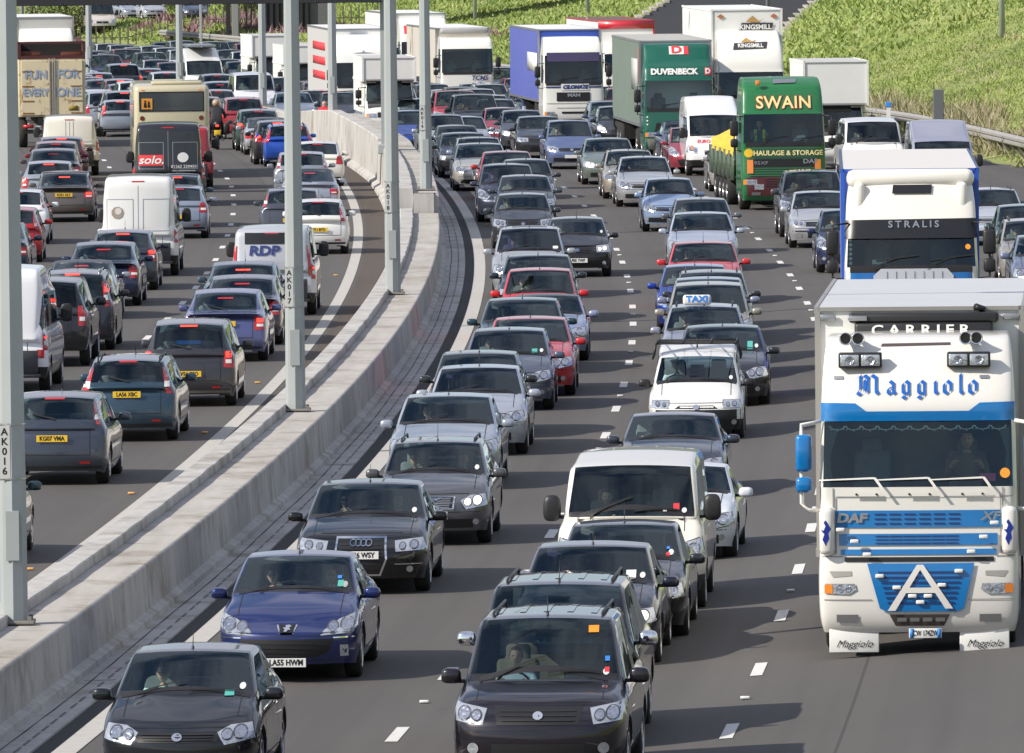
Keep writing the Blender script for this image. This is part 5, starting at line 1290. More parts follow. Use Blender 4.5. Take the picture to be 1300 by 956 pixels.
# ---- white and blue lorry with refrigerated trailer, nearest on the right
def maggiolo():
    pr = Proto(); W = 2.6
    rows = [(.28, .14, .95), (.46, .0, 1.0), (1.16, .0, 1.0), (1.28, .05, .985), (2.16, .07, .98), (3.02, .26, .965), (3.20, .22, .965), (3.62, .46, .95), (4.0, .80, .92), (4.06, 1.0, .90)]
    bv, ic = make_cab(pr, W, rows, cols=(0, .55, 1.3, 2.0), ws=(4, 5), roofz=lambda c: 4.06 + .04 * min(1, c / 2), interior=True)
    blue = basic('bright_blue_paint', rgb('0070b4'), .25, coat=1, noise=.06, scale=3); dblue = basic('mid_blue_paint', rgb('0a5fb4'), .3, coat=.8); wt = basic('white_cab_paint', (.74, .72, .67), .3, coat=1)
    horse = basic('dark_blue_emblem', rgb('1a2f8a'), .4)
    fdec(pr, 'sun_visor', [[(-1.235, 3.0), (1.235, 3.0), (1.235, 3.24), (.80, 3.23), (.66, 3.13), (-.66, 3.13), (-.80, 3.23), (-1.235, 3.24)]], bv, blue, off=.03, step=.07)
    b = bmesh.new()
    for q in blackletter('Maggiolo', .158): join_bm(b, shift(poly2d(q), 0, 3.345))
    for v in b.verts: pass
    project(b, bv, 'front', .02); pr.add('lettering', mesh_from(b, 'lettering', basic('blue_letter', rgb('0f5cb4'), .4), False, recalc=False))
    # roof lamps
    for cy in (-.74, .66):
        bm = bmesh.new(); obox(bm, (-.50, cy, 3.78), (.14, .56, .20), .02); i = pr.add('spot_lamp_housing', mesh_from(bm, 'lamp_housing', M['black']))
        for d in (-.135, .135):
            bm = bmesh.new(); obox(bm, (-.43, cy + d, 3.78), (.03, .24, .145), .012); pr.add('spot_lamp', mesh_from(bm, 'spot_lamp', M['lampglass']), i)
            bm = bmesh.new(); lathe(bm, [(.055, 0), (.03, -.01), (0, -.01)], 'X', (-.405, cy + d, 3.78), 16); pr.add('lamp_reflector', mesh_from(bm, 'lamp_reflector', M['lampring']), i)
    for cy in (-.93, -.77, .62, .76):
        bm = bmesh.new(); lathe(bm, [(.02, -.25), (.045, -.1), (.085, 0), (.075, 0), (.02, -.08)], 'X', (-.62, cy, 4.05), 16); pr.add('air_horn', mesh_from(bm, 'air_horn', [M['chrome']]))
        bm = bmesh.new(); lathe(bm, [(.070, -.01), (.0, -.012)], 'X', (-.62, cy, 4.05), 14); pr.add('horn_mouth', mesh_from(bm, 'horn_mouth', M['ink']))
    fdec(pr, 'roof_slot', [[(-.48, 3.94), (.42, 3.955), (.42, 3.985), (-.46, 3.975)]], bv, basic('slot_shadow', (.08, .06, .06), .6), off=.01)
    for cy in (-1.02, .86): fdec(pr, 'marker_lamp', [rect(cy - .06, 3.535, cy + .06, 3.575)], bv, 'steel', off=.015)
    # windscreen lace curtain
    sc = []
    lace = basic('lace_curtain', (.75, .85, .82), .8)
    for k in range(11):
        cx = -1.04 + k * .208
        for a in range(8):
            t0, t1 = PI + PI * a / 8, PI + PI * (a + 1) / 8
            f = lambda t, r_: (cx + math.cos(t) * r_, 2.945 + math.sin(t) * r_ * .55)
            q = [f(t0, .105), f(t1, .105), f(t1, .085), f(t0, .085)]; sc.append(q)
            if a % 2 == 0: q2 = [f(t0, .13), f(t0 + .12, .13), f(t0 + .12, .11), f(t0, .11)]; sc.append(q2)
    fdec(pr, 'lace_curtain', sc, bv, lace, off=-.03, step=.3)
    fdec(pr, 'side_curtain', [[(-1.18, 2.30), (-1.10, 2.24), (-1.14, 2.55), (-1.02, 2.92), (-1.18, 2.92)], [(1.18, 2.30), (1.10, 2.30), (1.14, 2.6), (1.04, 2.92), (1.18, 2.92)]], bv, basic('pleated_curtain', (.12, .14, .12), .8), off=-.05, step=.1)
    fdec(pr, 'sticker', [circle(1.12, 2.33, .065)], bv, 'orange', off=.02); fdec(pr, 'card', [rect(.80, 2.23, 1.0, 2.33)], bv, basic('pink_card', (.75, .12, .3), .6), off=-.04)
    # front panel joints, handles
    fdec(pr, 'panel_seam', [rect(-1.06, 2.03, 1.22, 2.042), rect(-1.10, 1.9, -1.085, 2.15), rect(1.085, 1.9, 1.10, 2.15)], bv, 'steel', off=.01)
    for cy in (-.66, .02, .70):
        fdec(pr, 'grab_handle', [rect(cy - .17, 2.045, cy + .17, 2.095)], bv, wt, off=.05); fdec(pr, 'handle_bolt', [circle(cy - .13, 2.07, .016, 8), circle(cy + .13, 2.07, .016, 8)], bv, 'ink', off=.06, step=1)
    for cy in (-.42, .27, .98):   # three wipers
        fdec(pr, 'wiper', [[(cy + .02, 2.03), (cy + .07, 2.03), (cy - .12, 2.28), (cy - .16, 2.28)], [(cy - .14, 2.26), (cy - .14, 2.285), (cy - .82, 2.255), (cy - .82, 2.24)]], bv, wt, off=.07, step=.08)
    # upper grille: three blue bands, slatted
    ig = fdec(pr, 'upper_grille', [rect(-1.06, 1.64, 1.06, 1.86), rect(-1.02, 1.41, 1.02, 1.56), rect(-1.0, 1.29, 1.0, 1.36)], bv, blue, off=.016)
    fdec(pr, 'grille_slats', [rect(-.56 + a * .19, 1.68 + k * .06, -.56 + a * .19 + .15, 1.70 + k * .06) for a in range(6) for k in range(3)] + [rect(-.55 + a * .18, 1.43 + k * .045, -.55 + a * .18 + .17, 1.445 + k * .045) for a in range(6) for k in range(3)], bv, basic('grille_gap_blue', rgb('04356e'), .6), ig, .026, .3)
    ftext(pr, 'DAF', .16, -.86, 1.76, bv, M['steel'], ig, .008, .15, 1.25, off=.035); ftext(pr, 'XF', .15, .92, 1.78, bv, M['steel'], ig, .004, .3, 1.3, off=.035)
    for y, z in ((-1.0, 1.62), (.98, 1.70), (-.82, 1.47), (.84, 1.52), (-.66, 1.30), (.68, 1.33), (-.5, 1.02), (-.28, .87), (.3, .90), (.52, 1.08), (-.08, .76), (.12, .76), (.02, .68)):
        bm = bmesh.new(); obox(bm, (.03, y, z), (.05, .11, .05), .012); pr.add('marker_lamp', mesh_from(bm, 'marker_lamp', M['white']))
    fdec(pr, 'bumper_gap', [rect(-.95, 1.20, .97, 1.26)], bv, 'ink', off=.012)
    sh_ = basic('panel_shade', (.30, .29, .27), .6)
    fdec(pr, 'panel_seam', [rect(-1.22, .705, -.60, .718), rect(.64, .705, 1.22, .718), rect(-1.24, 1.262, -.97, 1.275), rect(.99, 1.262, 1.24, 1.275), rect(-1.07, 1.30, -1.055, 2.03), rect(1.055, 1.30, 1.07, 2.03)], bv, sh_, off=.01)
    for s in (1, -1):
        bm = bmesh.new(); obox(bm, (-.05, s * 1.175, 1.60), (.20, .20, .62), .07); pr.add('corner_deflector', mesh_from(bm, 'corner_deflector', wt))

    il = fdec(pr, 'lower_grille', [[(-.50, .60), (-.42, .56), (.50, .56), (.58, .60), (.72, 1.18), (-.66, 1.18)]], bv, blue, off=.03, step=.1)
    fdec(pr, 'grille_slats', [rect(-.52 + .02 * k, 1.05 - k * .065, .58 - .02 * k, 1.075 - k * .065) for k in range(7)], bv, basic('grille_gap_blue', rgb('04356e'), .6), il, .04, .3)
    fdec(pr, 'chevron', [[(-.40, .575), (-.30, .575), (.06, 1.16), (-.02, 1.16)], [(.06, 1.16), (-.02, 1.16), (.34, .60), (.44, .60)], [(-.20, .80), (.26, .80), (.23, .87), (-.16, .87)]], bv, wt, il, .055, .2)
    for s in (1, -1):
        i = fdec(pr, 'headlight', [[(s * 1.20, .92), (s * .82, .92), (s * .80, .84), (s * .90, .78), (s * 1.20, .79)][::s]], bv, 'lampglass', off=.016)
        fdec(pr, 'indicator', [rect(s * 1.16 - .05, .795, s * 1.16 + .05, .91)], bv, 'amber', i, .022); fdec(pr, 'lamp_reflector', [circle(s * 1.02, .855, .05), circle(s * .91, .86, .04)], bv, 'lampring', i, .024, .3)
        fdec(pr, 'fog_lamp', [rect(s * .92 - .14, .42, s * .92 + .14, .52)], bv, 'steel', off=.014)
        fdec(pr, 'air_duct', [[(s * 1.15, 1.08), (s * .86, 1.08), (s * .86, 1.02), (s * 1.10, 1.0)][::s]], bv, basic('duct_shade', (.35, .34, .31), .5), off=.006)
        hs = [(0, 0), (.04, .05), (.02, .12), (.07, .18), (.03, .24), (-.02, .30), (-.05, .27), (-.02, .22), (-.05, .16), (-.10, .17), (-.04, .11), (-.07, .04), (-.02, -.05)]
        b_ = poly2d([(s * 1.175 + a * .8, 1.46 + c_ * .95) for a, c_ in hs]); place2d(b_, Matrix.Translation((.056, 0, 0)) @ FRONT); pr.add('horse_emblem', mesh_from(b_, 'horse_emblem', horse, False, recalc=False))
        bm = bmesh.new(); obox(bm, (-.18, s * .84, .17), (.03, .64, .30), .01); i = pr.add('mud_flap', mesh_from(bm, 'mud_flap', M['white']))
        t = text_bm('Maggiolo', .13, .0, .45); shift(t, s * .84, .13); place2d(t, Matrix.Translation((-.155, 0, 0)) @ FRONT); pr.add('lettering', mesh_from(t, 'lettering', M['ink'], False, recalc=False), i)
    fdec(pr, 'lamp_strip', [[(-.30, .37), (.32, .37), (.40, .52), (-.38, .52)]], bv, basic('brown_strip', (.06, .045, .04), .5), off=.012)
    for k in range(4): fdec(pr, 'spot_lamp', [rect(-.28 + k * .165, .43, -.16 + k * .165, .48)], bv, 'steel', off=.022)
    bm = bmesh.new(); obox(bm, (-.02, .08, .275), (.02, .42, .125), .006); ip = pr.add('number_plate', mesh_from(bm, 'number_plate', M['white']))
    for y in (-.095, .255): bm = bmesh.new(); obox(bm, (-.008, y, .275), (.006, .05, .12)); pr.add('plate_band', mesh_from(bm, 'plate_band', M['bluest']), ip)
    t = text_bm('CW 174ZW', .10, .002, xs=.62); shift(t, .08, .275); place2d(t, Matrix.Translation((-.004, 0, 0)) @ FRONT); pr.add('lettering', mesh_from(t, 'lettering', M['ink'], False, recalc=False), ip)
    # blue mirrors on white arms
    for s in (-1, 1):
        y = s * 1.50
        bm = bmesh.new(); tube(bm, [(-.30, s * 1.25, 3.0), (-.22, y, 2.96), (-.2, y, 2.8), (-.2, y, 1.95), (-.2, s * 1.42, 1.86), (-.28, s * 1.25, 1.86)], .028, 8); i = pr.add('mirror_arm', mesh_from(bm, 'mirror_arm', wt))
        bm = bmesh.new(); obox(bm, (-.17, y - s * .03, 2.60), (.16, .21, .48), .05); pr.add('door_mirror', mesh_from(bm, 'door_mirror', blue), i)
        bm = bmesh.new(); obox(bm, (-.17, y - s * .03, 2.19), (.15, .21, .20), .05); pr.add('wide_angle_mirror', mesh_from(bm, 'door_mirror', blue), i)
    add_wheels(pr, (-1.35, -4.3), 2.5, duals=(-4.3,))
    # trailer
    ibx = boxbody(pr, -11.2, -1.95, 1.15, 4.40, 2.72, white_box, white_box, basic('dusty_grey_roof', (.50, .51, .525), .6, noise=.07, scale=.6), 'trailer_box', edge=basic('dull_aluminium', (.33, .32, .30), .5, .3))
    bm = bmesh.new(); obox(bm, (-1.80, .06, 4.27), (.30, 1.95, .13), .04); obox(bm, (-1.78, .06, 3.95), (.34, 1.8, .52), .04); iu = pr.add('refrigeration_unit', mesh_from(bm, 'refrigeration_unit', M['black']))
    t = text_bm('CARRIER', .17, .004, xs=1.35, space=1.55); shift(t, .02, 4.115); place2d(t, Matrix.Translation((-1.60, 0, 0)) @ FRONT); pr.add('lettering', mesh_from(t, 'lettering', M['white'], False, recalc=False), iu)
    bm = bmesh.new(); obox(bm, (-1.66, -.80, 4.27), (.10, .25, .06), .01); pr.add('unit_grip', mesh_from(bm, 'unit_grip', M['steel']), iu)
    bm = bmesh.new(); tube(bm, [(-1.9, .82, 4.2), (-1.88, .82, 4.38), (-1.80, .74, 4.40)], .05, 8); pr.add('exhaust', mesh_from(bm, 'exhaust', M['ink']), iu)
    for s in (1, -1): bm = bmesh.new(); obox(bm, (-1.91, s * 1.19, 4.27), (.03, .2, .08), .008); pr.add('marker_lamp', mesh_from(bm, 'marker_lamp', M['steel']), ibx)
    add_wheels(pr, (-7.8, -9.0, -10.2), 2.55)
    r = root_at('articulated_lorry', 1167, 828, 125.9, 'white lorry with bright blue grille and blackletter name above its windscreen, nearest lorry', 'lorry', LG); r.scale = (.957,) * 3
    spawn(pr, r, basic('white_cab_paint', (.74, .72, .67), .3, coat=1))
    return r

def artic(name_px, D, py, label, cab, rows=None, W=2.5, box=None, extras=None, ws=(4, 5), hz=.84, plate='', lamp='lampglass', visor=None, mirrors='black', wz=2.12, roofz=None, yaw=0.0, cols=(0, .45, 1.25, 2.2), wheels=(-1.35, -4.0), cat='lorry', name='articulated_lorry', wipers=2, group=LG):
    pr = Proto(); rows = rows or ROWS_STD
    bv, ic = make_cab(pr, W, rows, cols=cols, ws=ws, roofz=roofz)
    std_front(pr, bv, ic, W, hz, plate, lamp, wz=wz, wipers=wipers)
    if extras: extras(pr, bv, ic)
    if mirrors:
        for s in (1, -1): big_mirror(pr, s, -.25, W / 2 + .20, wz + .45, mirrors, .46)
    add_wheels(pr, wheels, W, duals=wheels[1:])
    if box: box(pr)
    r = root_at(name, name_px, py, D, label, cat, group, yaw=yaw)
    spawn(pr, r, cab); return r
def trailer(x0, x1, z0, z1, W, front, side, roof, **k):
    def f(pr):
        boxbody(pr, x0, x1, z0, z1, W, front, side, roof, 'trailer_box', **k)
        if x1 - x0 > 9: add_wheels(pr, (x0 + 1.2, x0 + 2.4, x0 + 3.6), W)
    return f
P_ = lambda n, h, **k: basic(n, rgb(h), k.pop('rough', .35), coat=k.pop('coat', .8), **k)

def build_lorries():
    maggiolo()
    # ---- cream-topped lorry with blue trailer
    def ex(pr, bv, ic):
        fdec(pr, 'sun_visor', [[(-1.2, 2.88), (1.2, 2.88), (1.2, 3.24), (-1.2, 3.22)]], bv, 'trim', off=.05, step=.1)
        ftext(pr, 'STRALIS', .17, .05, 3.13, bv, M['steel'], bold=.004, xs=1.1, off=.07, space=1.5)
        fdec(pr, 'lower_panel', [rect(-1.22, .5, 1.22, 2.30)], bv, P_('azure_panel', '1068b4'), off=.01, step=.12)
        fdec(pr, 'front_flap', [[(-.70, 1.5), (.78, 1.5), (.78, 2.2), (.66, 2.33), (-.56, 2.33), (-.70, 2.2)]], bv, basic('pale_panel', (.5, .52, .58), .35), off=.03, step=.1)
        fdec(pr, 'panel_seam', [rect(-.45 + k * .17, 1.55, -.44 + k * .17, 2.28) for k in range(7)], bv, 'ink', off=.04)
        bm = bmesh.new(); obox(bm, (-.74, 0, 3.98), (.40, 2.36, .34), .13); obox(bm, (-.52, -.95, 3.60), (.16, .20, .62), .07); obox(bm, (-.52, .95, 3.60), (.16, .20, .62), .07); pr.add('roof_fairing', mesh_from(bm, 'roof_fairing', P_('cream_white', 'ece8de')))
        fdec(pr, 'roof_hatch', [[(-.34, 3.70), (.38, 3.70), (.40, 3.86), (-.32, 3.86)]], bv, 'trim', off=.03, step=.1)
        fdec(pr, 'sticker', [circle(1.05, 2.72, .05)], bv, 'orange', off=.02)
        fdec(pr, 'dash_cards', [rect(-.72, 2.42, -.45, 2.50)], bv, 'white', off=-.05)
        for k in range(6): fdec(pr, 'hanging_charm', [circle(-1.12, 2.44 + k * .085, .032, 10)], bv, 'white', off=-.03)
    rows = [(.32, .14, .95), (.50, .0, .99), (.95, .0, 1.0), (1.30, .02, 1.0), (2.36, .05, .99), (2.92, .20, .97), (3.22, .30, .965), (3.62, .45, .95), (3.98, .60, .90), (4.10, .72, .82)]
    by = P_('royal_blue_curtain', '2c58c0', rough=.5, noise=.12, scale=1.5); bs = basic('dull_blue_curtain', rgb('5b6aa6'), .6, noise=.15, scale=1.2)
    def bx(pr):
        ib = boxbody(pr, -15.4, -1.9, 1.1, 4.12, 2.56, by, bs, basic('pale_canvas_roof', (.62, .60, .57), .7, noise=.05), 'trailer_box', edge=P_('blue_frame', '1a4fb0'))
        add_wheels(pr, (-12.0, -13.2, -14.4), 2.55)
        bm = bmesh.new()
        for k in range(5): bmesh.ops.create_cube(bm, size=.01)
        b2 = bmesh.new()
        for q in ([(0, 0), (.12, .25), (.06, .6), (-.02, .95), (-.10, .5), (-.06, .2)], [(.25, -.5), (.55, .1), (.42, .35), (.30, 0)], [(-.3, -.9), (.2, -.7), (.1, -.3), (-.05, -.5)]):
            x = poly2d(q); shift(x, -3.4, 2.4); place2d(x, Matrix.Translation((0, -1.288, 0)) @ RIGHT); join_bm(b2, x)
        bm.free(); pr.add('flame_graphic', mesh_from(b2, 'flame_graphic', basic('ochre_print', rgb('c08a4a'), .6), False, recalc=False), ib)
    artic(1157, 189, 345, 'lorry with big cream roof deflector, black visor and blue curtain trailer, behind the refrigerated lorry', P_('cream_white', 'ece8de'), rows, extras=ex, box=bx, wz=2.36, roofz=lambda c: 4.10)
    # ---- green haulage lorry
    def ex(pr, bv, ic):
        yl = basic('pale_gold_letter', rgb('e8dc9a'), .5); rd = basic('red_outline', rgb('a03020'), .5)
        ftext(pr, 'SWAIN', .50, .03, 3.16, bv, rd, bold=.028, off=.02, name='lettering_outline', space=1.05); ftext(pr, 'SWAIN', .50, .03, 3.16, bv, yl, bold=.008, off=.035, space=1.05)
        fdec(pr, 'roof_hatch', [[(-.26, 3.72), (.42, 3.74), (.44, 3.84), (-.22, 3.84)]], bv, 'steel', off=.04, step=.1)
        bm = bmesh.new(); obox(bm, (-.50, -.72, 3.76), (.1, .13, .14), .02); pr.add('roof_marker', mesh_from(bm, 'roof_marker', M['amber']))
        fdec(pr, 'name_board', [rect(-.92, 1.55, 1.12, 1.83)], bv, P_('deep_green_board', '0e4a2c'), off=.02)
        ftext(pr, 'HAULAGE & STORAGE', .20, .12, 1.69, bv, yl, bold=.006, off=.035, xs=1.02)
        fdec(pr, 'grille', [rect(-1.02, 1.28, 1.1, 1.52)], bv, 'grille', off=.015); fdec(pr, 'grille_bars', [rect(-1.0, 1.0 + k * .07, 1.08, 1.02 + k * .07) for k in range(4)], bv, 'ink', off=.012)
        ftext(pr, 'DAF', .18, .78, 1.44, bv, M['steel'], bold=.005, xs=1.3, off=.03); ftext(pr, '95XF', .14, -.68, 1.40, bv, M['steel'], xs=1.4, off=.03)
        fdec(pr, 'bumper', [rect(-1.23, .30, 1.23, .98)], bv, P_('maroon_bumper', '5a2a30'), off=.01, step=.14)
        fdec(pr, 'bumper_slots', [rect(-.55, .70 + k * .07, .95, .725 + k * .07) for k in range(4)], bv, 'ink', off=.018)
        for s in (1, -1): fdec(pr, 'corner_indicator', [rect(s * 1.0 - .09, 1.10, s * 1.0 + .09, 1.50)], bv, 'amber', off=.025)
        fdec(pr, 'round_badge', [circle(-1.04, 1.70, .13)], bv, 'yellow', off=.02)
        fdec(pr, 'side_lamp', [rect(-.88, .62, -.60, .78)], bv, 'lampglass', off=.02)
        fdec(pr, 'crumpled_map', [[(.28, 2.05), (.42, 2.20), (.62, 2.22), (.70, 2.08)]], bv, 'whitepaint', off=-.05)
    rows = [(.30, .14, .95), (.50, .0, .99), (.98, .0, 1.0), (1.30, .02, 1.0), (1.98, .05, .99), (2.84, .22, .97), (2.95, .26, .965), (3.42, .42, .95), (3.72, .62, .93), (3.86, 1.0, .90)]
    def flat(pr):
        bm = bmesh.new(); obox(bm, (-7.4, 0, 1.15), (9.6, 2.5, .18), .02); fb = pr.add('flatbed', mesh_from(bm, 'flatbed', M['under']))
        bm = bmesh.new(); obox(bm, (-7.4, 0, 1.24), (9.5, 2.4, .02)); pr.add('deck', mesh_from(bm, 'deck', basic('timber_deck', (.12, .09, .06), .9)), fb)
        bm = bmesh.new(); obox(bm, (-6.6, 0, .7), (9.2, 1.0, .4)); obox(bm, (-3.4, 1.05, .75), (1.2, .4, .6), .06); pr.add('chassis', mesh_from(bm, 'chassis', M['under']))
        for k in range(12): bm = bmesh.new(); obox(bm, (-3.2 - (k % 6) * 1.55, 1.27 * (1 if k < 6 else -1), 1.25), (1.3, .05, .85)); pr.add('side_board', mesh_from(bm, 'side_board', P_('dull_green_board', '44583f', rough=.7)), fb)
    rr = artic(996, 302, 268, 'green haulage lorry with cream and red name over its windscreen and a maroon bumper', P_('haulage_green', '1f6e3c', noise=.08, scale=2), rows, extras=ex, box=flat, wz=1.98, plate='S420 LKX', roofz=lambda c: 3.9, wheels=(-1.35, -5.9, -7.2, -8.5, -10.2), name='flatbed_lorry', yaw=2.2)
    # yellow sheet tied over its load
    bm = bmesh.new(); n, m_ = 26, 12; g = {}
    for i in range(n):
        for j in range(m_):
            u, v = i / (n - 1), j / (m_ - 1); a = PI * v
            hgt = 1.05 + .2 * math.sin(u * 19) * .5 + .45 * (1 - .9 * u)
            y = -math.cos(a) * (1.28 + .07 * math.sin(u * 31 + v * 9)); z = 1.5 + (math.sin(a) ** .5) * (hgt - .55) * (1 + .06 * math.sin(u * 25 + v * 6)) + (.12 * abs(math.sin(u * 40)) if v < .1 else 0)
            g[i, j] = bm.verts.new((-2.6 - u * 8.6, y, z))
    for i in range(n - 1):
        for j in range(m_ - 1): bm.faces.new((g[i, j], g[i + 1, j], g[i + 1, j + 1], g[i, j + 1]))
    o = new('tarpaulin', mesh_from(bm, 'tarpaulin', basic('yellow_sheet', rgb('d6b23c'), .6, noise=.35, scale=3, bump=1.0)))
    o.matrix_world = rr.matrix_basis.copy(); tagit(o, 'creased yellow tarpaulin roped over the load of the green flatbed lorry', 'tarpaulin')
    # ---- dark green curtain lorry
    def ex(pr, bv, ic):
        ftext(pr, 'DUVENBECK', .27, -.15, 3.02, bv, M['white'], bold=.014, xs=1.05, off=.03); fdec(pr, 'logo_panel', [rect(.92, 2.90, 1.18, 3.16)], bv, 'redst', off=.02)
        ftext(pr, 'D', .24, 1.03, 3.03, bv, M['white'], bold=.012, off=.035)
        fdec(pr, 'logo_panel', [rect(-.28, 3.62, .40, 3.90)], bv, 'redst', off=.02, step=.1); fdec(pr, 'logo_white', [rect(-.28, 3.62, .24, 3.90)], bv, 'white', off=.03, step=.1); ftext(pr, 'D', .34, -.02, 3.77, bv, M['redst'], bold=.012, off=.045, xs=1.5)
        fdec(pr, 'grille', [[(-.9, .80), (1.0, .80), (1.05, 1.25), (-.8, 1.25)]], bv, 'grille', off=.012); fdec(pr, 'bumper', [rect(-1.2, .32, 1.2, .70)], bv, basic('dusty_bumper', (.22, .22, .19), .7), off=.01)
        for k in range(3): fdec(pr, 'marker_lamp', [circle(-1.12, 1.2 + k * .13, .03, 8)], bv, 'white', off=.02)
    rows = [(.30, .14, .95), (.50, .0, .99), (.95, .0, 1.0), (1.25, .02, 1.0), (1.72, .05, .99), (2.72, .22, .97), (2.80, .24, .965), (3.22, .36, .95), (3.30, .60, .93), (3.98, 1.05, .93)]
    dg = P_('dark_teal_green', '0c5a48', noise=.06, scale=2); gs = basic('dusty_grey_green_curtain', rgb('6c7a70'), .65, noise=.12, scale=1)
    def bx(pr):
        ib = boxbody(pr, -15.3, -1.7, 1.1, 4.1, 2.55, grey_box, gs, basic('pale_rib_roof', (.52, .52, .50), .6), 'trailer_box', ribs=14)
        bm = bmesh.new(); obox(bm, (-3.9, -1.282, 2.9), (3.0, .012, 1.1)); pr.add('advert_panel', mesh_from(bm, 'advert_panel', basic('pale_stripes', (.45, .47, .45), .6, noise=.4, scale=9)), ib)
        bm = bmesh.new(); obox(bm, (-2.15, -1.282, 3.2), (.12, .012, 1.3)); pr.add('red_strip', mesh_from(bm, 'red_strip', M['redst']), ib); add_wheels(pr, (-11.8, -13.1, -14.4), 2.55)
    artic(863, 358, 190, 'dark green lorry with white letters and a red and white logo on its cab', dg, rows, extras=ex, box=bx, wz=1.74, roofz=lambda c: 4.0 if c > 1 else 3.98)
    # ---- white lorry with blue curtain
    def ex(pr, bv, ic):
        fdec(pr, 'sun_visor', [[(-1.05, 2.66), (1.05, 2.66), (1.08, 3.02), (-1.08, 3.02)]], bv, P_('aubergine_visor', '3c3358'), off=.06, step=.12)
        fdec(pr, 'stripe', [rect(-1.2, 1.60, 1.2, 1.66)], bv, P_('navy_stripe', '23306e'), off=.015); fdec(pr, 'name_panel', [rect(-.52, 1.50, .62, 1.76)], bv, 'white', off=.022)
        ftext(pr, 'CILOMATE', .20, .05, 1.63, bv, P_('navy_stripe', '23306e'), bold=.014, shear=.3, xs=1.05, off=.035)
        fdec(pr, 'grille', [rect(-.70, 1.06, .66, 1.42)], bv, 'grille', off=.02); ftext(pr, 'MAN', .18, 0, 1.30, bv, M['steel'], bold=.01, xs=1.3, off=.035)
        fdec(pr, 'panel_seam', [rect(-1.1, .96, 1.1, .98), rect(-.7, .78, .68, .80)], bv, basic('seam_brown', (.2, .17, .1), .7), off=.015); fdec(pr, 'air_slot', [rect(-.5, .56, .5, .64), rect(-.45, .26, .45, .34)], bv, 'ink', off=.015)
    rows = [(.15, .14, .95), (.32, .0, .99), (.85, .0, 1.0), (1.0, .02, 1.0), (1.78, .05, .98), (2.92, .24, .96), (3.10, .28, .95), (3.40, .5, .92), (3.60, 1.0, .90)]
    def bx(pr):
        ib = boxbody(pr, -15.3, -1.9, 1.0, 3.95, 2.56, P_('royal_blue_curtain2', '2a4aa8', rough=.5), basic('faded_blue_curtain', rgb('5560a8'), .6, noise=.1, scale=1), white_box, 'trailer_box')
        bm = bmesh.new(); obox(bm, (-4.6, -1.287, 2.6), (4.4, .012, .75)); pr.add('advert_panel', mesh_from(bm, 'advert_panel', white_box), ib); add_wheels(pr, (-11.8, -13.1, -14.4), 2.55)
    artic(729, 415, 150, 'white lorry with dark purple visor and faded blue curtain trailer', P_('lorry_white', 'e6e6de'), rows, extras=ex, box=bx, wz=1.80, hz=.56, roofz=lambda c: 3.65)
    # ---- red and white lorry behind it
    def ex(pr, bv, ic):
        for y in (-.7, .7): ftext(pr, 'SAMAT', .14, y, 3.30, bv, M['white'], off=.03, bold=.004) if False else None
    rows2 = [(.30, .14, .95), (.50, .0, .99), (.95, .0, 1.0), (1.30, .02, 1.0), (1.9, .05, .99), (2.7, .22, .97), (2.85, .26, .965), (3.2, .42, .95)]
    def bx(pr):
        ib = boxbody(pr, -15, -1.9, 1.1, 4.15, 2.5, white_box, white_box, P_('red_roof', 'b03038'), 'trailer_box', edge=P_('red_frame', 'c02838'))
        bm = bmesh.new(); obox(bm, (-1.86, 0, 3.96), (.04, 2.5, .36)); pr.add('header_board', mesh_from(bm, 'header_board', P_('red_frame', 'c02838')), ib)
        b = bmesh.new()
        for k in range(7): x = poly2d(circle(1.05 - .13 * (k % 2), 2.9 - k * .24, .09, 7)); join_bm(b, place2d(x, Matrix.Translation((-1.83, 0, 0)) @ FRONT))
        for k in range(7): x = poly2d(circle(-1.05 + .13 * (k % 2), 2.9 - k * .24, .09, 7)); join_bm(b, place2d(x, Matrix.Translation((-1.83, 0, 0)) @ FRONT))
        pr.add('red_script', mesh_from(b, 'red_script', M['redst'], False, recalc=False), ib); add_wheels(pr, (-11.8, -13.1, -14.4), 2.5)
    artic(802, 452, 110, 'white lorry with a red header board, behind the dark green lorry', P_('lorry_white', 'e6e6de'), rows2, box=bx, wz=1.92, roofz=lambda c: 3.2)
    # ---- tall white bread lorry
    brn = basic('bread_logo_dark', (.05, .045, .05), .5); gold = basic('wheat_gold', rgb('b08a50'), .6)
    def ex(pr, bv, ic):
        i = fdec(pr, 'logo_panel', [[(-.62, 3.52), (.60, 3.56), (.66, 3.80), (-.56, 3.76)]], bv, brn, off=.02, step=.1); ftext(pr, 'KINGSMILL', .19, .03, 3.66, bv, M['white'], i, bold=.006, off=.035)
        fdec(pr, 'wheat_emblem', [[(-.3, 3.80), (-.1, 3.95), (.1, 3.82), (.3, 3.88), (.1, 3.77)]], bv, gold, off=.02)
    rows3 = [(.30, .14, .95), (.50, .0, .99), (.95, .0, 1.0), (1.30, .02, 1.0), (1.85, .05, .99), (2.72, .22, .97), (2.85, .26, .965), (3.2, .34, .95), (3.8, .75, .92), (4.15, 1.5, .88)]
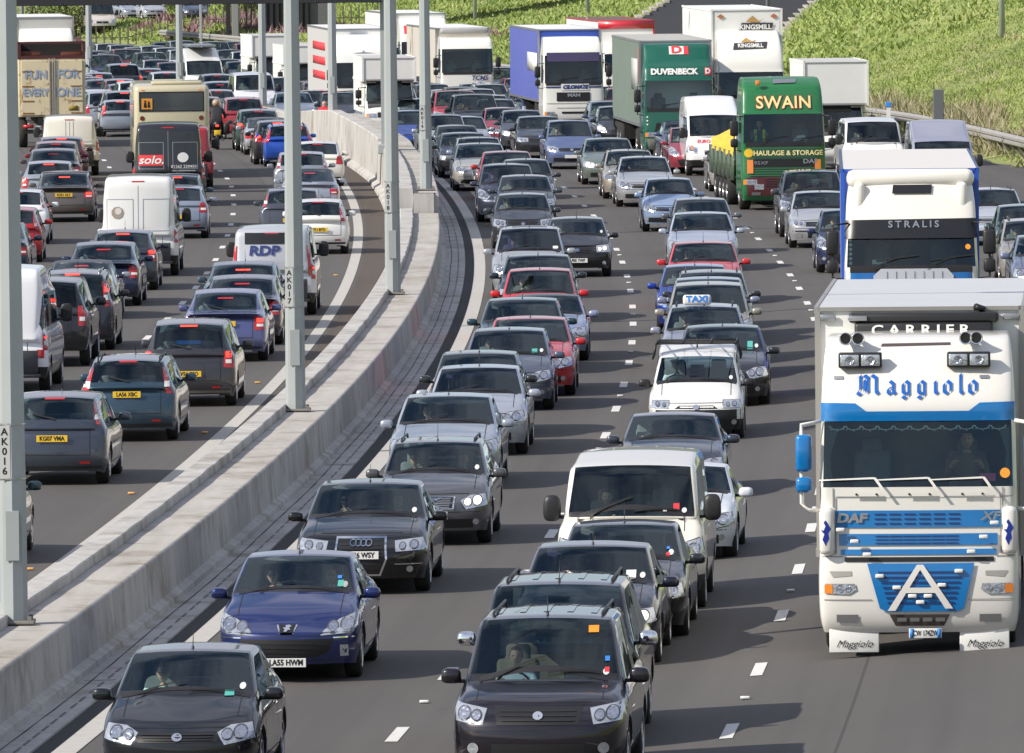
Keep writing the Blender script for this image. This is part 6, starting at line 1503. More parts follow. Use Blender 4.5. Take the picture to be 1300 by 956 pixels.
    def bx(pr):
        ib = boxbody(pr, -14.5, -1.9, 1.1, 4.98, 2.62, white_box, white_box, white_box, 'trailer_box', edge=white_box, bevel=.12)
        def lg(y, z, s, ang=0):
            b = poly2d([(-.62 * s, -.16 * s), (.58 * s, -.16 * s), (.66 * s, .16 * s), (-.50 * s, .16 * s)]); shift(b, y, z); place2d(b, Matrix.Translation((-1.86, 0, 0)) @ FRONT); i = pr.add('logo_panel', mesh_from(b, 'logo_panel', brn, False, recalc=False), ib)
            t = text_bm('KINGSMILL', .24 * s, .008); shift(t, y, z); place2d(t, Matrix.Translation((-1.845, 0, 0)) @ FRONT); pr.add('lettering', mesh_from(t, 'lettering', M['white'], False, recalc=False), i) if False else pr.add('lettering', mesh_from(t, 'lettering', M['white'], False, recalc=False), ib)
            b = poly2d([(-.35 * s, .2 * s), (-.1 * s, .42 * s), (.12 * s, .22 * s), (.34 * s, .32 * s), (.12 * s, .18 * s)]); shift(b, y, z); place2d(b, Matrix.Translation((-1.86, 0, 0)) @ FRONT); pr.add('wheat_emblem', mesh_from(b, 'wheat', gold, False, recalc=False), ib)
        lg(.32, 4.32, 1.0)
        for y in (-.95, 1.0): b = poly2d([(-.14, 0), (0, -.09), (.14, 0), (0, .09)]); shift(b, y, 4.72); place2d(b, Matrix.Translation((-1.86, 0, 0)) @ FRONT); pr.add('corner_emblem', mesh_from(b, 'e', basic('rust_orange', rgb('b07048'), .6), False, recalc=False), ib)
        add_wheels(pr, (-11.4, -12.7, -14), 2.6)
    artic(955, 372, 175, 'tall white bread lorry with wheat emblem and dark name badge behind the green lorry', P_('lorry_cream', 'eceae2'), rows3, extras=ex, box=bx, wz=1.87, roofz=lambda c: 4.2)
    # ---- white luton box van, right lane
    def luton(px, py, D, label, z1, W=2.15, name='box_van', bodycol=None, script=None, group='vans in the oncoming traffic', L=6.2, yaw=0):
        pr = Proto(); rows = [(.28, .16, .93), (.45, .0, .98), (.75, .02, 1.0), (1.12, .16, .98), (1.35, .42, .96), (2.05, .80, .90), (2.12, .86, .88)]
        bv, ic = make_cab(pr, 1.98, rows, cols=(0, .9, 1.6, 2.1), ws=(4, 5)); std_front(pr, bv, ic, 1.98, .80, '', wz=1.32, bz=.42)
        fdec(pr, 'grille', [rect(-.5, .72, .5, .92)], bv, 'grille', off=.012)
        for s in (1, -1): big_mirror(pr, s, -.6, 1.20, 1.62, 'black', .34)
        ib = boxbody(pr, -L, -.62, 2.12, z1, W, bodycol or white_box, bodycol or white_box, basic('pale_roof', (.5, .5, .5), .6), 'load_box', edge=white_box, bevel=.08)
        bm = bmesh.new(); obox(bm, (-L / 2 - .95, 0, 1.5), (L - 2.1, W, 1.2), .02); pr.add('lower_box', mesh_from(bm, 'lower_box', bodycol or white_box, False), ib)
        if script: t = text_bm(script, .26, .006, xs=.9); shift(t, 0, 2.75); place2d(t, Matrix.Translation((-.60, 0, 0)) @ FRONT); pr.add('lettering', mesh_from(t, 'lettering', basic('faded_red_letter', rgb('d09a94'), .6), False, recalc=False), ib)
        add_wheels(pr, (-1.0, -L + 1.4), 2.0, .34)
        r = root_at(name, px, py, D, label, 'box van', group, yaw=yaw); spawn(pr, r, P_('lorry_white', 'e6e6de')); return r
    luton(1064, 215, 343, 'plain white box van behind the white pickup-fronted van, beyond the green haulage lorry', 3.62, 2.2)
    luton(496, 165, 398, 'small white box van with faded red lettering over its cab, between the grey lamp posts', 3.05, 2.1, script='REMOVALS' if False else None)
    # ---- white lorries far back
    def ex(pr, bv, ic):
        fdec(pr, 'stripe', [rect(-1.2, 1.26, 1.2, 1.42)], bv, 'redst', off=.012); fdec(pr, 'stripe', [rect(-1.2, 1.08, 1.2, 1.24)], bv, 'bluest', off=.012); fdec(pr, 'grille', [rect(-.8, .55, .8, 1.0)], bv, 'grille', off=.012)
        fdec(pr, 'roof_emblem', [[(-.5, 2.99), (.5, 2.99), (.05, 3.03), (0, 3.12), (-.05, 3.03)]], bv, 'steel', off=.02)
    rows4 = [(.30, .14, .95), (.50, .0, .99), (.95, .0, 1.0), (1.30, .02, 1.0), (1.62, .05, .99), (2.60, .22, .97), (2.72, .26, .965), (3.2, .42, .95), (3.7, 1.0, .92)]
    def bx(pr):
        ib = boxbody(pr, -15.2, -1.9, 1.1, 4.0, 2.55, white_box, basic('grey_side', (.48, .48, .47), .6), white_box, 'trailer_box')
        for k in range(3): bm = bmesh.new(); obox(bm, (-8.5, -1.282, 3.2 - k * .62), (7.0, .012, .34)); pr.add('red_band', mesh_from(bm, 'red_band', M['redst']), ib)
        add_wheels(pr, (-11.6, -12.9, -14.2), 2.55)
    artic(463, 430, 120, 'white lorry with red and blue stripes under its windscreen and red bands on its trailer', P_('lorry_white', 'e6e6de'), rows4, extras=ex, box=bx, wz=1.64, roofz=lambda c: 3.75)
    def ex(pr, bv, ic):
        ftext(pr, 'TCMS', .30, .55, 1.45, bv, P_('navy_stripe', '23306e'), bold=.01, shear=.25, off=.03); fdec(pr, 'logo_swoosh', [[(.3, 1.22), (.62, 1.26), (.85, 1.4), (.6, 1.2)]], bv, 'bluest', off=.025)
        fdec(pr, 'panel_seam', [rect(-1.15, .78, 1.15, .82)], bv, 'ink', off=.015)
        bm = bmesh.new(); obox(bm, (-1.4, 0, 3.62), (.7, 2.2, .26), .08); pr.add('roof_locker', mesh_from(bm, 'roof_locker', basic('grey_locker', (.38, .38, .37), .6)))
    rows5 = [(.10, .14, .95), (.30, .0, .99), (.75, .0, 1.0), (.90, .02, 1.0), (1.70, .05, .99), (2.80, .22, .97), (2.9, .26, .965), (3.25, .5, .94), (3.35, 1.0, .92)]
    artic(594, 473, 115, 'white lorry with a small blue swoosh logo and beige curtain trailer', P_('lorry_white', 'e6e6de'), rows5, extras=ex, box=trailer(-15, -2.0, 1.1, 3.75, 2.55, cream_side, cream_side, white_box), wz=1.72, hz=.5, roofz=lambda c: 3.35)
    artic(540, 510, 60, 'white lorry with a red square mark, far back behind the lamp posts', P_('lorry_white', 'e6e6de'), rows4, box=trailer(-15, -1.9, 1.1, 4.0, 2.55, white_box, white_box, white_box), wz=1.64, roofz=lambda c: 3.75, extras=lambda pr, bv, ic: fdec(pr, 'red_mark', [rect(-1.0, 3.0, -.5, 3.4)], bv, 'redst', off=.02))
    luton(350, 90, 497, 'cream motor caravan with tall front, far back beside the dark bridge wall', 3.2, 2.2)
    luton(390, 95, 476, 'white box van just left of the red banded trailer, far back', 3.0, 2.1)
    return luton

# ------------------------------------------------------------------ left carriageway heavies
def root_away(name, px, py, D, label, cat, group=None):
    p = atD(px, py, D); t = heading(D); OBST.append((p.x, D, 12.5 if 'moto' not in name else 3)); return empty(name, (p.x, D, zroad(D, p.x)), math.atan2(t.y, t.x), label, cat, group)
def build_bus():
    """origin at the rear bumper; the body runs forward (+X)"""
    pr = Proto(); W, H, L_ = 2.5, 3.1, 9.5; cr = P_('cream_coach_paint', 'bdb598', noise=.05)
    bm = bmesh.new(); obox(bm, (L_ / 2, 0, (H + .45) / 2), (L_, W, H - .45), .16); me = mesh_from(bm, 'body', cr); bv = bvh_of(me); pr.add('body', me)
    def d(n, sh, m, par=-1, off=.012): return pr.add(n, mesh_from(decal_bm(sh, bv, 'rear', off, .15), n, M[m] if isinstance(m, str) else m), par)
    iw = d('rear_window', [rect(-1.04, 2.28, 1.04, 2.86)], basic('coach_glass', (.05, .06, .065), .08, coat=1)); fr = d('window_seal', [rect(-1.08, 2.86, 1.08, 2.90), rect(-1.08, 2.24, 1.08, 2.28), rect(-1.08, 2.28, -1.04, 2.86), rect(1.04, 2.28, 1.08, 2.86)], 'trim', iw, .016)
    bd = d('school_bus_sign', [rect(-1.0, 2.32, -.64, 2.68)], basic('orange_board', rgb('d8963c'), .5), off=.03)
    fig = []
    for cx, s in ((-.88, 1.0), (-.76, .85)): fig += [circle(cx, 2.42 + .17 * s, .032 * s, 8), [(cx - .05 * s, 2.38), (cx + .05 * s, 2.38), (cx + .03 * s, 2.55 * 1.0), (cx - .03 * s, 2.55)]]
    d('children_symbol', fig, 'ink', bd, .04)
    for s in (1, -1):
        d('tail_light', [circle(s * .98, 2.02, .08, 12)], basic('brown_lens', (.15, .03, .02), .3)); d('marker_lamp', [rect(s * .95 - .06, 2.94, s * .95 + .06, 2.97)], 'amber'); d('tail_light', [rect(s * 1.08 - .07, .95, s * 1.08 + .07, 1.35)], 'red'); d('indicator', [rect(s * 1.08 - .07, 1.36, s * 1.08 + .07, 1.52)], 'amber')
    d('rear_vent', [rect(-.30, 1.02, .30, 1.25)], 'black'); d('door_seam', [rect(-.85, 1.86, .85, 1.875), rect(-.85, .8, -.838, 1.86), rect(.838, .8, .85, 1.86)], 'steel'); d('rear_camera', [rect(-.10, 1.74, .12, 1.86)], 'ink', -1, .05)
    bm = bmesh.new(); obox(bm, (2.0, -.2, H + .06), (1.4, 1.7, .12), .05); obox(bm, (5.5, 0, H + .05), (1.2, 1.0, .1), .04); pr.add('roof_pod', mesh_from(bm, 'roof_pod', cr))
    for k in range(6):
        for s, mo in ((1, 'left'), (-1, 'right')): pr.add('side_window', mesh_from(decal_bm([rect(*( (-(.6 + k * 1.45 + 1.3), 1.7, -(.6 + k * 1.45), 2.6) if s > 0 else (.6 + k * 1.45, 1.7, .6 + k * 1.45 + 1.3, 2.6)))], bv, mo, .01, .4), 'side_window', basic('coach_glass', (.05, .06, .065), .08, coat=1)))
    add_wheels(pr, (2.3, 7.6), W, .48)
    r = root_away('coach', 219, 225, 340, 'cream school coach with an orange children board in its rear window', 'coach'); spawn(pr, r)
def build_container_lorry():
    pr = Proto(); W = 2.5
    rust = basic('rusty_cream_steel', rgb('cfc2a2'), .7, noise=.12, scale=1.5); m = rust
    t = m.node_tree; b = t.nodes['Principled BSDF']; tc = t.nodes.new('ShaderNodeTexCoord'); mp = t.nodes.new('ShaderNodeMapping'); mp.inputs['Scale'].default_value = (1.2, 1.8, 1.1)
    n2 = t.nodes.new('ShaderNodeTexNoise'); n2.inputs['Scale'].default_value = 2.2; n2.inputs['Detail'].default_value = 8; n2.inputs['Roughness'].default_value = .7; cr = t.nodes.new('ShaderNodeValToRGB'); cr.color_ramp.elements[0].position = .55; cr.color_ramp.elements[1].position = .68
    mx = t.nodes.new('ShaderNodeMix'); mx.data_type = 'RGBA'; mx.inputs[7].default_value = (.26, .11, .03, 1); old = b.inputs['Base Color'].links[0].from_socket
    t.links.new(tc.outputs['Object'], mp.inputs[0]); t.links.new(mp.outputs[0], n2.inputs[0]); t.links.new(n2.outputs[0], cr.inputs[0]); t.links.new(cr.outputs[0], mx.inputs[0]); t.links.new(old, mx.inputs[6]); t.links.new(mx.outputs[2], b.inputs['Base Color'])
    rb = basic('rust_brown', rgb('8a5626'), .8, noise=.3); bl = basic('faded_blue_letter', rgb('8c9cb4'), .7)
    bm = bmesh.new(); obox(bm, (6, 0, 2.25), (12, W, 2.2), .03); ib = pr.add('container', mesh_from(bm, 'container', rust, False))
    for s in (1, -1): bm = bmesh.new(); obox(bm, (-.03, s * .60, 2.24), (.05, 1.08, 2.05), .015); pr.add('door', mesh_from(bm, 'door', rust, False), ib)
    bm = bmesh.new()
    for y in (-.08, .08, -.02): obox(bm, (-.09, y * 1.2, 2.25), (.04, .03, 2.2))
    pr.add('locking_bar', mesh_from(bm, 'locking_bar', basic('bare_steel', (.35, .34, .32), .6), False), ib)
    for y in (-.90, .90):
        for z in (1.3, 1.75, 2.3, 2.85): bm = bmesh.new(); obox(bm, (-.065, y, z), (.02, .42, .035)); pr.add('hinge', mesh_from(bm, 'hinge', rb, False), ib)
    for s, y, z in (('FUN', -.60, 2.72), ('FOR', .60, 2.74), ('EVERY', -.60, 2.06), ('ONE', .60, 2.06)):
        tt = text_bm(s, .46 if len(s) < 4 else .40, .012, xs=.95 if len(s) < 4 else .85); place2d(shift(tt, y, z), Matrix(((0, 0, -1, -.075), (-1, 0, 0, 0), (0, 1, 0, 0), (0, 0, 0, 1)))); pr.add('lettering', mesh_from(tt, 'lettering', bl, False, recalc=False), ib)
    bm = bmesh.new(); obox(bm, (-.07, -.78, 1.48), (.02, .34, .16)); pr.add('plate', mesh_from(bm, 'plate', basic('ochre_plate', rgb('8a7428'), .7)), ib)
    # open top frame
    bm = bmesh.new()
    for s in (1, -1): obox(bm, (.05, s * 1.20, 3.62), (.12, .10, .62)); obox(bm, (6, s * 1.22, 3.9), (12, .06, .08)); obox(bm, (6, s * 1.24, 3.6), (12, .03, .6))
    obox(bm, (.05, 0, 3.92), (.12, 2.5, .08)); obox(bm, (.05, 0, 3.38), (.14, 2.5, .12)); 
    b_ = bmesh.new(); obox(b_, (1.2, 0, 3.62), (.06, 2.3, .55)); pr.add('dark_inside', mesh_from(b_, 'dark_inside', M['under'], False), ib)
    pr.add('open_top_frame', mesh_from(bm, 'open_top_frame', basic('dark_maroon_steel', rgb('4a2024'), .7), False), ib)
    bm = bmesh.new()
    for y in (-.75, .78): obox(bm, (.3, y, 3.50), (.3, .8, .18), .04)
    pr.add('folded_sheet', mesh_from(bm, 'folded_sheet', basic('brown_sheet', rgb('6a3a2a'), .8)), ib)
    bm = bmesh.new(); obox(bm, (6, 0, .98), (12, 1.1, .3)); obox(bm, (.2, 0, .60), (.15, 2.2, .14)); obox(bm, (.1, 0, .85), (.2, .8, .25)); pr.add('chassis', mesh_from(bm, 'chassis', M['under'], False))
    for s in (1, -1): bm = bmesh.new(); obox(bm, (.1, s * .9, .80), (.06, .40, .13)); pr.add('tail_light', mesh_from(bm, 'tail_light', M['red']))
    add_wheels(pr, (1.3, 2.6, 9.5), W)
    r = root_away('container_lorry', 67, 180, 382, 'rusty cream container lorry with faded blue words painted on its rear doors', 'lorry'); spawn(pr, r)
def build_motorbike():
    pr = Proto(); bk = M['black']
    for x, r_ in ((-.70, .31), (.70, .31)):
        bm = bmesh.new(); lathe(bm, [(r_ - .09, -.06), (r_ - .02, -.07), (r_, 0), (r_ - .02, .07), (r_ - .09, .06)], 'Y', (x, 0, r_), 24); iw = pr.add('wheel', mesh_from(bm, 'wheel', M['tyre']))
        bm = bmesh.new(); lathe(bm, [(r_ - .09, -.04), (.05, -.03), (.05, .03), (r_ - .09, .04)], 'Y', (x, 0, r_), 20); pr.add('rim', mesh_from(bm, 'rim', M['steel']), iw)
    bm = bmesh.new(); tube(bm, [(-.65, 0, .95), (-.2, 0, .82), (.15, 0, 1.0), (.5, 0, .98)], [.12, .17, .19, .1], 10); obox(bm, (0, 0, .55), (.6, .32, .4), .08); pr.add('frame', mesh_from(bm, 'frame', bk))
    bm = bmesh.new(); tube(bm, [(.70, 0, .31), (.55, 0, .75), (.42, 0, 1.1)], .045, 8); tube(bm, [(.38, .38, 1.12), (.46, 0, 1.1), (.38, -.38, 1.12)], .02, 6); pr.add('handlebars', mesh_from(bm, 'handlebars', M['steel']))
    for s in (1, -1): bm = bmesh.new(); obox(bm, (-.55, s * .34, .78), (.5, .22, .36), .06); pr.add('pannier', mesh_from(bm, 'pannier', bk)); bm = bmesh.new(); obox(bm, (.36, s * .40, 1.26), (.04, .13, .09), .02); pr.add('mirror', mesh_from(bm, 'mirror', bk))
    bm = bmesh.new(); tube(bm, [(-.1, -.2, .35), (-.8, -.25, .5)], .06, 8); pr.add('exhaust', mesh_from(bm, 'exhaust', M['chrome']))
    bm = bmesh.new(); obox(bm, (-.86, 0, .62), (.02, .24, .20), .005); pr.add('number_plate', mesh_from(bm, 'number_plate', M['yellow'])); bm = bmesh.new(); obox(bm, (-.84, 0, .88), (.04, .12, .08), .01); pr.add('tail_light', mesh_from(bm, 'tail_light', M['redlit']))
    r = root_away('motorbike', 275, 183, 377, 'black motorbike with yellow plate riding between the coach and the red people carrier', 'motorbike'); spawn(pr, r)
    J = dict(hip=((-.25, 0, 1.0), (.17, .14)), bel=((-.18, 0, 1.18), (.18, .14)), che=((-.06, 0, 1.38), (.22, .15)), nek=((.0, 0, 1.54), .08))
    ch = [['hip', 'bel', 'che', 'nek']]
    for s, t in ((1, 'l'), (-1, 'r')):
        J['s' + t] = ((-.04, s * .20, 1.46), .08); J['e' + t] = ((.12, s * .33, 1.25), .06); J['h' + t] = ((.38, s * .34, 1.14), .045); J['k' + t] = ((.22, s * .26, .78), .09); J['a' + t] = ((-.05, s * .24, .38), .06); J['f' + t] = ((.15, s * .24, .32), .05); J['q' + t] = ((-.22, s * .14, .96), .12)
        ch += [['che', 's' + t, 'e' + t, 'h' + t], ['hip', 'q' + t, 'k' + t, 'a' + t, 'f' + t]]
    me = skin_body(ch, J, 2, 'hip'); me.materials.append(basic('rider_jacket', (.02, .02, .025), .7))
    for p in me.polygons: p.use_smooth = True
    pp = Proto(); pp.add('body', me); bm = bmesh.new(); bmesh.ops.create_uvsphere(bm, u_segments=18, v_segments=12, radius=.145); bmesh.ops.translate(bm, vec=(.03, 0, 1.70), verts=bm.verts); pp.add('helmet', mesh_from(bm, 'helmet', basic('tan_helmet', rgb('b09478'), .3, coat=1)))
    q = empty('person', r.location, r.rotation_euler.z, 'motorcyclist in dark jacket and pale helmet beside the cream coach', 'person'); spawn(pp, q)
# ================================================================== THE TRAFFIC
PROTOS = {}
def proto(k):
    if k not in PROTOS: PROTOS[k] = build_car(k)
    return PROTOS[k]
LOG = []
SHIRTS = ['c8d0dc', '5a6a86', 'd8d4cc', '22262e', '8a9098', '3a4a6a', 'b8c4d0', '6a2a2a', '30343a', 'a0a8b4']
def plate_part(root, pr, s, z, front=True, y=0.0, w_=.50, h_=.11):
    bv = pr.info['bvh']; mode = 'front' if front else 'rear'
    bm = decal_bm([rect(y - w_ / 2, z - h_ / 2, y + w_ / 2, z + h_ / 2)], bv, mode, .03, .5)
    xs_ = [v.co.x for v in bm.verts]; bm.free()
    if not xs_: return
    x = max(xs_) if front else min(xs_)
    bm = bmesh.new(); obox(bm, (x, (y if front else -y), z), (.012, w_, h_), .003); p = new('number_plate', mesh_from(bm, 'number_plate', M['white'] if front else M['yellow'], False), root)
    if s:
        t = text_bm(s, .100, .0035, xs=.86); shift(t, y, z); 
        Mx = FRONT if front else REAR
        place2d(t, Matrix.Translation((x + (.009 if front else -.009), 0, 0)) @ Mx); new('lettering', mesh_from(t, 'lettering', M['ink'], False, recalc=False), p)
def car(kind, hexc, px, py, face, label, metal=.5, drv=None, plate=None, pz=None, lit=False, brake=True, extra=None, cat=None, name=None, group=None, zoff=0, yaw=0, pax=None, over=None, D=None, dirt=.15, drv2='person'):
    if kind in VARIANTS and (extra is None or extra is tax): v_ = VARIANTS[kind]; kind = v_[(int(px) * 3 + int(py)) % len(v_)]
    pr = proto(kind); I = pr.info; P = I['P']
    rx, rz = I['front_ref'] if face == 'o' else I['rear_ref']
    p = at(px, py, rz + zoff)
    t = heading(p.y); fwd = -t if face == 'o' else t
    org = p - fwd * rx; org.z = zroad(org.y, org.x)
    van = 'van' in kind or kind == 'minibus'
    cat = cat or ('van' if van else 'car'); name = name or ({'van_high': 'panel_van', 'van_mid': 'panel_van', 'minibus': 'minibus', 'small_van': 'panel_van'}.get(kind, 'car'))
    grp = group or (('vans ' if van else 'cars ') + ('in the oncoming traffic' if face == 'o' else 'in the outbound traffic'))
    r = empty(name, org, math.atan2(fwd.y, fwd.x) + R(yaw), label, cat, grp)
    ov = dict(over or {})
    if lit: ov['lamp_reflector'] = M['litlamp']
    if face == 'a' and not brake or face == 'o': ov['brake_lamp'] = M['red']; ov['high_brake_lamp'] = M['red']
    col = paint(rgb(hexc), metal, dirt=dirt)
    far = org.y > 330
    skip = {'wiper', 'bonnet_seam', 'boot_seam', 'door_seam', 'door_handle', 'aerial', 'rear_wiper', 'grille_bars', 'reflector', 'underbody_x', 'steering_wheel', 'fog_lamp', 'scuttle', 'reversing_lamp', 'lamp_bezel', 'lamp_surround', 'bonnet_edge', 'bumper_seam'} if far else set()
    if face == 'o': skip |= {'rear_wiper', 'reversing_lamp', 'reflector', 'boot_seam', 'rear_bumper_trim'}
    else: skip |= {'wiper', 'bonnet_seam', 'grille_bars', 'fog_lamp', 'scuttle', 'grille_surround', 'lamp_surround', 'bonnet_edge', 'bumper_seam'}
    if van and not P.get('panelrear') is None and kind != 'minibus': skip |= {'rear_wiper'} 
    if face == 'a' and brake and (len(LOG) * 5) % 3 == 0: ov['high_brake_lamp'] = M['red']
    spawn(pr, r, col, ov, skip)
    q_ = random.Random(int(px * 7 + py)); r.scale = (1 + q_.uniform(-.03, .03), 1 + q_.uniform(-.015, .025), 1 + q_.uniform(-.012, .012))
    if label.startswith('black panel van'): r.scale = (1, 1.12, 1.0)
    if plate is not None: plate_part(r, pr, plate, pz or (P['nose'] - .27 if face == 'o' else .62), face == 'o')
    elif not far and org.y > 150: plate_part(r, pr, '', pz or (P['nose'] - .27 if face == 'o' else .62), face == 'o')
    if extra: extra(r, pr)
    if face == 'o' and not drv and org.y < 330: drv = SHIRTS[(len(LOG) * 7) % 10]
    OBST.append((org.x, org.y, P['L']))
    if drv:
        for q, kk in ((I['seat'], drv2), (I['seat2'], 'person_passenger')):
            sh = drv if q is I['seat'] else pax
            if not sh: continue
            loc = Matrix.Rotation(r.rotation_euler.z, 3, 'Z') @ (q + Vector((.02, 0, .54))) + org
            d = person(kk if q is I['seat'] else 'person_passenger', loc, r.rotation_euler.z, sh, ('driver of the ' if q is I['seat'] else 'passenger in the ') + label.split(',')[0], 'people in the cars')
            d.scale = (.92, .92, .90)
    LOG.append((kind, face, px, py, round(org.y, 1), round(org.x, 2), round(org.x - curve(org.y), 2), P['L'], label))
    return r
def ex_dec(shapes_list, mode='front'):
    def f(root, pr):
        for name, shapes, mat, off in shapes_list:
            new(name, mesh_from(decal_bm(shapes, pr.info['bvh'], mode, off, .08), name, M[mat] if isinstance(mat, str) else mat), root)
    return f
def tax(root, pr):
    P = pr.info['P']; W2 = P['W'] / 2; z = P['cowlz'] + .11
    new('tax_disc', mesh_from(decal_bm([circle(W2 * .70, z, .034, 12)], pr.info['bvh'], 'front', .012, .5), 'tax_disc', M['white']), root)
def peug(root, pr):
    tax(root, pr)
    ex_dec([('badge', [[(-.13, .70), (-.09, .60), (.09, .60), (.13, .70)]], 'chrome', .012), ('badge_field', [[(-.11, .70), (-.075, .615), (.075, .615), (.11, .70)]], 'ink', .02),
            ('lion_emblem', [[(-.035, .625), (-.02, .645), (-.05, .66), (-.01, .67), (-.02, .69), (.03, .695), (.06, .68), (.03, .665), (.05, .64), (.02, .64), (.0, .62)]], 'chrome', .03),
            ('bumper_strip', [rect(.58, .545, .86, .56), rect(-.86, .545, -.58, .56)], 'chrome', .014)])(root, pr)
def audi(root, pr):
    tax(root, pr); rg = []
    for cx in (-.105, -.035, .035, .105):
        for k in range(12):
            a, b = 2 * PI * k / 12, 2 * PI * (k + 1) / 12; c = lambda t, r_: (cx + math.cos(t) * r_, .715 + math.sin(t) * r_); rg.append([c(a, .048), c(b, .048), c(b, .036), c(a, .036)])
    ex_dec([('ring_emblem', rg, 'chrome', .03), ('bumper_strip', [rect(.46, .425, .82, .437), rect(-.82, .425, -.46, .437)], 'chrome', .014)])(root, pr)
def volvo(root, pr):
    tax(root, pr); ex_dec([('diagonal_bar', [[(-.20, .58), (-.16, .58), (.16, .70), (.12, .70)]], 'chrome', .03)])(root, pr)
def stick(*a):
    def f(root, pr):
        tax(root, pr); P = pr.info['P']; W2 = P['W'] / 2
        for k, (u, v, w_, h_, m_) in enumerate(a): new('sticker', mesh_from(decal_bm([rect(u - w_ / 2, v - h_ / 2, u + w_ / 2, v + h_ / 2)], pr.info['bvh'], 'front', .014, .5), 'sticker', M[m_]), root)
    return f
def taxi(root, pr):
    tax(root, pr); H = pr.info['H']; x = pr.info['front_ref'][0] - .18
    bm = bmesh.new(); obox(bm, (x, -.14, H + .11), (.16, .56, .20), .05); s = new('taxi_sign', mesh_from(bm, 'taxi_sign', M['white']), root)
    t = text_bm('TAXI', .17, .008, xs=1.15); shift(t, -.14, H + .125); place2d(t, Matrix.Translation((x + .084, 0, 0)) @ FRONT); new('lettering', mesh_from(t, 'lettering', M['bluest'], False, recalc=False), s)
def rack(root, pr):
    tax(root, pr); H = pr.info['H']; z = H + .07
    bm = bmesh.new()
    for x in (.75, .1, -.6): tube(bm, [(x, -.78, z - .28), (x, -.72, z), (x, .72, z), (x, .78, z - .28)], .018, 6)
    for y in (-.7, -.25, .25, .7): tube(bm, [(.85, y, z + .02), (-.7, y, z + .02)], .014, 6)
    new('roof_rack', mesh_from(bm, 'roof_rack', M['black']), root)
def vtext(items, mode='rear', panels=()):
    def f(root, pr):
        bv = pr.info['bvh']
        for n, sh, m_, off in panels: new(n, mesh_from(decal_bm(sh, bv, mode, off, .12), n, M[m_] if isinstance(m_, str) else m_), root)
        for s, size, y, z, mt, bold, shear, xs_ in items:
            t = text_bm(s, size, bold, shear, xs_); shift(t, y, z); project(t, bv, mode, .022); new('lettering', mesh_from(t, 'lettering', M[mt] if isinstance(mt, str) else mt, False, recalc=False), root)
    return f
seam = [('door_seam', [rect(-.006, .55, .006, 2.3), rect(-.86, .53, .86, .545), rect(-.80, 1.15, -.12, 1.165), rect(.12, 1.15, .80, 1.165), rect(-.80, 1.95, -.12, 1.965), rect(.12, 1.95, .80, 1.965), rect(-.80, 1.15, -.785, 1.965), rect(-.135, 1.15, -.12, 1.965), rect(.12, 1.15, .135, 1.965), rect(.785, 1.15, .80, 1.965)], 'steel', .006), ('hinge', [rect(s * .86 - .05, z, s * .86 + .05, z + .04) for s in (1, -1) for z in (.9, 1.7)], 'steel', .02), ('door_handle', [rect(.03, 1.0, .07, 1.12)], 'black', .03)]

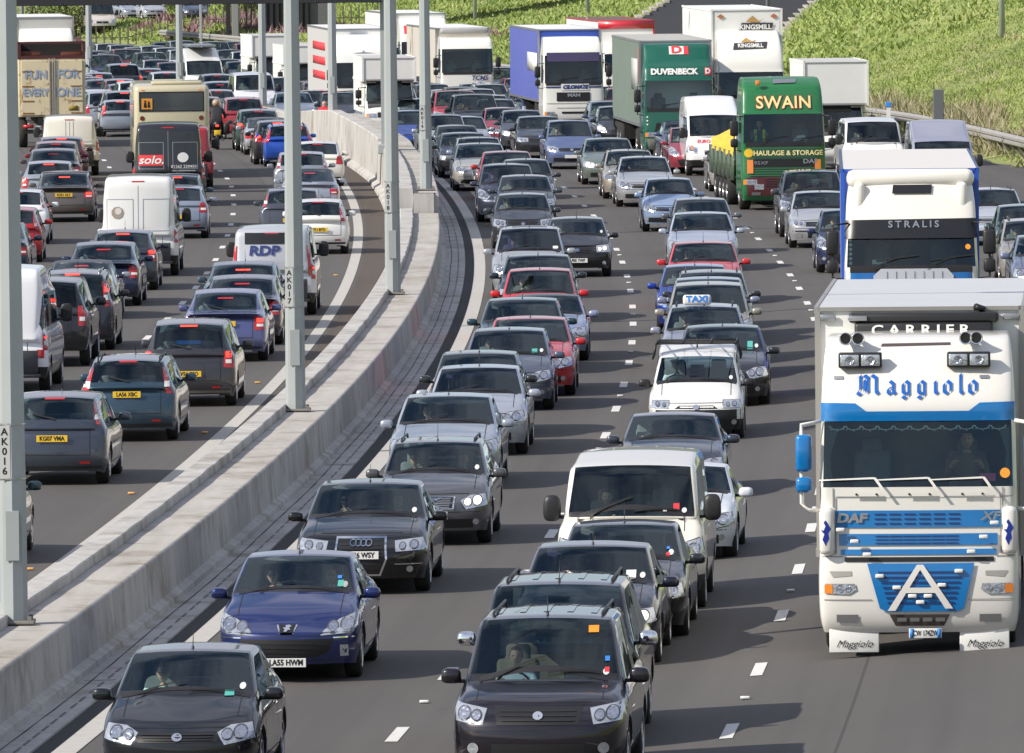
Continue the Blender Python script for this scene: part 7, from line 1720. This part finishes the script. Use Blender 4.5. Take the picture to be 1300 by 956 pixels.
def build_traffic():
    O, A = 'o', 'a'
    # ------- oncoming, fast lane, near to far
    car('hatchback', '191c22', 243, 829, O, 'dark grey hatchback cut by the bottom left corner beside the concrete wall', drv='c8e0d8', extra=stick((.48, 1.03, .10, .06, 'green')))
    car('saloon_wide_mouth', '182a68', 379, 708, O, 'dark blue saloon with a wide grille mouth and white front plate', drv='9ab4c8', pax='22262e', plate='LA55 HWM', pz=.255, extra=lambda r, p: (peug(r, p), stick((.58, 1.12, .07, .07, 'green'), (.56, 1.19, .05, .035, 'bluest'))(r, p)), over={'window_seal': None} and None)
    car('saloon_big_grille', '090a0e', 469, 615, O, 'black saloon with a chrome framed upright grille and four rings', drv='22262e', pax='b8bcc4', plate='LA56 WSY', pz=.56, extra=audi, drv2='person_sun_window')
    car('estate', '5c5c60', 555, 563, O, 'grey estate with black roof rails and a lit headlamp', drv='8a9098', pax='d8d4cc', plate='KM05 EEB', pz=.46, lit=True, extra=volvo)
    car('saloon', 'a8b0bc', 569, 505, O, 'silver saloon close behind the grey railed estate', drv='a8bcd8', drv2='person_window')
    car('saloon', 'b4bac4', 608, 468.5, O, 'pale silver saloon with purple tinted windscreen', drv='22262e', over={'windscreen': M['blueglass']})
    car('hatchback', '2c3234', 608, 450, O, 'dark green grey hatchback behind the purple tinted saloon')
    car('hatchback_high_lamps', '5a6274', 646, 419, O, 'blue grey hatchback with big oval headlamps beside the white line', drv='30343a', extra=stick((.5, 1.08, .1, .08, 'green')))
    car('saloon', 'c02830', 673, 405, O, 'red saloon with a long bonnet beside the blue grey hatchback', metal=.1)
    car('saloon', '2c4650', 663, 381, O, 'dark teal saloon just behind the red long bonnet saloon')
    car('convertible', '9aa6c4', 694, 376, O, 'pale blue coupe with black roof squeezed beside the dark teal saloon', over={'grille': None} and None)
    car('hatchback', 'c8202a', 685, 343, O, 'bright red hatchback with red door mirrors in the fast lane', metal=.1, drv='22262e', lit=True, drv2='person_fair')
    car('saloon', '243038', 683, 326, O, 'very dark teal saloon behind the bright red hatchback in the fast lane')
    car('mpv_rails', 'b0b4ba', 672, 291, O, 'silver people carrier with a sunroof and purple windscreen', drv='c8ccd8', over={'windscreen': M['blueglass']}, extra=stick((.58, 1.16, .08, .08, 'white')))
    car('hatchback', '1c1e22', 732, 278, O, 'black hatchback on the dashed line with a bright headlamp', lit=True, plate='LF05 YWF', pz=.42, extra=tax)
    car('hatchback', '3e424a', 663, 248, O, 'slate grey hatchback whose driver wears a white sleeve', drv='d8d8d8')
    car('hatchback', '4a525c', 666, 224, O, 'mid grey hatchback with a dark haired driver, ahead of the police marked car', drv='c8ccd0')
    car('mpv', '3c4456', 643, 210, O, 'dark blue people carrier with cloud reflections on its windscreen', over={'windscreen': M['blueglass']})
    car('hatchback', '3a3f48', 668, 204, O, 'dark hatchback half hidden behind the dark blue people carrier')
    car('saloon', 'b03038', 643, 194, O, 'dull red saloon behind the dark blue people carrier', metal=.2, drv='22262e')
    car('saloon', 'c4c2b8', 609, 184, O, 'champagne silver saloon with oval grille beside the curb of the reserve', drv='22262e')
    car('estate', 'aab4c4', 607, 176, O, 'pale blue estate roof showing just over the champagne saloon')
    car('saloon', '2a2c34', 588, 170, O, 'dark purple grey saloon with bright lamps beside the reserve', drv='30343a', lit=True)
    car('hatchback', '20242c', 580, 161, O, 'black hatchback tucked behind the dark purple grey saloon')
    car('saloon', 'a8aeb8', 588, 149, O, 'silver saloon whose driver has fair hair and yellow shirt', drv='d8c860', drv2='person_fair')
    car('mpv', 'b4b8c0', 561, 147, O, 'silver people carrier with glowing fog lamps next to the reserve', drv='30343a', lit=True)
    car('suv_plain', 'a82c3a', 578, 116, O, 'red off roader below the white swoosh logo lorry', metal=.1)
    car('suv_plain', '2c2e36', 602, 121, O, 'dark off roader just right of the red off roader', drv='30343a')
    car('estate', 'a0a4a4', 629, 127, O, 'silver estate behind the dark red hatchback in the middle of the queue')
    car('hatchback', '8c2430', 639, 138, O, 'dark red hatchback with round lamps between silver and grey cars', metal=.2, drv='30343a')
    car('hatchback', '4c525e', 662, 141, O, 'grey hatchback with a bright white number board, before the blue curtain lorry', lit=True)
    car('saloon', '3c3e46', 684, 149, O, 'charcoal saloon in front of the blue curtain lorry')
    car('saloon', '50586a', 668, 112, O, 'slate blue saloon far back just left of the blue curtain trailer')
    car('suv_plain', 'd8d8d4', 636, 86, O, 'white off roader beside the swoosh logo lorry far back')
    # ------- second lane
    car('suv', '1c1722', 694, 786, O, 'dark plum off roader with ribbed roof and orange windscreen sticker', drv='d8e4ec', extra=stick((.52, 1.70, .11, .07, 'orange'), (.68, 1.40, .05, .05, 'bluest'), (.68, 1.29, .05, .05, 'redst')), over={'door_mirror': None} and None, drv2='person')
    car('suv', '121419', 709, 741, O, 'black off roader with chrome mirrors right behind the plum off roader', over={'door_mirror': M['chrome']})
    car('saloon', '12182c', 752, 695, O, 'midnight blue saloon with purple glass and a silver sticker', lit=True, extra=stick((.50, 1.10, .12, .10, 'white')), over={'windscreen': M['blueglass']})
    car('saloon', '24272e', 792, 666, O, 'dark grey saloon right in front of the cream van', extra=stick((.60, 1.06, .05, .05, 'redst'), (.60, 1.14, .04, .03, 'bluest')))
    car('van_mid', 'dedbd0', 803, 590, O, 'cream van with black mirrors and the driver\'s arm out of the window', metal=0, drv='2a3c38', extra=stick((.60, 1.42, .08, .08, 'redst'), (.45, 1.38, .05, .04, 'white')), drv2='person_window')
    car('coupe', 'd8dce2', 866, 592, O, 'white sports car mostly hidden beside the cream van', metal=0, yaw=-1)
    car('coupe', '3c424e', 855, 528, O, 'grey blue coupe whose driver wears sunglasses', drv='22262e', pax='8a9098', drv2='person_sun')
    car('small_van', 'e6e6e0', 885, 452, O, 'small white van with black bumper and a roof rack', metal=0, drv='e0e0e4', plate='', pz=.36, extra=rack)
    car('saloon', '262930', 917, 416, O, 'graphite saloon half hidden behind the small white van', extra=stick((.52, 1.1, .1, .14, 'green')))
    car('estate', 'a4a8b4', 894, 389, O, 'silver estate carrying a white taxi sign', drv='22262e', extra=taxi)
    car('mpv', 'a8a294', 899, 362.5, O, 'gold beige people carrier behind the taxi', drv='30343a')
    car('saloon', '9498b0', 899, 354, O, 'lavender silver saloon hidden behind the gold people carrier')
    car('estate', '34363e', 903, 346, O, 'charcoal estate with roof rails behind the gold people carrier')
    car('hatchback', '2444a4', 882, 338, O, 'vivid blue hatchback peeping out left of the charcoal railed estate')
    car('saloon', 'c42830', 893, 308.5, O, 'red saloon with red mirrors in the second lane', metal=.1, drv='22262e')
    car('saloon', 'bcc4d4', 890, 271, O, 'pale silver blue saloon behind the red saloon in the second lane', drv='6a7a6a')
    car('hatchback', '6a6e78', 890, 254, O, 'grey hatchback showing only its roof behind the pale silver blue saloon')
    car('small_hatch', '9ab0d0', 849, 228.5, O, 'light blue small hatchback alone beside the dashed line', drv='5a6a5a')
    car('saloon', 'b8bcc0', 817, 201, O, 'silver saloon with upright grille behind the light blue small hatchback', drv='30343a', pax='22262e')
    car('estate', 'b4ad9c', 798, 191.5, O, 'champagne estate with roof rails, its wheel side towards the dashes', drv='22262e')
    car('saloon', '7c8880', 771, 177, O, 'green grey saloon with bright oval lamps', drv='22262e', lit=True)
    car('mpv', '6878a0', 722, 154, O, 'steel blue people carrier with white number plate before the blue curtain lorry', drv='30343a', plate='', pz=.44)
    # ------- third lane and beyond
    car('suv_plain', '4c4a50', 1030, 218, O, 'dark grey off roader in front of the green haulage lorry', drv='8a9098')
    car('saloon', 'c0c2c6', 1041, 245, O, 'silver saloon with twin oval lamps partly hidden by the blue curtain trailer', drv='22262e')
    car('hatchback', '28305a', 1078, 268, O, 'navy hatchback squeezed behind the cream topped lorry')
    car('small_hatch', 'b4b0ac', 930, 185, O, 'silver small hatchback under the yellow tarpaulin', drv='22262e')
    car('van_high', 'e8e8e8', 906, 147, O, 'tall white van with faint red writing on its bonnet', metal=0, extra=lambda r, p: (vtext([('EURO CAR', .15, -.22, 1.12, 'redst', .004, .1, 1.1)], 'front')(r, p), ex_dec([('indicator', [rect(-.84, .86, -.78, 1.0)], 'amber', .02)])(r, p)), drv='30343a')
    car('hatchback', '8c2a3c', 877, 163, O, 'dark red hatchback beside the tall white van', metal=.2)
    car('hatchback', '586484', 868, 155, O, 'slate blue hatchback behind the dark red hatchback near the tall white van')
    car('hatchback', '22242c', 783, 136, O, 'black hatchback with bright lamps beside the dusty green curtain trailer', lit=True)
    car('mpv', '5c6a84', 773, 129, O, 'blue grey people carrier behind the black hatchback with bright lamps')
    car('van_mid', 'e8e8e6', 1107, 154, O, 'white van between the green haulage lorry and the lilac silver van', metal=0, drv='b09080')
    car('van_high', '9c9eb0', 1196, 180, O, 'tall lilac silver van beside the crash barrier', metal=.3)
    car('estate', 'ccd0d8', 1258, 241, O, 'silver white estate on the far right below the crash barrier', drv='30343a')
    car('hatchback', '4c6468', 1302, 262, O, 'dark teal hatchback at the right edge behind the gold estate')
    car('estate', 'aaa49a', 1312, 281, O, 'gold estate at the right edge')
    car('saloon', '707a92', 1332, 300, O, 'blue grey saloon at the right edge, nearest the refrigerated trailer')
    # ------- outbound, lane beside the reserve
    car('hatchback', '203c44', -54, 592, A, 'dark teal hatchback cut by the left edge behind the first lamp column')
    car('hatchback_high_lamps', '3c4452', 70, 508, A, 'dark blue grey hatchback with yellow plate beside the first lamp column', plate='KG07 VMA', pz=.78, brake=False)
    car('estate', '2c4658', 163, 462, A, 'dark teal estate with a black framed tailgate', plate='LA56 XBC', pz=.84, brake=False, over={'high_brake_lamp': M['red']})
    car('mpv', '3a3a40', 240, 413, A, 'dark grey people carrier with a blue sun blind in its rear window', plate='YV54 GSO', pz=.64, extra=ex_dec([('window_blind', [rect(-.22, 1.20, .24, 1.27)], 'bluest', .0)], 'rear'), over={'rear_bumper_trim': basic('beige_bumper', (.16, .145, .12), .6)})
    car('saloon', '5a6290', 287, 374, A, 'violet blue saloon ahead of the dark grey people carrier', plate='', pz=.80)
    car('saloon', '38343e', 308, 356, A, 'aubergine saloon ahead of the violet blue saloon', brake=False)
    car('saloon', '3a5060', 309, 339, A, 'dark teal saloon directly behind the silver lettered van')
    car('van_mid', 'c0c2c8', 345, 291, A, 'silver van with blue RDP letters on its tailgate', metal=.3, extra=vtext([('RDP', .30, -.18, 1.50, P_('navy_stripe', '23306e'), .012, .1, 1.25), ('freight', .12, .48, 1.10, basic('pale_letter', (.35, .36, .42), .5), 0, .1, 1)], 'rear', [('rear_window_panel', [rect(-.62, 1.66, .62, 1.92)], 'trim', .012), ('tail_light', [[(-.90, .92), (-.84, .92), (-.80, 1.62), (-.86, 1.62)], [(.84, .92), (.90, .92), (.86, 1.62), (.80, 1.62)]], 'red', .02)]), plate='', pz=.82)
    car('small_hatch', 'e4e4e0', 404, 258, A, 'small white hatchback with tall red lamps and yellow plate', metal=0, plate='R711 BYO', pz=.66, brake=False)
    car('hatchback_high_lamps', '4a4e5a', 371, 243, A, 'slate hatchback just ahead of the small white hatchback', brake=False)
    car('convertible', 'a8aebc', 393, 219, A, 'silver soft top convertible beside the hard strip', brake=False)
    car('hatchback_high_lamps', '9aa0a8', 383, 197, A, 'silver hatchback behind the second lamp column', brake=False)
    car('hatchback', 'e8e6dc', 403, 183, A, 'white hatchback with a dark roof aerial nearest the tall concrete wall', metal=0, brake=False)
    car('estate', '2454b8', 366, 161, A, 'vivid blue estate beside the second lamp column', brake=False)
    car('hatchback', '2a2228', 352, 157, A, 'dark maroon hatchback hidden ahead of the vivid blue estate')
    car('convertible', 'b4b8c0', 338, 153, A, 'silver convertible with black roof ahead of the vivid blue estate', brake=False)
    car('hatchback', '28443c', 328, 142, A, 'dark green hatchback ahead of the silver convertible')
    car('mpv', '962c38', 309, 126, A, 'red people carrier next to the motorcyclist', metal=.2, plate='', pz=.66, brake=False)
    car('hatchback', '7c8488', 277, 116, A, 'grey green hatchback ahead of the motorcyclist', brake=False)
    car('saloon', '9aa0a6', 279, 105.5, A, 'pale grey saloon two ahead of the red people carrier', brake=False)
    car('small_hatch', 'c0c4c8', 299, 105, A, 'small silver hatchback beside the third row lamp column', brake=False)
    car('van_mid', 'd8dae0', 322, 95, O, 'white blue van left of the thin lamp column far back', metal=.1)
    # ------- outbound second lane
    car('minibus', 'f4f4f6', -6, 346, A, 'white minibus with side windows cut by the first lamp column', metal=0, extra=vtext([], 'rear', [('tail_light', [rect(.78, .70, .92, .86)], 'red', .02)]))
    car('suv_plain', '24262c', 55, 361, A, 'black off roader with tall stacked tail lamps', brake=False)
    car('crossover', '30323a', 92, 351, A, 'black and silver crossover beside the black off roader', plate='', pz=.84)
    car('convertible', 'a8acb4', 104, 336, A, 'silver roadster with a black folding roof', brake=False)
    car('saloon', '28324e', 132, 314, A, 'navy saloon with round red tail lamps behind the white panel van', brake=False)
    car('hatchback', '3c4450', 156, 297, A, 'blue black hatchback between the navy saloon and the white panel van')
    car('van_high', 'e2e2e0', 175, 226, A, 'tall dusty white panel van with a dirty badge mark on its rear door', metal=0, dirt=.5, extra=vtext([], 'rear', seam + [('dirty_badge', [circle(-.52, 1.62, .16, 9), ], basic('dirt_mark', (.30, .25, .22), .8), .012), ('badge_gap', [circle(-.50, 1.66, .09, 8)], basic('dirty_white', (.55, .53, .5), .6), .02)]), brake=False)
    car('hatchback', '9aa4b4', 226, 240, A, 'silver hatchback half hidden ahead of the tall dusty van', brake=False)
    car('hatchback', '4a5a68', 224, 226, A, 'blue grey hatchback just behind the black lettered van')
    car('van_high', '1e2026', 213, 159, A, 'black panel van with a red and white badge on its doors', metal=.1, extra=vtext([('solo.', .34, -.46, 1.42, 'white', .006, .25, 1.05), ('01262 220450', .12, .42, 1.22, 'white', .001, 0, 1), ('www.soloservice.com', .07, .42, 1.10, 'white', 0, 0, 1)], 'rear', [('red_badge', [rect(-.80, 1.26, -.14, 1.58)], 'redst', .012), ('round_logo', [circle(.40, 1.50, .15, 20)], 'white', .014), seam[0]]), over={'high_brake_lamp': M['black']}, brake=False)
    car('van_mid', 'a82430', 231, 163, A, 'red van mostly hidden between the black panel van and the coach', metal=0)
    car('suv_plain', '22263a', 158, 118, A, 'dark blue off roader with bright red tail lamps beside the coach')
    car('hatchback', '2a2c34', 141, 119, A, 'black hatchback left of the dark blue off roader')
    car('estate', '6c7c90', 121, 120, A, 'steel grey estate beside the rusty container', brake=False)
    car('mpv', '6a2a34', 153, 103, A, 'maroon people carrier ahead of the dark blue off roader', metal=.3)
    car('small_hatch', 'a82430', 118, 117, A, 'small red hatchback beside the rusty container', metal=.1)
    car('saloon', '8c9cb0', 125, 95, A, 'pale blue saloon right of the rusty container lorry')
    car('suv_plain', '2a2e3a', 157, 83, A, 'very dark off roader in the far outbound queue')
    car('saloon', '7c848c', 188, 89, A, 'pewter saloon in the far queue left of the coach roof', brake=False)
    car('mpv', 'c8ccd4', 212, 94, A, 'pale silver people carrier right behind the coach roof', brake=False)
    car('saloon', 'e4e4e2', 250, 90, A, 'white saloon far back right of the coach lamp column', metal=0, brake=False)
    car('mpv', '34302e', 276, 96, A, 'brown black people carrier far back right of the white saloon')
    # ------- outbound third lane
    car('saloon', '2a3446', -6, 288, A, 'navy saloon at the left edge behind the red hatchback', brake=False)
    car('small_hatch', 'b81c28', 14, 268, A, 'small red hatchback near the left edge', metal=.1, brake=False)
    car('hatchback_high_lamps', 'e4e6e8', 22, 246, A, 'white hatchback ahead of the small red hatchback near the left edge', metal=0, brake=False)
    car('saloon', '6a625c', 82, 222, A, 'bronze grey saloon with tow bar and yellow plate', plate='KX51 OLT', pz=.80)
    car('hatchback', 'a0a8b0', 62, 209, A, 'silver green hatchback ahead of the bronze grey saloon')
    car('saloon', '50484c', 68, 193, A, 'brown grey saloon with a narrow rear screen in the left queue', brake=False)
    car('hatchback', '7a2430', 71, 184, A, 'maroon hatchback in the left queue', metal=.3, brake=False)
    car('hatchback_high_lamps', '5a3038', 78, 177, A, 'dark maroon hatchback right behind the small white van')
    car('van_mid', 'e2deD2'.lower(), 88, 149, A, 'old white van behind the rusty container lorry', metal=0, brake=False, extra=vtext([], 'rear', [(n, [[(u, min(v, 1.85)) for u, v in s_] for s_ in sh], m_, off) for n, sh, m_, off in seam[:1]]))
    # ------- far back, cars coming round the bend
    car('suv_plain', '34405c', 134, 70, O, 'navy off roader far back below the grass bank')
    car('suv_plain', '3a4250', 192, 67, O, 'grey blue off roader with a light bar far back', extra=lambda r, p: None)
    car('van_high', 'dcdedc', 258, 78, O, 'white van with a roof ladder far back', metal=0, extra=lambda r, p: new('ladder', (lambda bm: (obox(bm, (-.6, 0, 2.68), (3.4, 1.3, .10), .02), mesh_from(bm, 'ladder', M['steel']))[1])(bmesh.new()), r))
    car('saloon', '8c96a4', 372, 118, O, 'pale grey saloon nearest the tall wall far back', lit=True)
    car('mpv', '28386a', 395, 104, O, 'dark blue people carrier below the red banded trailer')
    car('hatchback', 'b4bcc8', 400, 115, O, 'silver hatchback beside the person in red by the wall')
    car('saloon', '3c4452', 452, 117, O, 'slate saloon between two lamp columns far back')
    car('hatchback', '30343e', 430, 118, O, 'black hatchback below the striped white lorry')
    car('saloon', '8a94a4', 527, 126, O, 'silver blue saloon between the box van and the row of columns')
    car('hatchback', '2c50a0', 521, 142, O, 'blue hatchback just right of the small box van')
    car('saloon', '6a7280', 548, 112, O, 'blue grey saloon left of the red off roader')
    def bank(kind, hexc, px, D, label, cat=None, yaw=0):
        X = atD(px, 20, D).x; pr = proto(kind); r = empty('panel_van' if 'van' in kind else 'car', (X, D, hterr(X, D)), R(-90 + yaw * .3), label, cat or 'car', 'vehicles on the road above the bank'); spawn(pr, r, paint(rgb(hexc), .3))
    bank('saloon', '3a4660', 247, 700, 'dark blue car on the road above the far grass bank', yaw=12)
    bank('van_high', 'd8d0c8', 124, 690, 'beige van on the road above the far bank', 'van', yaw=30)
    bank('saloon', 'a0a8b4', 162, 705, 'silver car behind the thin fence on the far bank', yaw=60)
    bank('hatchback', 'b4b8c0', 188, 703, 'pale hatchback behind the thin fence, right of the silver car', yaw=60)
    # someone in red standing by the wall
    p = atD(412, 152, 386); pr = Proto()
    J = dict(hip=((0, 0, .92), (.15, .12)), bel=((0, 0, 1.10), (.15, .11)), che=((0, 0, 1.32), (.18, .12)), nek=((0, 0, 1.50), .06), hed=((0.02, 0, 1.62), .10), top=((0.02, 0, 1.72), .07))
    ch = [['hip', 'bel', 'che', 'nek', 'hed', 'top']]
    for s, t in ((1, 'l'), (-1, 'r')):
        J['s' + t] = ((0, s * .19, 1.42), .065); J['e' + t] = ((.02, s * .25, 1.12), .05); J['h' + t] = ((.1, s * .22, .88), .035); J['q' + t] = ((0, s * .10, .85), .095); J['k' + t] = ((.03, s * .11, .48), .065); J['a' + t] = ((0, s * .11, .08), .045); J['f' + t] = ((.14, s * .12, .04), .04)
        ch += [['che', 's' + t, 'e' + t, 'h' + t], ['hip', 'q' + t, 'k' + t, 'a' + t, 'f' + t]]
    me = skin_body(ch, J, 2, 'hip'); me.materials.append(basic('red_coverall', rgb('d03038'), .8)); me.materials.append(M['skin'])
    for q in me.polygons: q.use_smooth = True; q.material_index = 1 if q.center.z > 1.52 else 0
    pr.add('body', me); C4 = curve(400); r = empty('person', (p.x, 386, zroad(386) - .15), R(-100), 'person in red overalls standing by the concrete wall far back', 'person'); spawn(pr, r)
build_setting()
luton = build_lorries()
_fl = [o for o in COL.objects if o.name.startswith('flatbed_lorry')][0]
def lorry_driver(r, kind, shirt, zf, label, y=-.62, x=-1.30, sc=1.0):
    loc = r.matrix_basis @ Vector((x, y, zf + .55)); d = person(kind, loc, r.rotation_euler.z, shirt, label); d.scale = (sc,) * 3; return d
_d = lorry_driver(_fl, 'person', '4a5a58', 1.26, 'driver in a yellow safety vest at the wheel of the green haulage lorry', x=-1.15, sc=1.05)
bm = bmesh.new()
for s_ in (1, -1): obox(bm, (.075, s_ * .12, .36), (.05, .085, .34), .015)
new('safety_vest', mesh_from(bm, 'safety_vest', basic('hi_vis_yellow', rgb('c8e020'), .7)), _d)
_mg = [o for o in COL.objects if o.name.startswith('articulated_lorry')][0]
lorry_driver(_mg, 'person', '6a5a50', 1.44, 'driver of the white and blue refrigerated lorry', y=.62, x=-1.2)
build_bus(); build_container_lorry(); build_motorbike()
build_traffic()
def fill():
    rg = random.Random(5); names = {'2a2e38': 'dark', '8c94a0': 'grey', 'b8bec6': 'silver', '7a2430': 'maroon', '30405c': 'navy', 'd8dade': 'white', '4a4e56': 'charcoal', '9a2028': 'red'}
    for offs, face, d0, d1 in (((1.9, 5.5, 9.2, 12.9), 'o', 402, 590), ((-5.2, -8.9, -12.6), 'a', 392, 560)):
        for of in offs:
            D = d0 + rg.random() * 4
            while D < d1:
                X = curve(D) + of + (.3 if face == 'o' else 0); px = 650 + X * F / D
                ok = 60 < px < 1000 and not any(abs(X - x) < 2.3 and D - 5.6 < y < D + ln + .8 if face == 'o' else abs(X - x) < 2.3 and D - ln - .8 < y < D + 5.4 for x, y, ln in [(a, b, 4.6 if c < 6 else c) for a, b, c in OBST])
                if ok:
                    k = rg.choice(['saloon', 'hatchback', 'estate', 'mpv', 'small_hatch', 'suv_plain']); h = rg.choice(list(names)); pr = proto(k); t = heading(D); fw = -t if face == 'o' else t
                    nm = k.replace('suv_plain', 'off roader').replace('mpv', 'people carrier').replace('small_hatch', 'small hatchback').replace('hatchback', 'hatchback')
                    g = 'far %s %s in the %s queue' % (names[h], nm, 'oncoming' if face == 'o' else 'outbound')
                    r = empty('car', (X, D + 2.3, zroad(D)), math.atan2(fw.y, fw.x), g + ', small in the distance', 'car', g + 's')
                    spawn(pr, r, paint(rgb(h), .3), {'brake_lamp': M['red'], 'high_brake_lamp': M['red']} if rg.random() < .5 or face == 'o' else {}, {'wiper', 'bonnet_seam', 'boot_seam', 'door_seam', 'door_handle', 'aerial', 'rear_wiper', 'grille_bars', 'reflector', 'steering_wheel', 'fog_lamp', 'scuttle', 'reversing_lamp', 'lamp_bezel', 'lamp_surround', 'bonnet_edge', 'bumper_seam'})
                    OBST.append((X, D, 4.6))
                D += 6.2 + rg.random() * 1.5
fill()
# white lorry top left, its far front seen over the container
def last():
    pr = Proto(); rows = [(.30, .14, .95), (.50, .0, .99), (.95, .0, 1.0), (1.30, .02, 1.0), (2.0, .05, .99), (2.6, .22, .97), (2.8, .26, .965), (3.6, .5, .95), (4.1, 1.0, .90)]
    bv, ic = make_cab(pr, 2.5, rows, roofz=lambda c: 4.1); std_front(pr, bv, ic)
    boxbody(pr, -12, -1.8, 1.1, 4.6, 2.55, basic('grey_front', (.42, .42, .4), .6), white_box, white_box, 'trailer_box'); add_wheels(pr, (-1.3, -9, -10.3), 2.5)
    p = atD(60, 60, 445); r = empty('articulated_lorry', (p.x, 445, zroad(445)), R(-84), 'white lorry at the top left behind the rusty container lorry', 'lorry', 'heavy lorries in the oncoming traffic'); spawn(pr, r, P_('lorry_white', 'e6e6de'))
last()
import os
if os.environ.get('CARLOG'):
    LOG.sort(key=lambda t: (t[1], t[4]))
    for l in LOG: print('CAR', *l)
for o in COL.objects:
    if 'label' in o and not 4 <= len(o['label'].split()) <= 16: print('LONG', len(o['label'].split()), o['label'])
